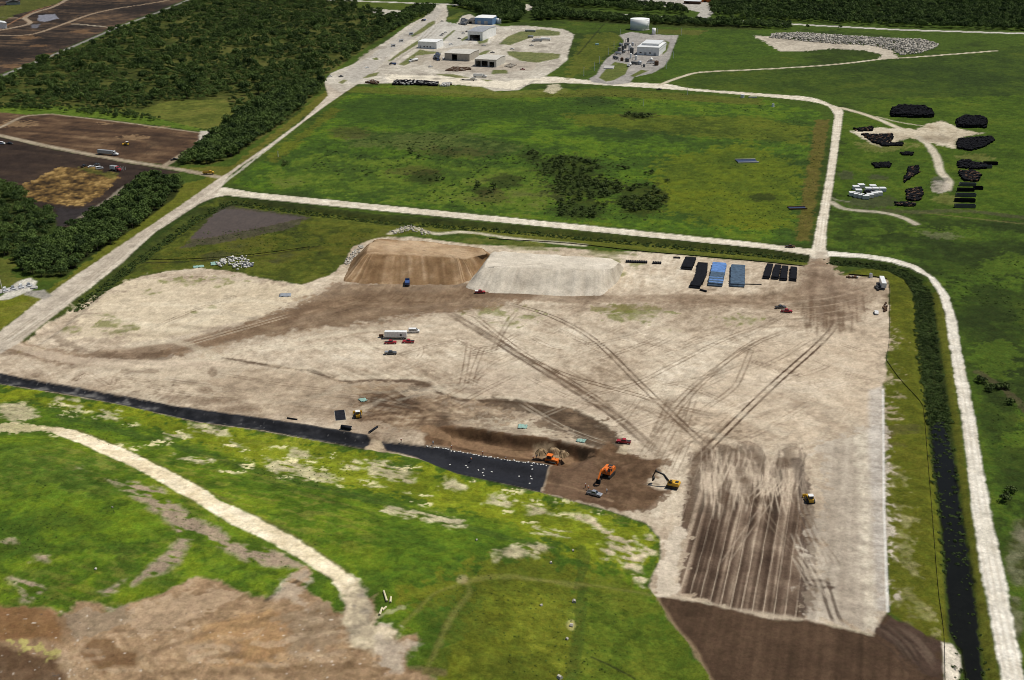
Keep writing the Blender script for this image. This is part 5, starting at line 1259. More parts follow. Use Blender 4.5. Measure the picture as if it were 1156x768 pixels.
def make_pickup(loc, rz, paint, label, crew=True, topper=None):
    o = empty('pickup_truck', loc, rz, label, 'pickup truck')
    p = MATS[paint]
    MB().prism([(-2.8, 0.55), (-2.75, 1.0), (-0.85, 1.04), (0.0, 1.08), (1.15, 1.1), (2.45, 1.0), (2.75, 0.85), (2.78, 0.5), (2.3, 0.42), (-2.4, 0.42)], -0.95, 0.95).build('body', p, o)
    cb = MB().add([(-0.95, -0.9, 1.05), (1.2, -0.9, 1.08), (1.2, 0.9, 1.08), (-0.95, 0.9, 1.05), (-0.75, -0.72, 1.75), (0.45, -0.72, 1.78), (0.45, 0.72, 1.78), (-0.75, 0.72, 1.75)],
                  [(4, 5, 6, 7), (0, 1, 5, 4), (1, 2, 6, 5), (2, 3, 7, 6), (3, 0, 4, 7)]).build('cab', p, o)
    MB().add([(1.17, -0.78, 1.15), (1.17, 0.78, 1.15), (0.52, 0.68, 1.72), (0.52, -0.68, 1.72)], [(0, 1, 2, 3)]).add([(-0.96, -0.75, 1.2), (-0.96, 0.75, 1.2), (-0.82, 0.65, 1.68), (-0.82, -0.65, 1.68)], [(3, 2, 1, 0)]).build('windscreen', MATS['glass_dark'], cb)
    for s in (-1, 1):
        MB().add([(-0.78, s * 0.885, 1.18), (0.92, s * 0.885, 1.18), (0.42, s * 0.75, 1.68), (-0.68, s * 0.75, 1.68)], [(0, 1, 2, 3)]).build('side_window', MATS['glass_dark'], cb)
    MB().box(-2.68, -1.0, -0.78, 0.78, 1.045, 1.06).build('bed_shade', MATS['machine_black'], o)  # dark plate on the solid body stands in for the bed's shaded recess
    if topper:
        MB().box(-2.7, -1.02, -0.8, 0.8, 1.07, 1.5, 0.05, 0.05).build('tool_box', MATS[topper], o)
    for s in (-1, 1):
        MB().box(2.72, 2.8, s * 0.55 - 0.15, s * 0.55 + 0.15, 0.7, 0.86).build('headlight', MATS['lamp_glass'], o)
        MB().box(-2.83, -2.78, s * 0.82 - 0.08, s * 0.82 + 0.08, 0.7, 0.95).build('tail_light', MATS['tail_glass'], o)
    wheels(o, (-1.75, 1.75), 0.86, 0.4)
    return o

def make_car(loc, rz, paint, label, van=False):
    o = empty('parked_van' if van else 'parked_car', loc, rz, label, 'van' if van else 'car')
    p = MATS[paint]
    if van:
        prof = [(-2.6, 0.4), (-2.65, 1.9), (-2.45, 2.15), (0.9, 2.15), (1.75, 1.35), (2.55, 1.15), (2.65, 0.5), (2.5, 0.4)]
        gl = [(1.02, 2.0), (1.70, 1.38)]; half = 0.98; side = [(-2.2, 1.35), (1.35, 1.35), (0.9, 1.95), (-2.2, 1.95)]
    else:
        prof = [(-2.25, 0.35), (-2.3, 0.85), (-1.6, 0.98), (-1.0, 1.45), (0.35, 1.47), (1.1, 0.98), (2.1, 0.82), (2.3, 0.5), (2.2, 0.35)]
        gl = [(0.4, 1.42), (1.05, 1.0)]; half = 0.9; side = [(-1.35, 1.0), (0.95, 1.0), (0.32, 1.4), (-0.95, 1.4)]
    MB().prism(prof, -half, half).build('body', p, o)
    MB().add([(gl[0][0] + 0.05, -half * 0.85, gl[0][1] + 0.03), (gl[1][0] + 0.05, -half * 0.9, gl[1][1] + 0.03), (gl[1][0] + 0.05, half * 0.9, gl[1][1] + 0.03), (gl[0][0] + 0.05, half * 0.85, gl[0][1] + 0.03)], [(0, 1, 2, 3)]).build('windscreen', MATS['glass_dark'], o)
    for s in (-1, 1):
        MB().add([(x_, s * (half + 0.012), z_) for x_, z_ in side], [(0, 1, 2, 3)]).build('side_window', MATS['glass_dark'], o)
        xx = prof[-2][0]
        MB().box(xx - 0.05, xx + 0.02, s * 0.6 - 0.15, s * 0.6 + 0.15, 0.6, 0.75).build('headlight', MATS['lamp_glass'], o)
    wheels(o, (-1.45, 1.45), half - 0.08, 0.34, 0.22)
    return o

def make_semi(loc, rz, label, cabp='paint_white', trailp='galvanised', L=13.5, kind='dump'):
    o = empty('semi_truck', loc, rz, label, 'truck')
    t = MB()
    if kind == 'tank':
        t.cyl((-L, 0, 2.1), (-0.2, 0, 2.1), 1.15, None, 18)
    else:
        t.box(-L, -0.2, -1.25, 1.25, 1.2, 3.6)
    tr = t.build('trailer', MATS[trailp], o)
    if kind == 'dump':
        MB().box(-L + 0.15, -0.35, -1.1, 1.1, 3.605, 3.66).build('load_cover', MATS['grey_roof'], tr)
        for k in range(9):
            for s in (-1, 1):
                MB().box(-L + 0.6 + k * 1.5, -L + 0.72 + k * 1.5, s * 1.255 - 0.04, s * 1.255 + 0.04, 1.25, 3.55).build('rib', MATS[trailp], tr)
    MB().box(-L, 3.9, -0.5, 0.5, 0.75, 1.15).build('chassis', MATS['steel_dark'], o)
    cb = MB().prism([(0.3, 0.8), (0.3, 3.3), (0.7, 3.5), (1.6, 3.3), (2.1, 2.1), (3.9, 1.85), (4.1, 1.5), (4.1, 0.8)], -1.1, 1.1).build('cab', MATS[cabp], o)
    MB().add([(1.68, -0.95, 3.18), (2.12, -1.0, 2.2), (2.12, 1.0, 2.2), (1.68, 0.95, 3.18)], [(0, 1, 2, 3)]).build('windscreen', MATS['glass_dark'], cb)
    for s in (-1, 1):
        MB().add([(0.9, s * 1.115, 2.1), (1.85, s * 1.115, 2.1), (1.5, s * 1.115, 3.0), (0.9, s * 1.115, 3.0)], [(0, 1, 2, 3)]).build('side_window', MATS['glass_dark'], cb)
        MB().cyl((0.35, s * 1.2, 1.0), (0.35, s * 1.2, 4.0), 0.09, None, 8).build('exhaust', MATS['rim_steel'], cb)
    wheels(o, (-L + 1.2, -L + 2.5, 0.2, 1.4, 3.4), 1.0, 0.5, 0.4)
    return o

def make_dump(loc, rz, label, body='paint_blue', cabp='paint_black', load='paint_blue'):
    o = empty('dump_truck', loc, rz, label, 'truck')
    MB().box(-4.2, 3.4, -0.5, 0.5, 0.75, 1.1).build('chassis', MATS['steel_dark'], o)
    bd = MB()
    bd.box(-4.3, 0.5, -1.25, 1.25, 1.2, 1.35)
    bd.box(-4.3, 0.5, -1.25, -1.13, 1.355, 2.5).box(-4.3, 0.5, 1.13, 1.25, 1.355, 2.5).box(-4.3, -4.18, -1.125, 1.125, 1.355, 2.4).box(0.38, 0.5, -1.125, 1.125, 1.355, 2.9)
    bd.build('dump_body', MATS[body], o)
    MB().box(-4.1, 0.3, -1.1, 1.1, 1.36, 2.2).build('load', MATS[load], o)
    cb = MB().prism([(0.75, 0.8), (0.75, 2.9), (1.9, 2.9), (2.3, 2.0), (3.5, 1.8), (3.6, 0.8)], -1.1, 1.1).build('cab', MATS[cabp], o)
    MB().add([(1.96, -0.95, 2.82), (2.32, -1.0, 2.08), (2.32, 1.0, 2.08), (1.96, 0.95, 2.82)], [(0, 1, 2, 3)]).build('windscreen', MATS['glass_dark'], cb)
    wheels(o, (-3.2, -1.9, 2.8), 1.0, 0.52, 0.4)
    return o

def make_trailer(loc, rz, label, L=10.5):
    o = empty('box_trailer', loc, rz, label, 'trailer')
    sh = MB().box(-L / 2, L / 2, -1.25, 1.25, 1.0, 3.6, 0.05, 0.08).build('box', MATS['paint_white'], o)
    for k in range(8):
        x_ = -L / 2 + 0.7 + k * (L - 1.4) / 7
        MB().box(x_ - 0.03, x_ + 0.03, -1.28, -1.24, 1.05, 3.4).build('rib', MATS['white_sheet'], sh)
    MB().box(L / 2 - 3.2, L / 2 - 2.3, -1.285, -1.245, 1.6, 2.6).build('door_window', MATS['glass_dark'], sh)
    MB().box(-L / 2, L / 2, -0.6, 0.6, 0.7, 0.99).build('chassis', MATS['steel_dark'], o)
    MB().bar((-L / 2, 0.5, 0.8), (-L / 2 - 1.6, 0, 0.7), 0.12, 0.15).bar((-L / 2, -0.5, 0.8), (-L / 2 - 1.6, 0, 0.7), 0.12, 0.15).build('drawbar', MATS['steel_dark'], o)
    wheels(o, (L / 2 - 2.6, L / 2 - 1.7), 1.05, 0.42, 0.26)
    return o

def track_unit(root, x0, x1, y, w, h, mat='machine_black'):
    r = h / 2
    prof = [(x0 + r + r * math.cos(a), r + r * math.sin(a)) for a in np.linspace(math.pi / 2, 1.5 * math.pi, 7)] + [(x1 - r + r * math.cos(a), r + r * math.sin(a)) for a in np.linspace(-math.pi / 2, math.pi / 2, 7)]
    tr = MB().prism(prof, y - w / 2, y + w / 2).build('crawler_track', MATS[mat], root)
    b = MB()
    for k in range(14):
        x_ = x0 + r + (x1 - x0 - 2 * r) * k / 13
        b.box(x_ - 0.06, x_ + 0.06, y - w / 2 - 0.02, y + w / 2 + 0.02, h + 0.002, h + 0.06)
    b.build('track_shoes', MATS['steel_dark'], tr)

def make_excavator(loc, rz, paint, label, elbow, wrist, bucket, dark_arm=False, turn=0.0):
    """boom in the x, z plane: foot -> elbow -> wrist -> bucket"""
    o = empty('excavator', loc, rz, label, 'excavator')
    p = MATS[paint]; a = MATS['machine_black'] if dark_arm else p
    for s in (-1, 1):
        track_unit(o, -2.2, 2.2, s * 1.25, 0.65, 0.95)
    MB().box(-0.9, 0.9, -0.92, 0.92, 0.45, 1.05).build('undercarriage', MATS['machine_black'], o)
    hs = MB().prism([(-2.6, 1.1), (-2.7, 1.7), (-2.4, 2.35), (-0.6, 2.4), (1.3, 2.1), (1.5, 1.1)], -1.35, 1.35).build('house', p, o)
    MB().box(-2.2, -1.0, -0.5, 0.7, 2.4, 2.55).build('engine_cover', MATS['machine_black'], hs)
    cb = MB().prism([(-0.3, 1.15), (-0.3, 3.05), (1.0, 3.1), (1.55, 2.2), (1.6, 1.15)], 0.42, 1.36).build('cab', p, o)
    MB().add([(1.08, 0.5, 3.02), (1.6, 0.5, 2.2), (1.6, 1.3, 2.2), (1.08, 1.3, 3.02)], [(0, 1, 2, 3)]).add([(0.0, 1.372, 2.0), (1.3, 1.372, 2.0), (0.95, 1.372, 2.95), (0.0, 1.372, 2.95)], [(0, 1, 2, 3)]).build('cab_glass', MATS['glass_dark'], cb)
    MB().box(0.0, 0.9, 0.55, 1.25, 3.09, 3.12).build('roof_glass', MATS['glass_dark'], cb)
    f = Vector((1.1, -0.1, 1.7)); e = Vector((elbow[0], -0.1, elbow[1])); w = Vector((wrist[0], -0.1, wrist[1])); bk = Vector((bucket[0], -0.1, bucket[1]))
    mid = f.lerp(e, 0.5) + Vector((-0.25, 0, 0.9))
    bm_ = MB().bar(f, mid, 0.5, 0.62).bar(mid - (e - mid).normalized() * 0.12, e, 0.46, 0.5).build('boom', a, o)
    MB().cyl(f + Vector((0.5, 0.35, -0.2)), mid + Vector((0, 0.35, -0.2)), 0.09, None, 8).build('ram', MATS['rim_steel'], bm_)
    MB().bar(e + (e - w).normalized() * 0.6, w, 0.38, 0.42).build('stick', a, o)
    d = (bk - w).normalized(); nx = Vector((d.z, 0, -d.x))
    vs = []
    for y_ in (-0.6, 0.6):
        vs += [w + Vector((0, y_, 0)), w + nx * 0.55 + d * 0.15 + Vector((0, y_, 0)), w + nx * 0.6 + d * 1.0 + Vector((0, y_, 0)), bk + nx * 0.1 + Vector((0, y_, 0)), bk - nx * 0.35 + Vector((0, y_, 0))]
    MB().add(vs, [(0, 1, 2, 3, 4), (9, 8, 7, 6, 5), (0, 5, 6, 1), (1, 6, 7, 2), (2, 7, 8, 3), (3, 8, 9, 4)]).build('bucket', MATS['machine_black'], o)
    return o

def make_dozer(loc, rz, paint, label, blade=True, cab=True):
    o = empty('bulldozer', loc, rz, label, 'bulldozer')
    p = MATS[paint]
    for s in (-1, 1):
        track_unit(o, -1.9, 1.9, s * 1.15, 0.6, 1.05)
    MB().prism([(-2.0, 0.6), (-2.0, 1.6), (0.3, 1.75), (2.1, 1.65), (2.2, 0.6)], -0.83, 0.83).build('body', p, o)
    c_ = MB().box(-1.5, 0.1, -0.78, 0.78, 1.76, 2.75, 0.1, 0.06).build('cab', MATS['glass_dark'], o)
    MB().box(-1.6, 0.2, -0.9, 0.9, 2.76, 2.9).build('cab_roof', MATS['paint_white'] if paint == 'paint_yellow' else p, c_)
    for s in (-1, 1):
        for x_ in (-1.45, 0.05):
            MB().bar((x_, s * 0.8, 1.75), (x_ + (0.06 if x_ < 0 else -0.06), s * 0.76, 2.76), 0.1, 0.1).build('post', p, c_)
    MB().cyl((1.2, 0.3, 1.7), (1.2, 0.3, 2.4), 0.08, None, 8).build('exhaust', MATS['machine_black'], o)
    MB().prism([(2.75, 0.05), (2.6, 0.45), (2.6, 0.95), (2.8, 1.35), (2.9, 1.35), (2.72, 0.95), (2.72, 0.45), (2.88, 0.05)], -1.9, 1.9).build('blade', MATS['rust'] if paint == 'paint_orange' else p, o)
    for s in (-1, 1):
        MB().bar((-0.4, s * 1.52, 0.5), (2.6, s * 1.52, 0.5), 0.14, 0.22).build('push_arm', p, o)
    return o

def A(px, py):
    return at(px, py)
# vehicles on the pad
make_trailer(A(447, 382), math.radians(-2), 'white box trailer parked beside the red pickups on the sand')
make_car(A(467.5, 375.5), 0.0, 'paint_white', 'white van parked just right of the white box trailer', True)
make_pickup(A(441, 388), math.radians(2), 'paint_red', 'red pickup below the left end of the white trailer')
make_pickup(A(461, 387), math.pi, 'paint_red', 'red pickup below the right end of the white trailer')
make_pickup(A(441, 400), math.radians(6), 'paint_grey', 'dark grey pickup parked alone below the red pickups', topper='paint_silver')
make_pickup(A(704, 500), math.radians(168), 'paint_red', 'red pickup at the rim of the excavation')
make_pickup(A(888, 352.5), math.radians(-8), 'paint_red', 'red pickup on the right of the pad near the crossing')
make_pickup(A(881, 348), math.radians(8), 'paint_grey', 'dark pickup parked against the red one near the crossing')
make_car(A(989, 354), math.radians(80), 'paint_white', 'white car parked alone near the right fence of the pad')
make_pickup(A(542, 331), math.radians(4), 'paint_red', 'small dark red pickup passing the foot of the soil heaps', topper='paint_white')
make_dump(A(460, 321), math.radians(94), 'blue dump truck standing against the brown soil heap')
t_ = make_trailer(A(996, 323), math.radians(80), 'white box trailer in the top right corner of the pad', 12.0)
make_pickup(A(671, 559), math.radians(-28), 'paint_silver', 'silver pickup beside the orange excavator')
# machines
ex = make_excavator(A(686, 537), math.radians(243), 'paint_orange', 'orange excavator reaching down in the brown excavation', (5.2, 4.0), (7.0, 2.2), (6.7, 0.7)); ex.scale = (1.25,) * 3
dz = make_dozer(A(623, 523), math.radians(-22), 'paint_orange', 'orange bulldozer at the end of the black liner'); dz.scale = (1.2,) * 3
make_excavator(A(759, 550), math.radians(158), 'paint_yellow', 'yellow excavator with a black arm on the sand', (6.4, 5.2), (7.4, 2.6), (7.1, 1.2), True)
make_dozer(A(914, 566), math.radians(92), 'paint_yellow', 'yellow bulldozer on the dark ribbed strip')
make_dozer(A(404, 470.5), math.radians(100), 'paint_yellow', 'yellow bulldozer beside the long black liner')
# trucks and cars beyond
make_semi(A(128, 175.5), math.radians(-18), 'long grey tipper lorry on the track between the brown fields')
make_dozer(A(143, 164), math.radians(150), 'paint_yellow', 'yellow machine working alone in the upper brown field')
make_dump(A(236, 197), math.radians(8), 'yellow dump truck entering the gravel road from the brown fields', 'paint_yellow', 'paint_yellow', 'rust')
make_pickup(A(197, 181), math.radians(35), 'paint_black', 'black pickup on the track by the end of the tree row')
make_pickup(A(95, 188.5), math.radians(70), 'paint_black', 'black pickup left of the parked group by the brush pile')
make_car(A(103, 189), math.radians(30), 'paint_white', 'white car second in the parked group by the brush pile')
make_pickup(A(109, 187), math.radians(60), 'paint_grey', 'dark pickup third in the parked group by the brush pile')
make_car(A(112.5, 191), math.radians(35), 'paint_white', 'white van fourth in the parked group by the brush pile', True)
make_semi(A(131.5, 193), math.radians(-25), 'white and red lorry at the right of the parked group', 'paint_red', 'paint_white', 5.0)
make_car(A(2, 163), math.radians(-8), 'paint_white', 'white van at the left edge on the dirt track', True)
make_pickup(A(11, 163), math.radians(-10), 'paint_black', 'black pickup next to the white van at the left edge')
make_dump(A(443, 73.5), math.radians(178), 'blue dump truck by the grass island in the yard')
make_semi(A(465, 70), math.radians(230), 'white tanker lorry standing in the yard below the white hall', 'paint_white', 'paint_white', 9, 'tank')
make_dump(A(478, 24), math.radians(236), 'dark blue lorry coming down from the highway gate')
make_car(A(414.5, 77), math.radians(40), 'paint_white', 'white car on the yard road near the grass island')
for px_, py_, rz_, pn, lab in ((372.5, 87, 40, 'paint_white', 'white pickup parked at the left corner of the yard'), (385, 87, 42, 'paint_grey', 'grey pickup at the roadside in the left corner of the yard')):
    make_pickup(A(px_, py_), math.radians(rz_), pn, lab)
for px_, py_, rz_, pn, lab in ((503, 37, 20, 'paint_white', 'white car in the upper parking row'), (500, 39, 25, 'paint_grey', 'grey car in the upper parking row'), (498, 40.5, 25, 'paint_silver', 'silver car in the upper parking row'), (523, 38, 15, 'paint_silver', 'silver car parked left of the grey workshop'), (527, 36, 60, 'paint_black', 'black car parked left of the grey workshop'), (518.5, 44, 8, 'paint_black', 'black car alone in the lower parking row'),
                               (509, 51, 40, 'paint_white', 'white van beside the white hall'), (499, 24.5, 5, 'paint_grey', 'grey car on the gate road below the highway'), (501, 66.5, 60, 'paint_white', 'white car in front of the tan shed'), (505, 66, 10, 'paint_black', 'black car in front of the tan shed')):
    make_car(A(px_, py_), math.radians(rz_), pn, lab, 'van' in lab)
make_semi(A(710, 75), math.radians(248), 'white tanker lorry in the grey tank compound', 'paint_white', 'paint_white', 6, 'tank')
make_car(A(744, 105), 0, 'paint_black', 'small black car on the verge of the north road') if False else None
make_pickup(A(744, 101.8), math.radians(-4), 'paint_black', 'black pickup on the north road beside the meadow')
make_pickup(A(892, 279.5), math.radians(-8), 'rust', 'dull red pickup on the white cross road near the crossing')

for px_, py_, rz_, pn, lab in ((546, 52, 10, 'paint_white', 'white pickup on the lane below the grey workshop'), (556, 60, -15, 'paint_grey', 'grey pickup right of the tan shed on the lane'), (578, 56, 5, 'paint_white', 'white pickup between the two grass islands'), (486, 76, 30, 'paint_white', 'white pickup left of the brown scrap rows'),
                              (590, 79, -5, 'paint_red', 'red pickup on the pale ground right of the cream shed'), (560, 33, 70, 'paint_white', 'white pickup right of the grey workshop'), (556, 41, 75, 'paint_black', 'black pickup beside the right wall of the grey workshop'), (600, 52, 0, 'paint_silver', 'silver pickup on the pale dirt loop')):
    make_pickup(A(px_, py_), math.radians(rz_), pn, lab)
make_semi(A(545, 87.5), math.radians(-4), 'white lorry on the yard road below the cream shed', 'paint_white', 'white_sheet', 10)
make_semi(A(604, 47), math.radians(175), 'white lorry turning on the pale dirt loop', 'paint_white', 'galvanised', 9)
# ------------------------------------------------------------------ buildings and tanks at the yard
SITE_RZ = math.atan2(AXE[1], AXE[0])
def shed(name, label, px, py, wid, dep, hgt, wall, roof, openings=(), ridge=1.0, doors=(), eave=0.4, extra_windows=()):
    """front left corner of the base at a photo pixel; x runs along the front, y away from the viewer; openings are (x0, x1, height)"""
    o = empty(name, A(px, py), SITE_RZ, label, 'building')
    th = 0.25; wm = MATS[wall]
    MB().box(0, th, 0, dep, 0, hgt).build('wall', wm, o)
    MB().box(wid - th, wid, 0, dep, 0, hgt).build('wall', wm, o)
    MB().box(th, wid - th, dep - th, dep, 0, hgt).build('wall', wm, o)
    b = MB(); x_ = th; ops = sorted(openings)
    for (a, c, h_) in ops:
        if a > x_:
            b.box(x_, a, 0, th, 0, hgt)
        b.box(a, c, 0, th, h_, hgt); x_ = c
    b.box(x_, wid - th, 0, th, 0, hgt)
    b.build('wall', wm, o)
    if ridge > 0:
        vs = []
        for x0 in (-eave, wid + eave):
            vs += [(x0, -eave, hgt - 0.02), (x0, dep / 2, hgt + ridge), (x0, dep + eave, hgt - 0.02), (x0, -eave, hgt + 0.18), (x0, dep / 2, hgt + ridge + 0.2), (x0, dep + eave, hgt + 0.18)]
        rf = MB().add(vs, [(3, 9, 10, 4), (4, 10, 11, 5), (0, 1, 7, 6), (1, 2, 8, 7), (0, 6, 9, 3), (2, 5, 11, 8), (0, 3, 4, 1), (1, 4, 5, 2), (6, 7, 10, 9), (7, 8, 11, 10)]).build('roof', MATS[roof], o)
        for s in (0, 1):
            x0 = 0.0 if s == 0 else wid - th
            MB().add([(x0, 0, hgt + 0.001), (x0, dep, hgt + 0.001), (x0, dep / 2, hgt + ridge - 0.05), (x0 + th, 0, hgt + 0.001), (x0 + th, dep, hgt + 0.001), (x0 + th, dep / 2, hgt + ridge - 0.05)], [(0, 2, 1), (3, 4, 5), (0, 3, 5, 2), (2, 5, 4, 1)]).build('gable', wm, o)
        nrib = int(wid / 3)
        for k in range(1, nrib):
            xx = wid * k / nrib
            MB().bar((xx, -eave, hgt + 0.21), (xx, dep / 2, hgt + ridge + 0.23), 0.12, 0.08).build('roof_seam', MATS[roof], rf)
    else:
        MB().box(-eave, wid + eave, -eave, dep + eave, hgt, hgt + 0.35).build('roof', MATS[roof], o)
    for (a, c, h_) in doors:
        d_ = MB().box(a, c, -0.06, -0.005, 0, h_).build('roller_door', MATS['grey_roof'], o)
        for k in range(3):
            MB().box(a, c, -0.09, -0.062, h_ * (k + 0.5) / 3.2, h_ * (k + 0.5) / 3.2 + 0.08).build('slat', MATS['galvanised'], d_)
    for (a, c, z0, z1) in extra_windows:
        MB().box(a, c, -0.05, -0.005, z0, z1).build('window', MATS['glass_dark'], o)
    return o
shed('office_hall', 'white flat metal hall beside the inbound yard road', 472, 54.5, 24, 24, 8, 'white_sheet', 'white_sheet', (), 0.6, ((2, 4, 3.2),), 0.3, ((7, 9, 1.4, 2.8), (11, 13, 1.4, 2.8), (15, 17, 1.4, 2.8)))
shed('open_shed', 'tan shed with one dark square doorway in the yard', 502, 68, 30, 34, 8, 'tan_sheet', 'cream_sheet', ((9, 15, 7),), 0.8)
shed('open_shed', 'cream shed with wide black open bays nearest the yard road', 536, 75, 25, 34, 8, 'cream_sheet', 'cream_sheet', ((0.8, 7, 6.4), (7.8, 15, 6.4), (17, 22.5, 5.6)), 1.0)
shed('workshop', 'grey workshop with a wide black doorway behind the parking', 528, 45.5, 20, 56, 11, 'white_sheet', 'grey_roof', ((2.5, 16.5, 7),), 1.4)
shed('blue_shed', 'blue metal shed with a pale roof at the top of the yard', 536, 27.5, 26, 34, 9.0, 'blue_sheet', 'white_sheet', (), 0.8, ((4, 9, 5), (14, 19, 5)))
shed('dark_shed', 'low dark-roofed shed left of the blue shed', 528, 27, 12, 34, 4.5, 'tan_sheet', 'dark_roof', ((2, 6, 3.4),), 1.6)
# weigh booths and islands on the inbound road
for k, (px_, py_) in enumerate(((444, 53), (453, 47.5), (464, 39.5))):
    o = empty('weigh_booth', A(px_, py_), SITE_RZ + 0.7, ('lowest', 'middle', 'uppermost')[k] + ' of three small white booths on the inbound road', 'booth', 'weigh booths')
    MB().box(-2.2, 2.2, -1.4, 1.4, 0, 2.8).build('wall', MATS['white_sheet'], o)
    MB().box(-2.7, 2.7, -1.8, 1.8, 2.8, 3.05).build('roof', MATS['grey_roof'], o)
    MB().box(-1.6, 1.6, -1.44, -1.405, 1.1, 2.2).build('window', MATS['glass_dark'], o)
    MB().box(1.0, 1.9, 1.405, 1.44, 0.0, 2.1).build('door', MATS['galvanised'], o)
# large tank
def tank(name, label, px, py, r, h, rim=True):
    o = empty(name, A(px, py), 0, label, 'tank')
    MB().cyl((0, 0, 0), (0, 0, h), r, None, 48).build('shell', fmat('tank_white', (0.86, 0.86, 0.83), 0.5, 0.0, 0.06, 0.2, 0.2), o, True)
    MB().cyl((0, 0, h), (0, 0, h + r * 0.10), r * 1.012, r * 0.05, 48).build('roof', MATS['tank_white'], o)
    MB().cyl((0, 0, -0.1), (0, 0, 0.25), r + 0.6, None, 40).build('footing', MATS['concrete'], o)
    b = MB(); n_ = int(h / 0.8)
    for k in range(n_):
        a = -1.2 + 0.9 * k / n_
        b.box(-0.4, 0.4, -0.35, 0.35, 0, 0.08) if False else None
        p0 = Vector((math.cos(a) * (r + 0.35), math.sin(a) * (r + 0.35), k * h / n_)); b.bar(p0, p0 + Vector((math.cos(a), math.sin(a), 0)) * 0.7, 0.5, 0.08)
    b.build('stair', MATS['steel_dark'], o)
    if rim:
        b = MB()
        for k in range(4):
            z0 = h * (k + 1) / 5
            b.cyl((0, 0, z0), (0, 0, z0 + 0.12), r + 0.06, None, 48)
        b.build('hoop', MATS['cream_sheet'], o)
    return o
for o_ in (tank('storage_tank', 'large round white storage tank at the head of the compound', 722, 33.2, 12.8, 14.0),
           tank('small_tank', 'slim white tank right of the large round tank', 738, 39, 2.6, 8, False),
           tank('silver_tank', 'round silver tank beside the blue shed', 563, 26.5, 3.6, 6.5, False)):
    pass
# process building
o = empty('process_building', A(719, 62), SITE_RZ, 'blocky white process building below the large tank', 'building')
MB().box(0, 26, 0, 46, 0, 9.0).build('wall', MATS['white_sheet'], o)
MB().box(-0.4, 26.4, -0.4, 46.4, 9.0, 9.4).build('roof', MATS['paint_white'], o)
MB().box(3, 23, 14, 44, 9.41, 11.5).build('upper_storey', MATS['white_sheet'], o)
MB().box(2.6, 23.4, 13.6, 44.4, 11.5, 11.8).build('upper_roof', MATS['paint_white'], o)
for k in range(4):
    MB().box(3 + 5.6 * k, 5.6 + 5.6 * k, -0.06, -0.005, 0.0 if k % 2 else 2.0, 3.4).build('door' if k % 2 else 'window', MATS['grey_roof'] if k % 2 else MATS['glass_dark'], o)
for k in range(6):
    MB().box(26.005, 26.06, 4 + 7 * k, 6 + 7 * k, 4.5, 6).build('window', MATS['glass_dark'], o)
# process equipment: each vessel its own
random.seed(21)
vessel_spots = [(701, 52, 'grey'), (706, 55, 'dark'), (711, 57, 'white'), (704, 60, 'dark'), (709, 48, 'dark'), (714, 52, 'grey'), (698, 62, 'grey'), (712, 66, 'white'), (718, 68, 'white'), (716, 73, 'dark'), (722, 73, 'grey'),
                (703, 57, 'dark'), (708, 52, 'dark'), (699, 58, 'dark'), (713, 61, 'dark'), (695, 67, 'dark'), (702, 69, 'rust'), (708, 70, 'dark'), (735, 69, 'white'), (741, 74, 'rust'), (727, 76, 'dark')]
vessel_where = ['by the far kerb', 'left of the white building', 'beside the white building wall', 'in the middle row', 'near the large tank', 'close to the white wall', 'at the left kerb', 'in front of the white building', 'by the red pipework', 'nearest the loop drive', 'right of the tanker lorry',
                'second in the left row', 'below the large tank', 'at the left bend', 'at the corner of the white wall', 'lowest on the left kerb', 'above the lawn', 'left of the tanker lorry', 'behind the pipework', 'at the right end of the pipework', 'below the pipework']
for k, (px_, py_, cn) in enumerate(vessel_spots):
    mm = {'grey': 'galvanised', 'dark': 'paint_grey', 'white': 'white_sheet', 'rust': 'rust'}[cn]
    hh = random.uniform(3, 7); rr = random.uniform(1.2, 2.4)
    o = empty('process_vessel', A(px_, py_), random.uniform(0, 3), '%s %s vessel %s in the tank compound' % ('rusty' if cn == 'rust' else cn, 'upright' if k % 3 else 'lying', vessel_where[k]), 'vessel')
    if k % 3:
        MB().cyl((0, 0, 0.4), (0, 0, hh), rr, None, 16).cyl((0, 0, hh), (0, 0, hh + rr * 0.4), rr, rr * 0.2, 16).build('shell', MATS[mm], o)
        for q_ in range(3):
            a = q_ * 2.1
            MB().bar((rr * 0.8 * math.cos(a), rr * 0.8 * math.sin(a), 0), (rr * 0.8 * math.cos(a), rr * 0.8 * math.sin(a), 0.6), 0.25, 0.25).build('leg', MATS['steel_dark'], o)
    else:
        MB().cyl((-3.5, 0, 2.0), (3.5, 0, 2.0), 1.4, None, 16).cyl((3.5, 0, 2.0), (4.2, 0, 2.0), 1.4, 0.4, 16).build('shell', MATS[mm], o)
        for x_ in (-2.4, 2.4):
            MB().box(x_ - 0.25, x_ + 0.25, -1.2, 1.2, 0, 1.0).build('saddle', MATS['concrete'], o)
    MB().bar((0, 0, hh * 0.6), (rr + 2.5, 0.6, hh * 0.6), 0.3, 0.3).bar((rr + 2.5, 0.6, hh * 0.6), (rr + 2.5, 0.6, 0), 0.3, 0.3).build('pipe', MATS['steel_dark'], o)
o = empty('pipe_rack', A(730, 72), SITE_RZ, 'rusty red pipework skid right of the tanker lorry', 'pipework')
for k in range(6):
    MB().bar((0, k * 1.6, 1.2 + 0.5 * (k % 3)), (12, k * 1.6, 1.2 + 0.5 * (k % 3)), 0.6, 0.6).build('pipe', MATS['rust'] if k % 2 else MATS['white_sheet'], o)
for k in range(4):
    MB().box(k * 3.6, k * 3.6 + 0.4, -0.5, 8.6, 0, 1.0 + 0.02 * k).build('support', MATS['steel_dark'], o)
o = empty('concrete_slab', A(681, 78), SITE_RZ + 0.15, 'pale concrete slab on the lawn inside the loop drive', 'slab')
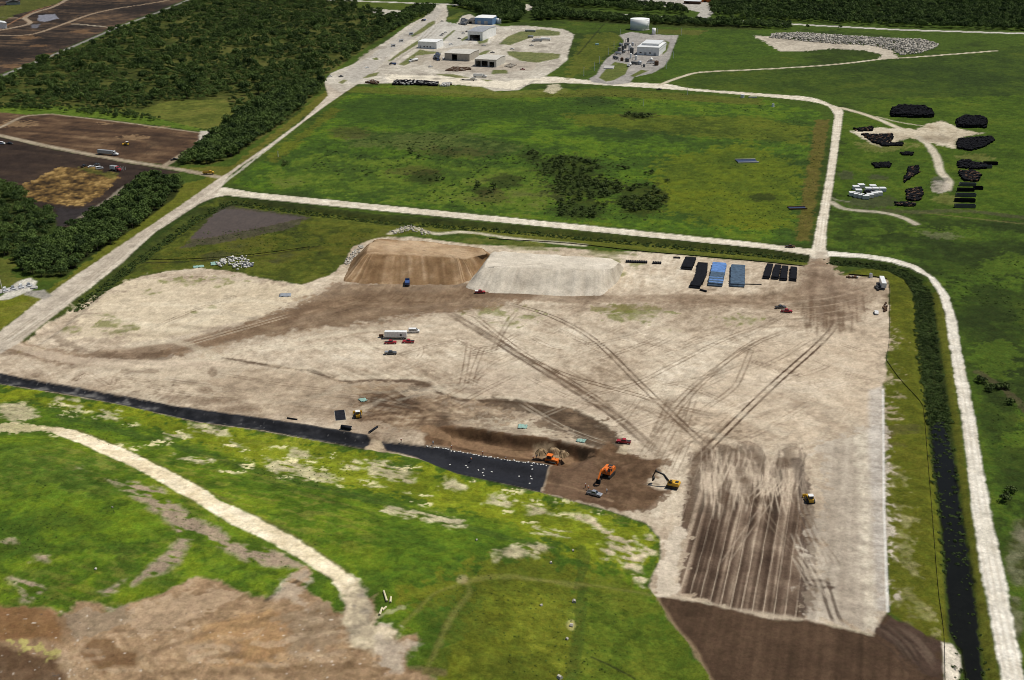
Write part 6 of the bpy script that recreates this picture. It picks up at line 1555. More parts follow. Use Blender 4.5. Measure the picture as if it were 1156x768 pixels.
MB().box(0, 11, 0, 22, 0, 0.35).build('slab', MATS['concrete'], o)
MB().box(0.3, 10.7, 0.3, 0.6, 0.351, 0.9).build('kerb', MATS['concrete'], o)
# plain white poles round the compound
for k, (px_, py_, hh) in enumerate([(659, 86, 9), (671, 80, 9), (676.5, 72, 8), (687, 62, 8), (693, 55, 8), (700, 41, 9), (769, 40, 9), (760, 66, 8), (752, 78, 8), (742, 38, 7), (776, 107, 6), (726, 120, 6), (314, 177, 4), (533, 50, 7), (569, 40, 8)]):
    o = empty('pole', A(px_, py_), 0, 'slim white pole standing ' + ['at the left foot of the loop drive', 'left of the loop drive bend', 'second up the left of the drive', 'beside the left kerb of the compound', 'left of the process vessels', 'left of the large tank', 'in the far right corner of the compound', 'on the right kerb of the compound', 'at the right of the pipework', 'right of the slim tank', 'in the grass under the north road', 'in the upper meadow', 'in the meadow corner by the main road', 'in front of the grey workshop', 'on the yard right of the workshop'][k], 'pole')
    MB().cyl((0, 0, 0), (0, 0, hh), 0.22, 0.14, 8).build('shaft', MATS['paint_white'], o)
    MB().box(-0.5, 0.5, -0.18, 0.18, hh, hh + 0.2).build('lamp_head', MATS['galvanised'], o)
    MB().cyl((0, 0, -0.05), (0, 0, 0.3), 0.4, None, 10).build('footing', MATS['concrete'], o)
# tank trailers on the dirt loop
for k, (px_, py_, L_, lab) in enumerate(((611, 45.5, 12, 'long white tank trailer parked on the pale dirt loop'), (593, 36, 14, 'grey trailer at the top of the pale dirt loop'), (596, 42.5, 7, 'short grey trailer left of the white tank trailer'))):
    o = empty('tank_trailer', A(px_, py_), SITE_RZ, lab, 'trailer')
    if k == 0:
        MB().cyl((0, 0, 2), (L_, 0, 2), 1.5, None, 16).build('tank', MATS['white_sheet'], o)
    else:
        MB().box(0, L_, -1.3, 1.3, 1, 2.8).build('box', MATS['galvanised'], o)
    MB().box(0, L_, -0.6, 0.6, 0.5, 0.9).build('chassis', MATS['steel_dark'], o)
    wheels(o, (1.2, L_ - 1.2), 1.0, 0.5, 0.35)
o = empty('green_utility_box', A(674, 51), 0.2, 'small pale green utility box in the grass left of the compound', 'utility box')
MB().box(-2, 2, -1.2, 1.2, 0.2, 2).build('cabinet', fmat('pale_teal', (0.35, 0.55, 0.5), 0.5), o); MB().box(-2.3, 2.3, -1.5, 1.5, 0, 0.2).build('plinth', MATS['concrete'], o)
o = empty('flat_trailer', A(520, 90.5), SITE_RZ, 'low dark flatbed trailer on the yard road verge', 'trailer')
MB().box(0, 18, -1.3, 1.3, 0.9, 1.2).build('deck', MATS['steel_dark'], o); MB().box(11, 16, -1.1, 1.1, 1.2, 3).build('load', MATS['cream_sheet'], o); wheels(o, (2, 3.4, 14), 1.0, 0.5, 0.3)

# ------------------------------------------------------------------ black heaps and stacks
fmat('black_plastic', (0.012, 0.012, 0.014), 0.9, 0.0, 0.3, 0.8, 0.04); fmat('black_wrap', (0.020, 0.021, 0.026), 0.85, 0.0, 0.3, 0.8, 0.05)
fmat('blue_wrap', (0.16, 0.31, 0.62), 0.7, 0.0, 0.35, 0.5, 0.1); fmat('slate_wrap', (0.10, 0.155, 0.22), 0.7, 0.0, 0.4, 0.5, 0.1); fmat('white_block', (0.72, 0.70, 0.64), 0.8)
fmat('rubble_mat', (0.50, 0.46, 0.39), 0.95, 0.0, 0.5, 0.15); fmat('teal_sheet', (0.25, 0.40, 0.34), 0.8); fmat('junk_white', (0.60, 0.58, 0.53), 0.8, 0, 0.4)

def rolls(name, label, px0, py0, px1, py1, roll_len, dia, layers, mat, cat='rolls', curve=0.0, alt=None):
    """rolls laid side by side from one pixel to the other, in layers"""
    a = A(px0, py0); b = A(px1, py1); d = b - a; L_ = d.length
    n_ = max(2, int(L_ / dia)); rz = math.atan2(d.y, d.x)
    o = empty(name, a, rz, label, cat)
    me = MB().cyl((0, -roll_len / 2, 0), (0, roll_len / 2, 0), dia / 2, None, 9).mesh('roll', MATS[mat])
    me2 = MB().cyl((0, -roll_len / 2, 0), (0, roll_len / 2, 0), dia / 2, None, 9).mesh('roll', MATS[alt]) if alt else me
    r = random.Random(n_)
    for la in range(layers):
        for k in range(n_ - la):
            c_ = link('roll', me2 if (alt and r.random() < (0.25 + 0.75 * (k / n_ < 0.45))) else me, o)
            t_ = (k + 0.5 * la) / max(1, n_ - 1)
            c_.location = ((k + 0.5 + la * 0.5) * dia, math.sin(t_ * 3.1) * curve + r.uniform(-0.25, 0.25), dia * 0.5 + la * dia * 0.85)
    return o
rolls('roll_stack', 'short black row of liner rolls at the left of the stacks', 775, 305, 780, 293, 5.8, 1.1, 2, 'black_wrap')
rolls('roll_stack', 'long black row of liner rolls left of the bright blue stack', 784, 326, 793, 299, 5.4, 1.1, 2, 'black_wrap', curve=-1.2)
rolls('roll_stack', 'bright blue wrapped stack of rolls on the pad edge', 806, 325, 812, 297, 8.2, 1.1, 3, 'slate_wrap', alt='blue_wrap') if False else None
rolls('roll_stack', 'bright blue wrapped stack of rolls on the pad edge', 812.5, 299.5, 807, 324, 7.4, 1.1, 2, 'slate_wrap', alt='blue_wrap')
rolls('roll_stack', 'duller slate-blue wrapped stack of rolls with a bulge at its end', 833, 302, 832, 325, 7.4, 1.1, 2, 'slate_wrap', alt='slate_wrap')
for k, (x0, y0, x1, y1) in enumerate([(865, 315.5, 869, 300), (875, 316, 878, 301), (884.5, 317.5, 886, 302.5), (895, 318, 896, 303.5)]):
    rolls('roll_stack', ('leftmost', 'second from left', 'second from right', 'rightmost')[k] + ' of the four short black roll rows near the crossing', x0, y0, x1, y1, 3.3, 1.0, 2, 'black_wrap')
rolls('roll_stack', 'low black roll bundle behind the right end of the pale sand heap', 706.5, 296, 732, 297, 2.6, 1.0, 1, 'black_wrap')
rolls('roll_stack', 'small black roll bundle between the pale heap and the black rows', 736.5, 297.5, 747, 298, 2.4, 1.0, 1, 'black_wrap')
rolls('roll_stack', 'thin black bundle beside the silt fence left of the black rows', 760, 291.5, 769, 292, 1.4, 0.8, 1, 'black_wrap')
def loose_roll(px, py, L_, r_, rz, lab):
    o = empty('loose_roll', A(px, py), rz, lab, 'roll')
    MB().cyl((-L_ / 2, 0, r_), (L_ / 2, 0, r_), r_, None, 14).build('sheet', MATS['black_wrap'], o, True)
    MB().cyl((-L_ / 2 - 0.15, 0, r_), (L_ / 2 + 0.15, 0, r_), r_ * 0.35, None, 10).build('core', MATS['cream_sheet'], o)
loose_roll(794, 329, 4, 0.5, -0.7, 'short black roll fallen below the long black row')
loose_roll(850, 321.5, 9, 0.25, -0.05, 'thin black pipe beside the slate-blue stack')
loose_roll(421.5, 486, 5.8, 0.42, math.radians(62), 'single liner roll lying across the rim above the black liner')
loose_roll(391, 485, 4.2, 0.9, math.radians(-15), 'fat black roll at the edge of the long liner')
loose_roll(330, 473.5, 4.5, 0.3, math.radians(-18), 'thin dark roll on the sand by the long liner')
loose_roll(1067, 240, 5, 0.4, 0.1, 'dark pipe on the grey smear at the right') if False else None
o = empty('plastic_sheet', A(384, 469), 0.2, 'black square of plastic sheet laid on the sand', 'sheet')
b = MB()
for k in range(6):
    b.box(-2.0, 2.0, -4.5 + 1.5 * k, -3.01 + 1.5 * k, 0.05, 0.14 + 0.05 * (k % 2))
b.build('sheet', MATS['black_wrap'], o); MB().box(-2.2, 2.2, -4.7, 4.7, 0.012, 0.04).build('underlay', MATS['tan_sheet'], o)

def bin_heap(name, label, outline, n_, hmax, sz, mat, cat, seed, mats2=None):
    """a heap of boxy things filling an outline drawn on the ground"""
    pl = flat(outline); r = np.random.default_rng(seed); b = MB(); b2 = MB()
    x0, y0 = pl.min(0); x1, y1 = pl.max(0); cnt = 0
    c_ = pl.mean(0)
    o = empty(name, (c_[0], c_[1], 0), 0, label, cat)
    layers = max(1, int(hmax / (sz * 0.8)))
    for la in range(layers):
        st = sz * 1.02
        for gx in np.arange(x0, x1, st):
            for gy in np.arange(y0, y1, st):
                d_ = float(seg_dist(np.array([gx], dtype=np.float32), np.array([gy], dtype=np.float32), pl, True)[0])
                if d_ < la * sz * 0.45 + r.uniform(-0.3, 0.5) or r.random() < 0.04 + 0.05 * la:
                    continue
                w_ = sz * r.uniform(0.36, 0.52); z0 = la * sz * 0.8; rz = r.uniform(-0.5, 0.5); hh = sz * r.uniform(0.7, 1.05)
                q = (b2 if (mats2 and r.random() < 0.15) else b)
                vs = []
                for zz, ww in ((z0, w_ * 0.85), (z0 + hh, w_)):
                    for sx, sy in ((-1, -1), (1, -1), (1, 1), (-1, 1)):
                        vs.append((gx - c_[0] + ww * (sx * math.cos(rz) - sy * math.sin(rz)), gy - c_[1] + ww * (sx * math.sin(rz) + sy * math.cos(rz)), zz))
                q.add(vs, [(3, 2, 1, 0), (4, 5, 6, 7), (0, 1, 5, 4), (1, 2, 6, 5), (2, 3, 7, 6), (3, 0, 4, 7)])
    b.build('piled_bins', MATS[mat], o, kind='stuff')
    if b2.v:
        b2.build('odd_bins', MATS[mats2], o, kind='stuff')
    return o
bin_heap('bin_heap', 'longest black heap in the grass at the upper right', [(1005, 132), (1006, 125), (1014, 121), (1045, 122), (1052, 126), (1055, 133), (1035, 133.5)], 0, 3.6, 1.8, 'black_plastic', 'heap', 1)
bin_heap('bin_heap', 'second black heap right of the longest one', [(1080, 144), (1079, 137), (1088, 133), (1112, 134), (1115, 140), (1113, 145), (1095, 145)], 0, 3.4, 1.8, 'black_plastic', 'heap', 2)
bin_heap('bin_heap', 'spread-out black heap on the pale storage ground at the right', [(1081, 158), (1100, 156), (1118, 155), (1124, 159), (1112, 166), (1096, 171), (1080, 168)], 0, 2.2, 1.7, 'black_plastic', 'heap', 3)
bin_heap('bin_heap', 'wedge of black scrap on the left of the storage ground', [(972, 152), (990, 153), (1008, 152), (1008, 158), (998, 165), (984, 161)], 0, 1.6, 1.6, 'black_plastic', 'heap', 4, 'rust')
bin_heap('bin_heap', 'thin line of black and rusty scrap at the far left of the storage ground', [(964, 146), (985, 144), (985, 148), (968, 149)], 0, 1.6, 1.6, 'black_plastic', 'heap', 5, 'rust')
bin_heap('bin_heap', 'narrow black strip of scrap below the wedge', [(994, 163), (1019, 162), (1019, 165), (995, 166)], 0, 1.5, 1.5, 'black_plastic', 'heap', 6)
bin_heap('bin_heap', 'small dark scrap patch in the grass below the wedge', [(1016, 173), (1032, 173), (1030, 176), (1018, 176)], 0, 1.0, 1.4, 'black_plastic', 'heap', 7)
bin_heap('bin_heap', 'dark scrap patch beside white pipes', [(984, 185), (1006, 184), (1004, 190), (988, 190)], 0, 1.0, 1.4, 'black_plastic', 'heap', 8)
bin_heap('bin_heap', 'upper dark scrap pile of the middle column', [(1026, 190), (1036, 188), (1038, 195), (1030, 200), (1020, 208), (1021, 202)], 0, 1.8, 1.5, 'black_plastic', 'heap', 9, 'rust')
bin_heap('bin_heap', 'lower dark scrap pile of the middle column', [(1022, 216), (1040, 212), (1042, 220), (1038, 228), (1024, 227)], 0, 2.0, 1.6, 'black_plastic', 'heap', 10, 'rust')
bin_heap('bin_heap', 'low dark scrap line at the foot of the middle column', [(1008, 229), (1024, 229), (1034, 231), (1032, 234), (1012, 233)], 0, 1.0, 1.3, 'black_plastic', 'heap', 11, 'rust')
bin_heap('bin_heap', 'upper dark scrap pile of the right column', [(1080, 184), (1092, 181), (1100, 184), (1110, 186), (1118, 190), (1100, 192), (1082, 190)], 0, 2.0, 1.7, 'black_plastic', 'heap', 12)
bin_heap('bin_heap', 'middle dark scrap pile of the right column', [(1081, 194), (1100, 194), (1107, 198), (1104, 206), (1088, 205)], 0, 1.8, 1.7, 'black_plastic', 'heap', 13, 'rust')
# open-topped steel skips in the right column and white bins
def skip_bin(px, py, L_, w_, h_, rz, mat, lab, grp):
    o = empty('skip_bin', A(px, py), rz, lab, 'skip', grp)
    sh = MB()
    sh.box(-L_ / 2, L_ / 2, -w_ / 2, w_ / 2, 0.15, 0.3).box(-L_ / 2, L_ / 2, -w_ / 2, -w_ / 2 + 0.12, 0.302, h_).box(-L_ / 2, L_ / 2, w_ / 2 - 0.12, w_ / 2, 0.302, h_)
    sh.box(-L_ / 2, -L_ / 2 + 0.12, -w_ / 2 + 0.122, w_ / 2 - 0.122, 0.302, h_).box(L_ / 2 - 0.12, L_ / 2, -w_ / 2 + 0.122, w_ / 2 - 0.122, 0.302, h_)
    s_ = sh.build('shell', MATS[mat], o)
    for k in range(4):
        x_ = -L_ / 2 + L_ * (k + 0.5) / 4
        MB().box(x_ - 0.08, x_ + 0.08, -w_ / 2 - 0.09, -w_ / 2 - 0.002, 0.3, h_).build('rib', MATS[mat], s_)
    if mat == 'white_block':
        MB().box(-L_ / 2 - 0.05, L_ / 2 + 0.05, -w_ / 2 - 0.05, w_ / 2 + 0.05, h_ + 0.002, h_ + 0.12).build('lid', MATS['paint_white'], o)
    for s in (-1, 1):
        MB().box(-L_ / 2, L_ / 2, s * w_ * 0.3 - 0.1, s * w_ * 0.3 + 0.1, 0, 0.148).build('runner', MATS['steel_dark'], o)
    return o
for k, (px_, py_, L_, mt) in enumerate([(1118, 186, 10, 'black_plastic'), (1113, 190, 8, 'paint_grey'), (1092, 210, 11, 'paint_grey'), (1104, 214, 6, 'black_plastic'), (1090, 216, 11, 'black_plastic'), (1090, 222, 13, 'paint_grey'), (1089, 228, 13, 'black_plastic'), (1089, 234.5, 13, 'paint_grey')]):
    skip_bin(px_, py_, L_, 2.8, 2.2, -0.05, mt, ['topmost dark skip set apart at the upper right of the column', 'second dark skip below the topmost one', 'grey skip at the top of the lower row', 'short black skip jutting right of the row', 'black skip under the grey one in the lower row', 'grey skip in the middle of the lower row', 'black skip second from the bottom of the row', 'bottom grey skip of the right column'][k], 'skips in the right column')
random.seed(31)
wb = [(962, 221), (967, 222.5), (972, 223.5), (977, 224.5), (982, 223), (987, 221.5), (992, 220.5), (966, 214), (972, 212), (980, 216), (988, 216), (996, 216), (969, 218), (985, 213)]
for k, (px_, py_) in enumerate(wb):
    skip_bin(px_, py_, 4.2, 4.0, 2.4, -0.1 + 0.05 * (k % 3), 'white_block', 'white bin, %s of the cluster by the road, %s' % (('front row', 'back row')[k >= 7], ['first', 'second', 'third', 'fourth', 'fifth', 'sixth', 'seventh'][k % 7] + ' from the left'), 'white bins by the gravel road')
bin_heap('bin_heap', 'small black scrap pile among the white bins', [(974, 217), (984, 214), (986, 218), (978, 220)], 0, 1.2, 1.3, 'black_plastic', 'heap', 15)
# black stacked pipes along the yard road, and the scrap by it
bin_heap('pipe_heap', 'long dark row of stacked pipes and tanks between the yard and the meadow', [(443, 96.5), (444, 92), (470, 91.5), (495, 94), (495, 98), (470, 96.5)], 0, 3.0, 1.9, 'black_plastic', 'heap', 16, 'junk_white')
bin_heap('scrap_heap', 'small white and dark scrap pile at the right end of the black row', [(497, 98), (500, 94.5), (510, 94), (508, 98)], 0, 2.0, 1.7, 'junk_white', 'heap', 17, 'rust')
bin_heap('scrap_heap', 'small dark scrap pile left of the black row', [(411, 94), (420, 91), (428, 93), (426, 96)], 0, 1.6, 1.6, 'rust', 'heap', 18, 'junk_white')
bin_heap('scrap_heap', 'brown scrap rows in front of the sheds in the yard', [(502, 80), (512, 76), (532, 77), (532, 79), (516, 81)], 0, 0.8, 1.1, 'rust', 'heap', 19, 'tan_sheet')
bin_heap('scrap_heap', 'orange and red clutter right of the cream shed', [(569, 75), (578, 72), (583, 74), (577, 77)], 0, 0.9, 1.1, 'tan_sheet', 'heap', 20, 'rust')
bin_heap('scrap_heap', 'clutter of drums left of the dark-roofed shed', [(518, 28), (522, 21), (530, 24), (526, 29)], 0, 2.0, 1.8, 'paint_grey', 'heap', 21, 'tan_sheet')
bin_heap('scrap_heap', 'dark machinery heap between the hall and the tan shed', [(489, 68), (492, 61), (497, 62), (496, 69)], 0, 3.4, 1.8, 'paint_grey', 'heap', 22, 'paint_blue')
# rubble heap
def rubble(name, label, outline, n_, smin, smax, hfun, mat, seed, kind='stuff'):
    pl = flat(outline); r = np.random.default_rng(seed)
    x0, y0 = pl.min(0); x1, y1 = pl.max(0)
    co, fq = [], []; k = 0
    base = np.array([(-1, -1, -1), (1, -1, -1), (1, 1, -1), (-1, 1, -1), (-1, -1, 1), (1, -1, 1), (1, 1, 1), (-1, 1, 1)], dtype=float)
    ff = np.array([(3, 2, 1, 0), (4, 5, 6, 7), (0, 1, 5, 4), (1, 2, 6, 5), (2, 3, 7, 6), (3, 0, 4, 7)])
    while k < n_:
        x_, y_ = r.uniform(x0, x1), r.uniform(y0, y1)
        d_ = float(seg_dist(np.array([x_], dtype=np.float32), np.array([y_], dtype=np.float32), pl, True)[0])
        if d_ < 0:
            continue
        s = r.uniform(smin, smax)
        v = base * (1 + r.uniform(-0.35, 0.35, (8, 3))) * s * np.array([1, r.uniform(0.5, 1), r.uniform(0.35, 0.8)])
        e = Matrix.Rotation(r.uniform(0, 6.28), 3, 'Z') @ Matrix.Rotation(r.uniform(-0.6, 0.6), 3, 'X')
        v = v @ np.array(e).T + np.array([x_, y_, hfun(d_) * r.uniform(0.2, 1) + s * 0.2])
        co.append(v); fq.append(ff + 8 * k); k += 1
    o = link(name, raw_mesh(name, np.concatenate(co), np.concatenate(fq), MATS[mat], None, False))
    o['kind'] = kind; o['label'] = label
    return o
rubble('concrete_rubble', 'long heap of pale broken concrete in the far field', [(868, 43), (872, 38.5), (905, 38), (950, 41), (1000, 44), (1045, 46), (1060, 50), (1056, 54), (1040, 60), (1018, 63), (1010, 58), (980, 51), (940, 50), (900, 46)], 4200, 0.25, 1.25, lambda d_: min(2.8, 0.25 * d_ + 0.3), 'rubble_mat', 4)
rubble('litter', 'scattered pale stones and litter on the bare landfill cover', [(60, 700), (240, 665), (380, 690), (440, 720), (440, 768), (60, 768)], 420, 0.08, 0.34, lambda d_: 0.1, 'junk_white', 5) if False else None
rubble('scrap_litter', 'jumble of white and grey scrap at the grassy edge of the sand', [(244, 298), (252, 292), (264, 290), (278, 290), (286, 297), (280, 304), (268, 305), (258, 300), (248, 303)], 150, 0.15, 0.75, lambda d_: 0.7, 'junk_white', 6)
rubble('stone_edge', 'white stones lining the left foot of the brown heap', [(388, 297), (398, 285), (408, 276), (411, 279), (402, 290), (392, 300)], 170, 0.15, 0.55, lambda d_: 0.3, 'rubble_mat', 7)
rubble('stone_edge', 'white stones at the start of the pale track behind the brown heap', [(440, 262), (452, 256), (466, 255), (490, 264), (480, 266), (462, 261), (448, 265)], 120, 0.15, 0.55, lambda d_: 0.3, 'rubble_mat', 8)
def tarp(px, py, w_, d_, mat, lab, rz=0.0):
    n_ = 10; r = np.random.default_rng(int(px)); co = []
    for j in range(n_ + 1):
        for i_ in range(n_ + 1):
            co.append(((i_ / n_ - 0.5) * w_ + r.uniform(-0.2, 0.2), (j / n_ - 0.5) * d_ + r.uniform(-0.2, 0.2), 0.12 + r.uniform(0, 0.35)))
    g_ = np.arange((n_ + 1) ** 2).reshape(n_ + 1, n_ + 1)
    q_ = np.stack([g_[:-1, :-1], g_[:-1, 1:], g_[1:, 1:], g_[1:, :-1]], -1).reshape(-1, 4)
    o = link('tarpaulin', raw_mesh('tarpaulin', np.array(co), q_, MATS[mat], None, False)); o.location = A(px, py); o.rotation_euler = (0, 0, rz)
    md = o.modifiers.new('thickness', 'SOLIDIFY'); md.thickness = 0.03
    solo(o, lab, 'tarpaulin')
tarp(590, 482, 3.6, 3.5, 'teal_sheet', 'teal tarpaulin on the sand above the excavation', -0.1)
tarp(656, 498, 3.6, 2.6, 'teal_sheet', 'pale teal tarpaulin on the dark rim of the excavation', -0.3)
tarp(224, 301.5, 6, 3.5, 'teal_sheet', 'teal sheet left of the scrap jumble', 0.3)
tarp(242, 298, 4, 6, 'teal_sheet', 'small teal sheet touching the scrap jumble', 0.3)
tarp(322, 333.5, 6, 5, 'galvanised', 'grey sheet lying alone on the pale sand', 0.1)
tarp(280, 299.5, 6, 7, 'paint_grey', 'dark grey sheet on the right of the scrap jumble', 0.2)
tarp(410, 452, 3, 3, 'teal_sheet', 'pale teal scrap on the stained sand above the yellow bulldozer', 0.5)
# logs on the slope, small things
for k, (px_, py_, L_, rz) in enumerate([(435, 674, 5.2, 1.85), (441, 678, 2.6, 1.6), (430, 691, 3.2, 1.45), (434, 688, 1.8, 1.0)]):
    o = empty('pale_log', A(px_, py_), rz, ['longest pale log by the end of the sandy track', 'short pale log right of the longest one', 'upright pale log below the longest one', 'tiny pale log between the others'][k], 'log')
    MB().cyl((-L_ / 2, 0, 0.3), (L_ / 2, 0, 0.35), 0.34, 0.28, 10).build('wood', fmat('pale_wood', (0.62, 0.56, 0.36), 0.9), o); MB().cyl((-L_ / 2 - 0.02, 0, 0.3), (-L_ / 2, 0, 0.3), 0.25, None, 10).build('cut_end', MATS['timber'], o)
random.seed(5)
bs = MB().prism([(-0.4, 0.0), (-0.42, 0.35), (-0.1, 0.7), (0.3, 0.62), (0.45, 0.2), (0.4, 0.0)], -0.4, 0.38).mesh('boulder', MATS['rubble_mat'])
for k, (px_, py_, s_, lab) in enumerate([(648, 680, 1.3, 'pale boulder on the green dome beside the mown line'), (645, 707, 1.2, 'pale boulder among dry grass low on the dome'), (640, 722, 0.9, 'small pale boulder below the dry patch'), (632, 766, 1.5, 'pale boulder at the bottom edge of the dome'), (611, 684, 0.9, 'grey boulder left on the dome'), (622, 636, 0.9, 'small grey boulder high on the dome'), (647, 622, 0.8, 'dark boulder at the top of the mown line'), (108, 643, 0.8, 'white stone in the lower left grass'), (127, 573, 0.6, 'white stone in the middle of the left grass'), (538, 610, 0.7, 'grey stone on the green slope')]):
    o = link('boulder', bs); o.location = A(px_, py_); o.scale = (s_,) * 3; o.rotation_euler = (0, 0, k * 1.3); solo(o, lab, 'boulder', 'boulders on the slope')
# sandbags along the liner
bag = MB().prism([(-0.55, 0.0), (-0.6, 0.16), (-0.3, 0.3), (0.3, 0.3), (0.6, 0.16), (0.55, 0.0)], -0.32, 0.32).mesh('sandbag', MATS['white_block'])
tp = np.array([(482, 503.5), (516, 509.8), (580, 520.3), (617, 525)])
for k in range(40):
    s_ = k / 39.0
    px_ = np.interp(s_, [0, 0.25, 0.72, 1], tp[:, 0]) + random.uniform(-1, 1); py_ = np.interp(px_, tp[:, 0], tp[:, 1]) + random.uniform(-0.6, 1.0)
    o = link('sandbag', bag); o.location = A(px_, py_); o.rotation_euler = (0, 0, random.uniform(0, 3)); o.scale = (random.uniform(0.45, 0.75),) * 3
    solo(o, 'small white sandbag in the line along the upper edge of the wide liner', 'sandbag', 'sandbags on the upper edge of the liner')
for k, (px_, py_) in enumerate([(526, 526), (528, 528), (540, 531), (546, 530), (545, 534), (546, 537), (600, 526), (601, 530), (599, 538), (600, 541), (598, 546), (586, 538), (555, 533), (508, 525)]):
    o = link('sandbag', bag); o.location = A(px_, py_); o.rotation_euler = (0, 0, k); o.scale = (0.6,) * 3; solo(o, 'white sandbag lying out on the wide black liner', 'sandbag', 'sandbags lying out on the liner')

# ------------------------------------------------------------------ silt fences
def fence(pts, h, lab, step=3.0, gap=None):
    pl = G(smooth(pts, n=5)); seg = np.linalg.norm(np.diff(pl, axis=0), axis=1); cum = np.concatenate([[0], np.cumsum(seg)])
    o = empty('silt_fence', (pl[0][0], pl[0][1], 0), 0, lab, 'fence')
    m_ = int(cum[-1] / step)
    P_ = [(np.interp(cum[-1] * k / m_, cum, pl[:, 0]), np.interp(cum[-1] * k / m_, cum, pl[:, 1])) for k in range(m_ + 1)]
    zs = H(np.array([p[0] for p in P_]), np.array([p[1] for p in P_]))
    cl = MB(); r = random.Random(len(pts))
    post = MB().box(-0.05, 0.05, -0.05, 0.05, 0, h + 0.25).mesh('post', MATS['timber'])
    for k in range(m_ + 1):
        if k % max(1, int(m_ / 60)) == 0:
            q = link('post', post, o); q.location = (P_[k][0] - pl[0][0], P_[k][1] - pl[0][1], float(zs[k]))
        if k < m_:
            a = Vector((P_[k][0] - pl[0][0], P_[k][1] - pl[0][1], float(zs[k]) + h * 0.5)); b_ = Vector((P_[k + 1][0] - pl[0][0], P_[k + 1][1] - pl[0][1], float(zs[k + 1]) + h * 0.5))
            cl.bar(a, b_, 0.04, h * r.uniform(0.8, 1.0))
    cl.build('fabric', MATS['black_plastic'], o)
fence([(1004, 322), (1003.8, 384), (1000.5, 404), (1003.5, 411), (1016.5, 429), (1039, 454), (1043, 467), (1046.6, 509), (1052, 576), (1059, 664), (1065.5, 716), (1067, 768)], 0.32, 'low black silt fence running down the grass strip right of the pad')
fence([(552, 270), (640, 275), (722, 284), (800, 290.5), (870, 297), (908, 301)], 0.55, 'low black silt fence along the upper edge of the pad', 4)
fence([(958, 310.5), (985, 313), (1001, 315.5)], 0.8, 'short black silt fence above the corner trailer')
fence([(166, 294), (230, 292), (290, 287), (350, 279)], 0.4, 'long thin black fence through the grass below the pond', 4)

# ------------------------------------------------------------------ pump station at the left edge
o = empty('pump_station', A(18, 326), math.radians(36), 'white pump station slab with pipes at the left edge', 'pump station')
MB().box(-13, 9, -3.2, 3.2, 0, 0.25).build('slab', MATS['concrete'], o)
for k in range(5):
    MB().cyl((-11 + 4 * k, -1.8, 0.7), (-8.2 + 4 * k, -1.8, 0.7), 0.32, None, 10).build('pipe', MATS['galvanised'], o)
    MB().box(-10 + 4 * k, -8.6 + 4 * k, 0.2, 1.8, 0.25, 1.5 + 0.2 * (k % 2)).build('cabinet', MATS['paint_white'] if k % 2 else MATS['galvanised'], o)
MB().cyl((8, -5, 0), (8, -5, 0.8), 1.8, None, 16).build('well', MATS['concrete'], o)
o = empty('utility_pole', A(3.5, 331), 0, 'pale utility pole on the pump station slab at the left edge', 'pole')
MB().cyl((0, 0, 0), (-0.6, 0, 10), 0.26, 0.18, 10).build('shaft', MATS['cream_sheet'], o); MB().box(-1.6, 0.6, -0.1, 0.1, 9.2, 9.4).build('crossarm', MATS['timber'], o)
# floating frames in the meadow
for k, (px_, py_, w_, d_, lab) in enumerate(((843, 182.5, 15, 9, 'low dark blue trough with pale rims in the meadow'), (900, 235.5, 11, 4, 'small dark frame lying in the meadow corner'))):
    o = empty('trough', A(px_, py_), 0.08, lab, 'trough')
    MB().box(-w_ / 2, w_ / 2, -d_ / 2, d_ / 2, 0.02, 0.5).build('basin', fmat('navy_sheet', (0.03, 0.045, 0.10), 0.4), o)
    for s in (-1, 1):
        MB().box(-w_ / 2 - 0.4, w_ / 2 + 0.4, s * (d_ / 2 + 0.3) - 0.3, s * (d_ / 2 + 0.3) + 0.3, 0, 0.9).build('rim', MATS['cream_sheet'] if k == 0 else MATS['rust'], o)
# far white tank edge at the left and lots at the top
o = empty('white_shed', A(-6, 33), 0.5, 'white shed cut by the left edge in the far brown field', 'building')
MB().box(0, 16, 0, 22, 0, 7).build('wall', MATS['white_sheet'], o); MB().prism([(-0.5, 7.0), (8, 9.0), (16.5, 7.0), (8, 7.0)], -0.5, 22.5).build('roof', MATS['paint_white'], o)
for k, (px_, py_, w_, mt, rf, lab) in enumerate(((772, 4.5, 26, 'rust', 'paint_white', 'white-roofed depot behind the trees at the top'), (792, 2.5, 30, 'paint_orange', 'grey_roof', 'row of orange containers at the top edge'), (700, 5, 30, 'white_sheet', 'paint_white', 'white building glimpsed through the far trees'), (652, 2, 26, 'white_sheet', 'paint_white', 'pale roof among the far trees at the top'))):
    shed('depot', lab, px_, py_, w_, 14, 4.5, mt, rf, ((3, 8, 3),), 0.6)
o = empty('house', A(8, 6), 0.5, 'dark-roofed house at the top left corner', 'building')
MB().box(0, 20, 0, 14, 0, 4).build('wall', MATS['grey_roof'], o); MB().prism([(-0.6, 4.0), (10, 7.5), (20.6, 4.0)], -0.6, 14.6).build('roof', MATS['dark_roof'], o)
o = empty('portable_toilet', A(983, 313.5), 0.2, 'small white cabin beside the corner trailer', 'cabin')
MB().box(-0.7, 0.7, -0.7, 0.7, 0, 2.2).build('cabin', MATS['paint_white'], o); MB().prism([(-0.75, 2.2), (0, 2.5), (0.75, 2.2)], -0.75, 0.75).build('roof', MATS['galvanised'], o)
o = empty('generator_trailer', A(430.5, 381), 0.0, 'small dark generator trailer left of the white box trailer', 'trailer')
MB().box(-1, 1, -0.6, 0.6, 0.5, 1.5).build('housing', MATS['rust'], o); MB().bar((1, 0, 0.5), (2.4, 0, 0.5), 0.1, 0.1).build('drawbar', MATS['steel_dark'], o); wheels(o, (0,), 0.7, 0.32, 0.2)
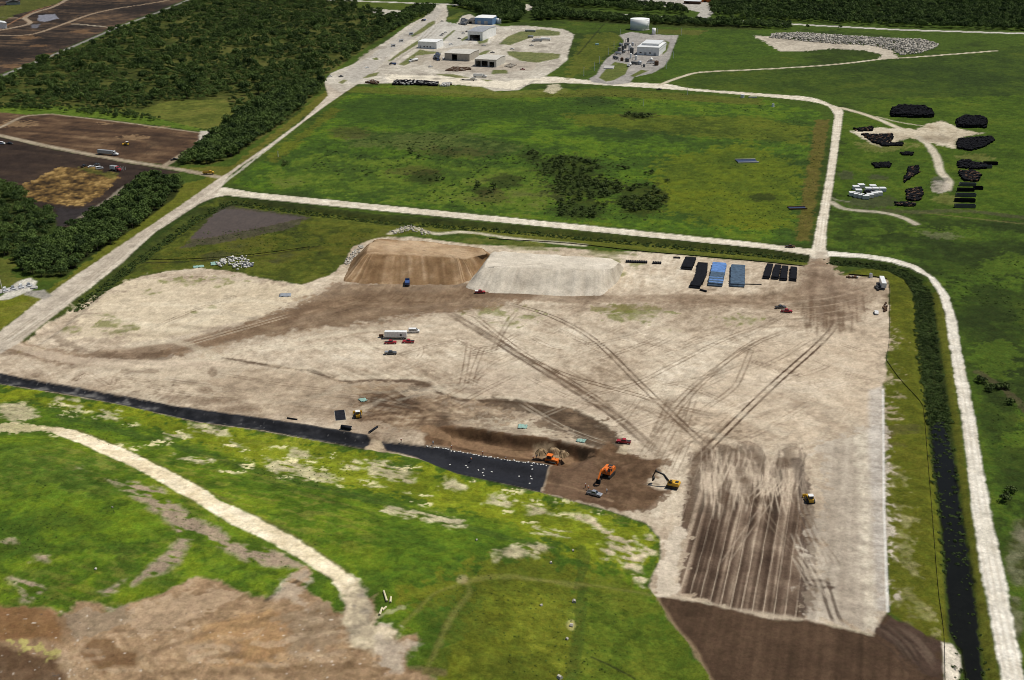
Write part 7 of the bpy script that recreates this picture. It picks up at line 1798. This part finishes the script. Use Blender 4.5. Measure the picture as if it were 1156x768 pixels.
bin_heap('scrap_heap', 'dark equipment left of the corner trailer', [(988, 325), (992, 321), (993, 328), (990, 330)], 0, 1.5, 1.2, 'machine_black', 'heap', 25)
bin_heap('scrap_heap', 'rusty scrap near the right fence of the pad', [(996, 348), (1000, 343), (1002, 350), (999, 353)], 0, 0.9, 1.0, 'rust', 'heap', 26, 'junk_white')
bin_heap('scrap_heap', 'reddish scrap below the ditch by the crossing', [(956, 313), (968, 312.5), (968, 314.5), (958, 315)], 0, 0.9, 1.0, 'rust', 'heap', 27, 'junk_white')
o = empty('white_marker', A(872.5, 121), 0, 'white valve post in the grass below the north road', 'valve post')
MB().cyl((0, 0, 0), (0, 0, 3), 1.3, 1.0, 12).build('drum', MATS['paint_white'], o); MB().cyl((0, 0, 3), (0, 0, 3.5), 0.5, None, 8).build('valve', MATS['galvanised'], o)
o = empty('white_marker', A(838, 110.5), 0, 'white drum beside the north road', 'drum')
MB().cyl((0, 0, 0), (0, 0, 3.2), 1.8, None, 14).build('drum', MATS['paint_white'], o); MB().box(6, 14, -0.8, 0.8, 0, 0.9).build('trough', MATS['cream_sheet'], o)

# ------------------------------------------------------------------ workers
fmat('skin', (0.42, 0.27, 0.19), 0.6); fmat('vest_orange', (0.75, 0.20, 0.05), 0.7); fmat('denim', (0.05, 0.07, 0.12), 0.9); fmat('hat_white', (0.8, 0.8, 0.78), 0.4)
def body_mesh():
    bm = bmesh.new()
    J = {'pel': (0, 0, 0.95), 'ch': (0, 0.02, 1.35), 'nk': (0, 0.02, 1.5), 'hd': (0, 0.04, 1.62), 'tp': (0, 0.03, 1.74), 'ls': (-0.19, 0, 1.42), 'le': (-0.27, 0.04, 1.14), 'lh': (-0.25, 0.16, 0.92), 'rs': (0.19, 0, 1.42), 're': (0.28, 0.05, 1.14), 'rh': (0.24, 0.2, 0.96),
         'lk': (-0.11, 0.05, 0.5), 'la': (-0.12, 0, 0.08), 'lt': (-0.13, 0.16, 0.04), 'lhip': (-0.1, 0, 0.88), 'rk': (0.12, 0.02, 0.5), 'ra': (0.15, -0.05, 0.08), 'rt': (0.17, 0.11, 0.04), 'rhip': (0.1, 0, 0.88)}
    Rr = {'pel': 0.15, 'ch': 0.165, 'nk': 0.06, 'hd': 0.1, 'tp': 0.07, 'ls': 0.075, 'le': 0.05, 'lh': 0.04, 'rs': 0.075, 're': 0.05, 'rh': 0.04, 'lk': 0.065, 'la': 0.045, 'lt': 0.04, 'lhip': 0.095, 'rk': 0.065, 'ra': 0.045, 'rt': 0.04, 'rhip': 0.095}
    E = [('pel', 'ch'), ('ch', 'nk'), ('nk', 'hd'), ('hd', 'tp'), ('ch', 'ls'), ('ls', 'le'), ('le', 'lh'), ('ch', 'rs'), ('rs', 're'), ('re', 'rh'), ('pel', 'lhip'), ('lhip', 'lk'), ('lk', 'la'), ('la', 'lt'), ('pel', 'rhip'), ('rhip', 'rk'), ('rk', 'ra'), ('ra', 'rt')]
    lay = bm.verts.layers.skin.verify(); V = {}
    for k, p in J.items():
        v = bm.verts.new(p); v[lay].radius = (Rr[k], Rr[k]); v[lay].use_root = k == 'pel'; V[k] = v
    for a, b_ in E:
        bm.edges.new((V[a], V[b_]))
    me = bpy.data.meshes.new('body'); bm.to_mesh(me); bm.free(); me.materials.append(MATS['denim'])
    return me
BODY = body_mesh()
VEST = MB().add([(x_ * s_, y_ * s_ + 0.01, z_) for z_, s_ in ((0.98, 0.98), (1.2, 1.0), (1.44, 1.05)) for x_, y_ in ((-0.2, -0.15), (0.2, -0.15), (0.22, 0.0), (0.2, 0.18), (-0.2, 0.18), (-0.22, 0.0))],
                [(i, (i + 1) % 6, (i + 1) % 6 + 6, i + 6) for i in range(6)] + [(i + 6, (i + 1) % 6 + 6, (i + 1) % 6 + 12, i + 12) for i in range(6)] + [(12, 13, 14, 15, 16, 17)]).mesh('vest', MATS['vest_orange'])
SHIRT = VEST.copy(); SHIRT.materials.clear(); SHIRT.materials.append(MATS['hat_white'])
HAT = MB().cyl((0, 0.03, 1.70), (0, 0.03, 1.80), 0.135, 0.09, 12).cyl((0, 0.05, 1.69), (0, 0.05, 1.705), 0.17, None, 12).mesh('hard_hat', MATS['hat_white'])
FACE = MB().cyl((0, 0.12, 1.56), (0, 0.155, 1.66), 0.05, 0.045, 8).mesh('face', MATS['skin'])
def person(px, py, rz, shirt, lab):
    o = link('person', BODY); o.location = A(px, py); o.rotation_euler = (0, 0, rz)
    md = o.modifiers.new('skin', 'SKIN'); md.use_smooth_shade = True
    o.modifiers.new('subd', 'SUBSURF').levels = 1
    solo(o, lab, 'person')
    link('vest' if shirt else 'shirt', VEST if shirt else SHIRT, o); link('hard_hat', HAT, o); link('face', FACE, o)
for px_, py_, rz, sh, lab in ((605.5, 517.5, 2.6, 0, 'worker in a white shirt standing left of the orange bulldozer'), (602, 519.5, 0.6, 1, 'worker in an orange vest bending at the liner corner left of the bulldozer'), (661, 551, 1.2, 1, 'worker in an orange vest nearest the silver pickup'), (664, 553.5, 4.0, 1, 'second worker in an orange vest beside the silver pickup'), (685, 557, 2.0, 0, 'worker in white right of the excavator bucket'),
                              (453, 499.5, 3.0, 1, 'worker in orange on the sand at the left end of the wide liner'), (489, 502.5, 3.0, 0, 'worker in white at the upper left of the wide liner'), (510, 507.5, 2.0, 1, 'worker in orange among the sandbags left of centre'), (532, 521, 1.0, 1, 'worker in orange walking down the wide liner'), (545, 514.5, 0.4, 1, 'worker in orange among the sandbags right of centre'), (571, 521, 0.4, 1, 'worker in orange near the right end of the sandbags')):
    person(px_, py_, rz, sh, lab)
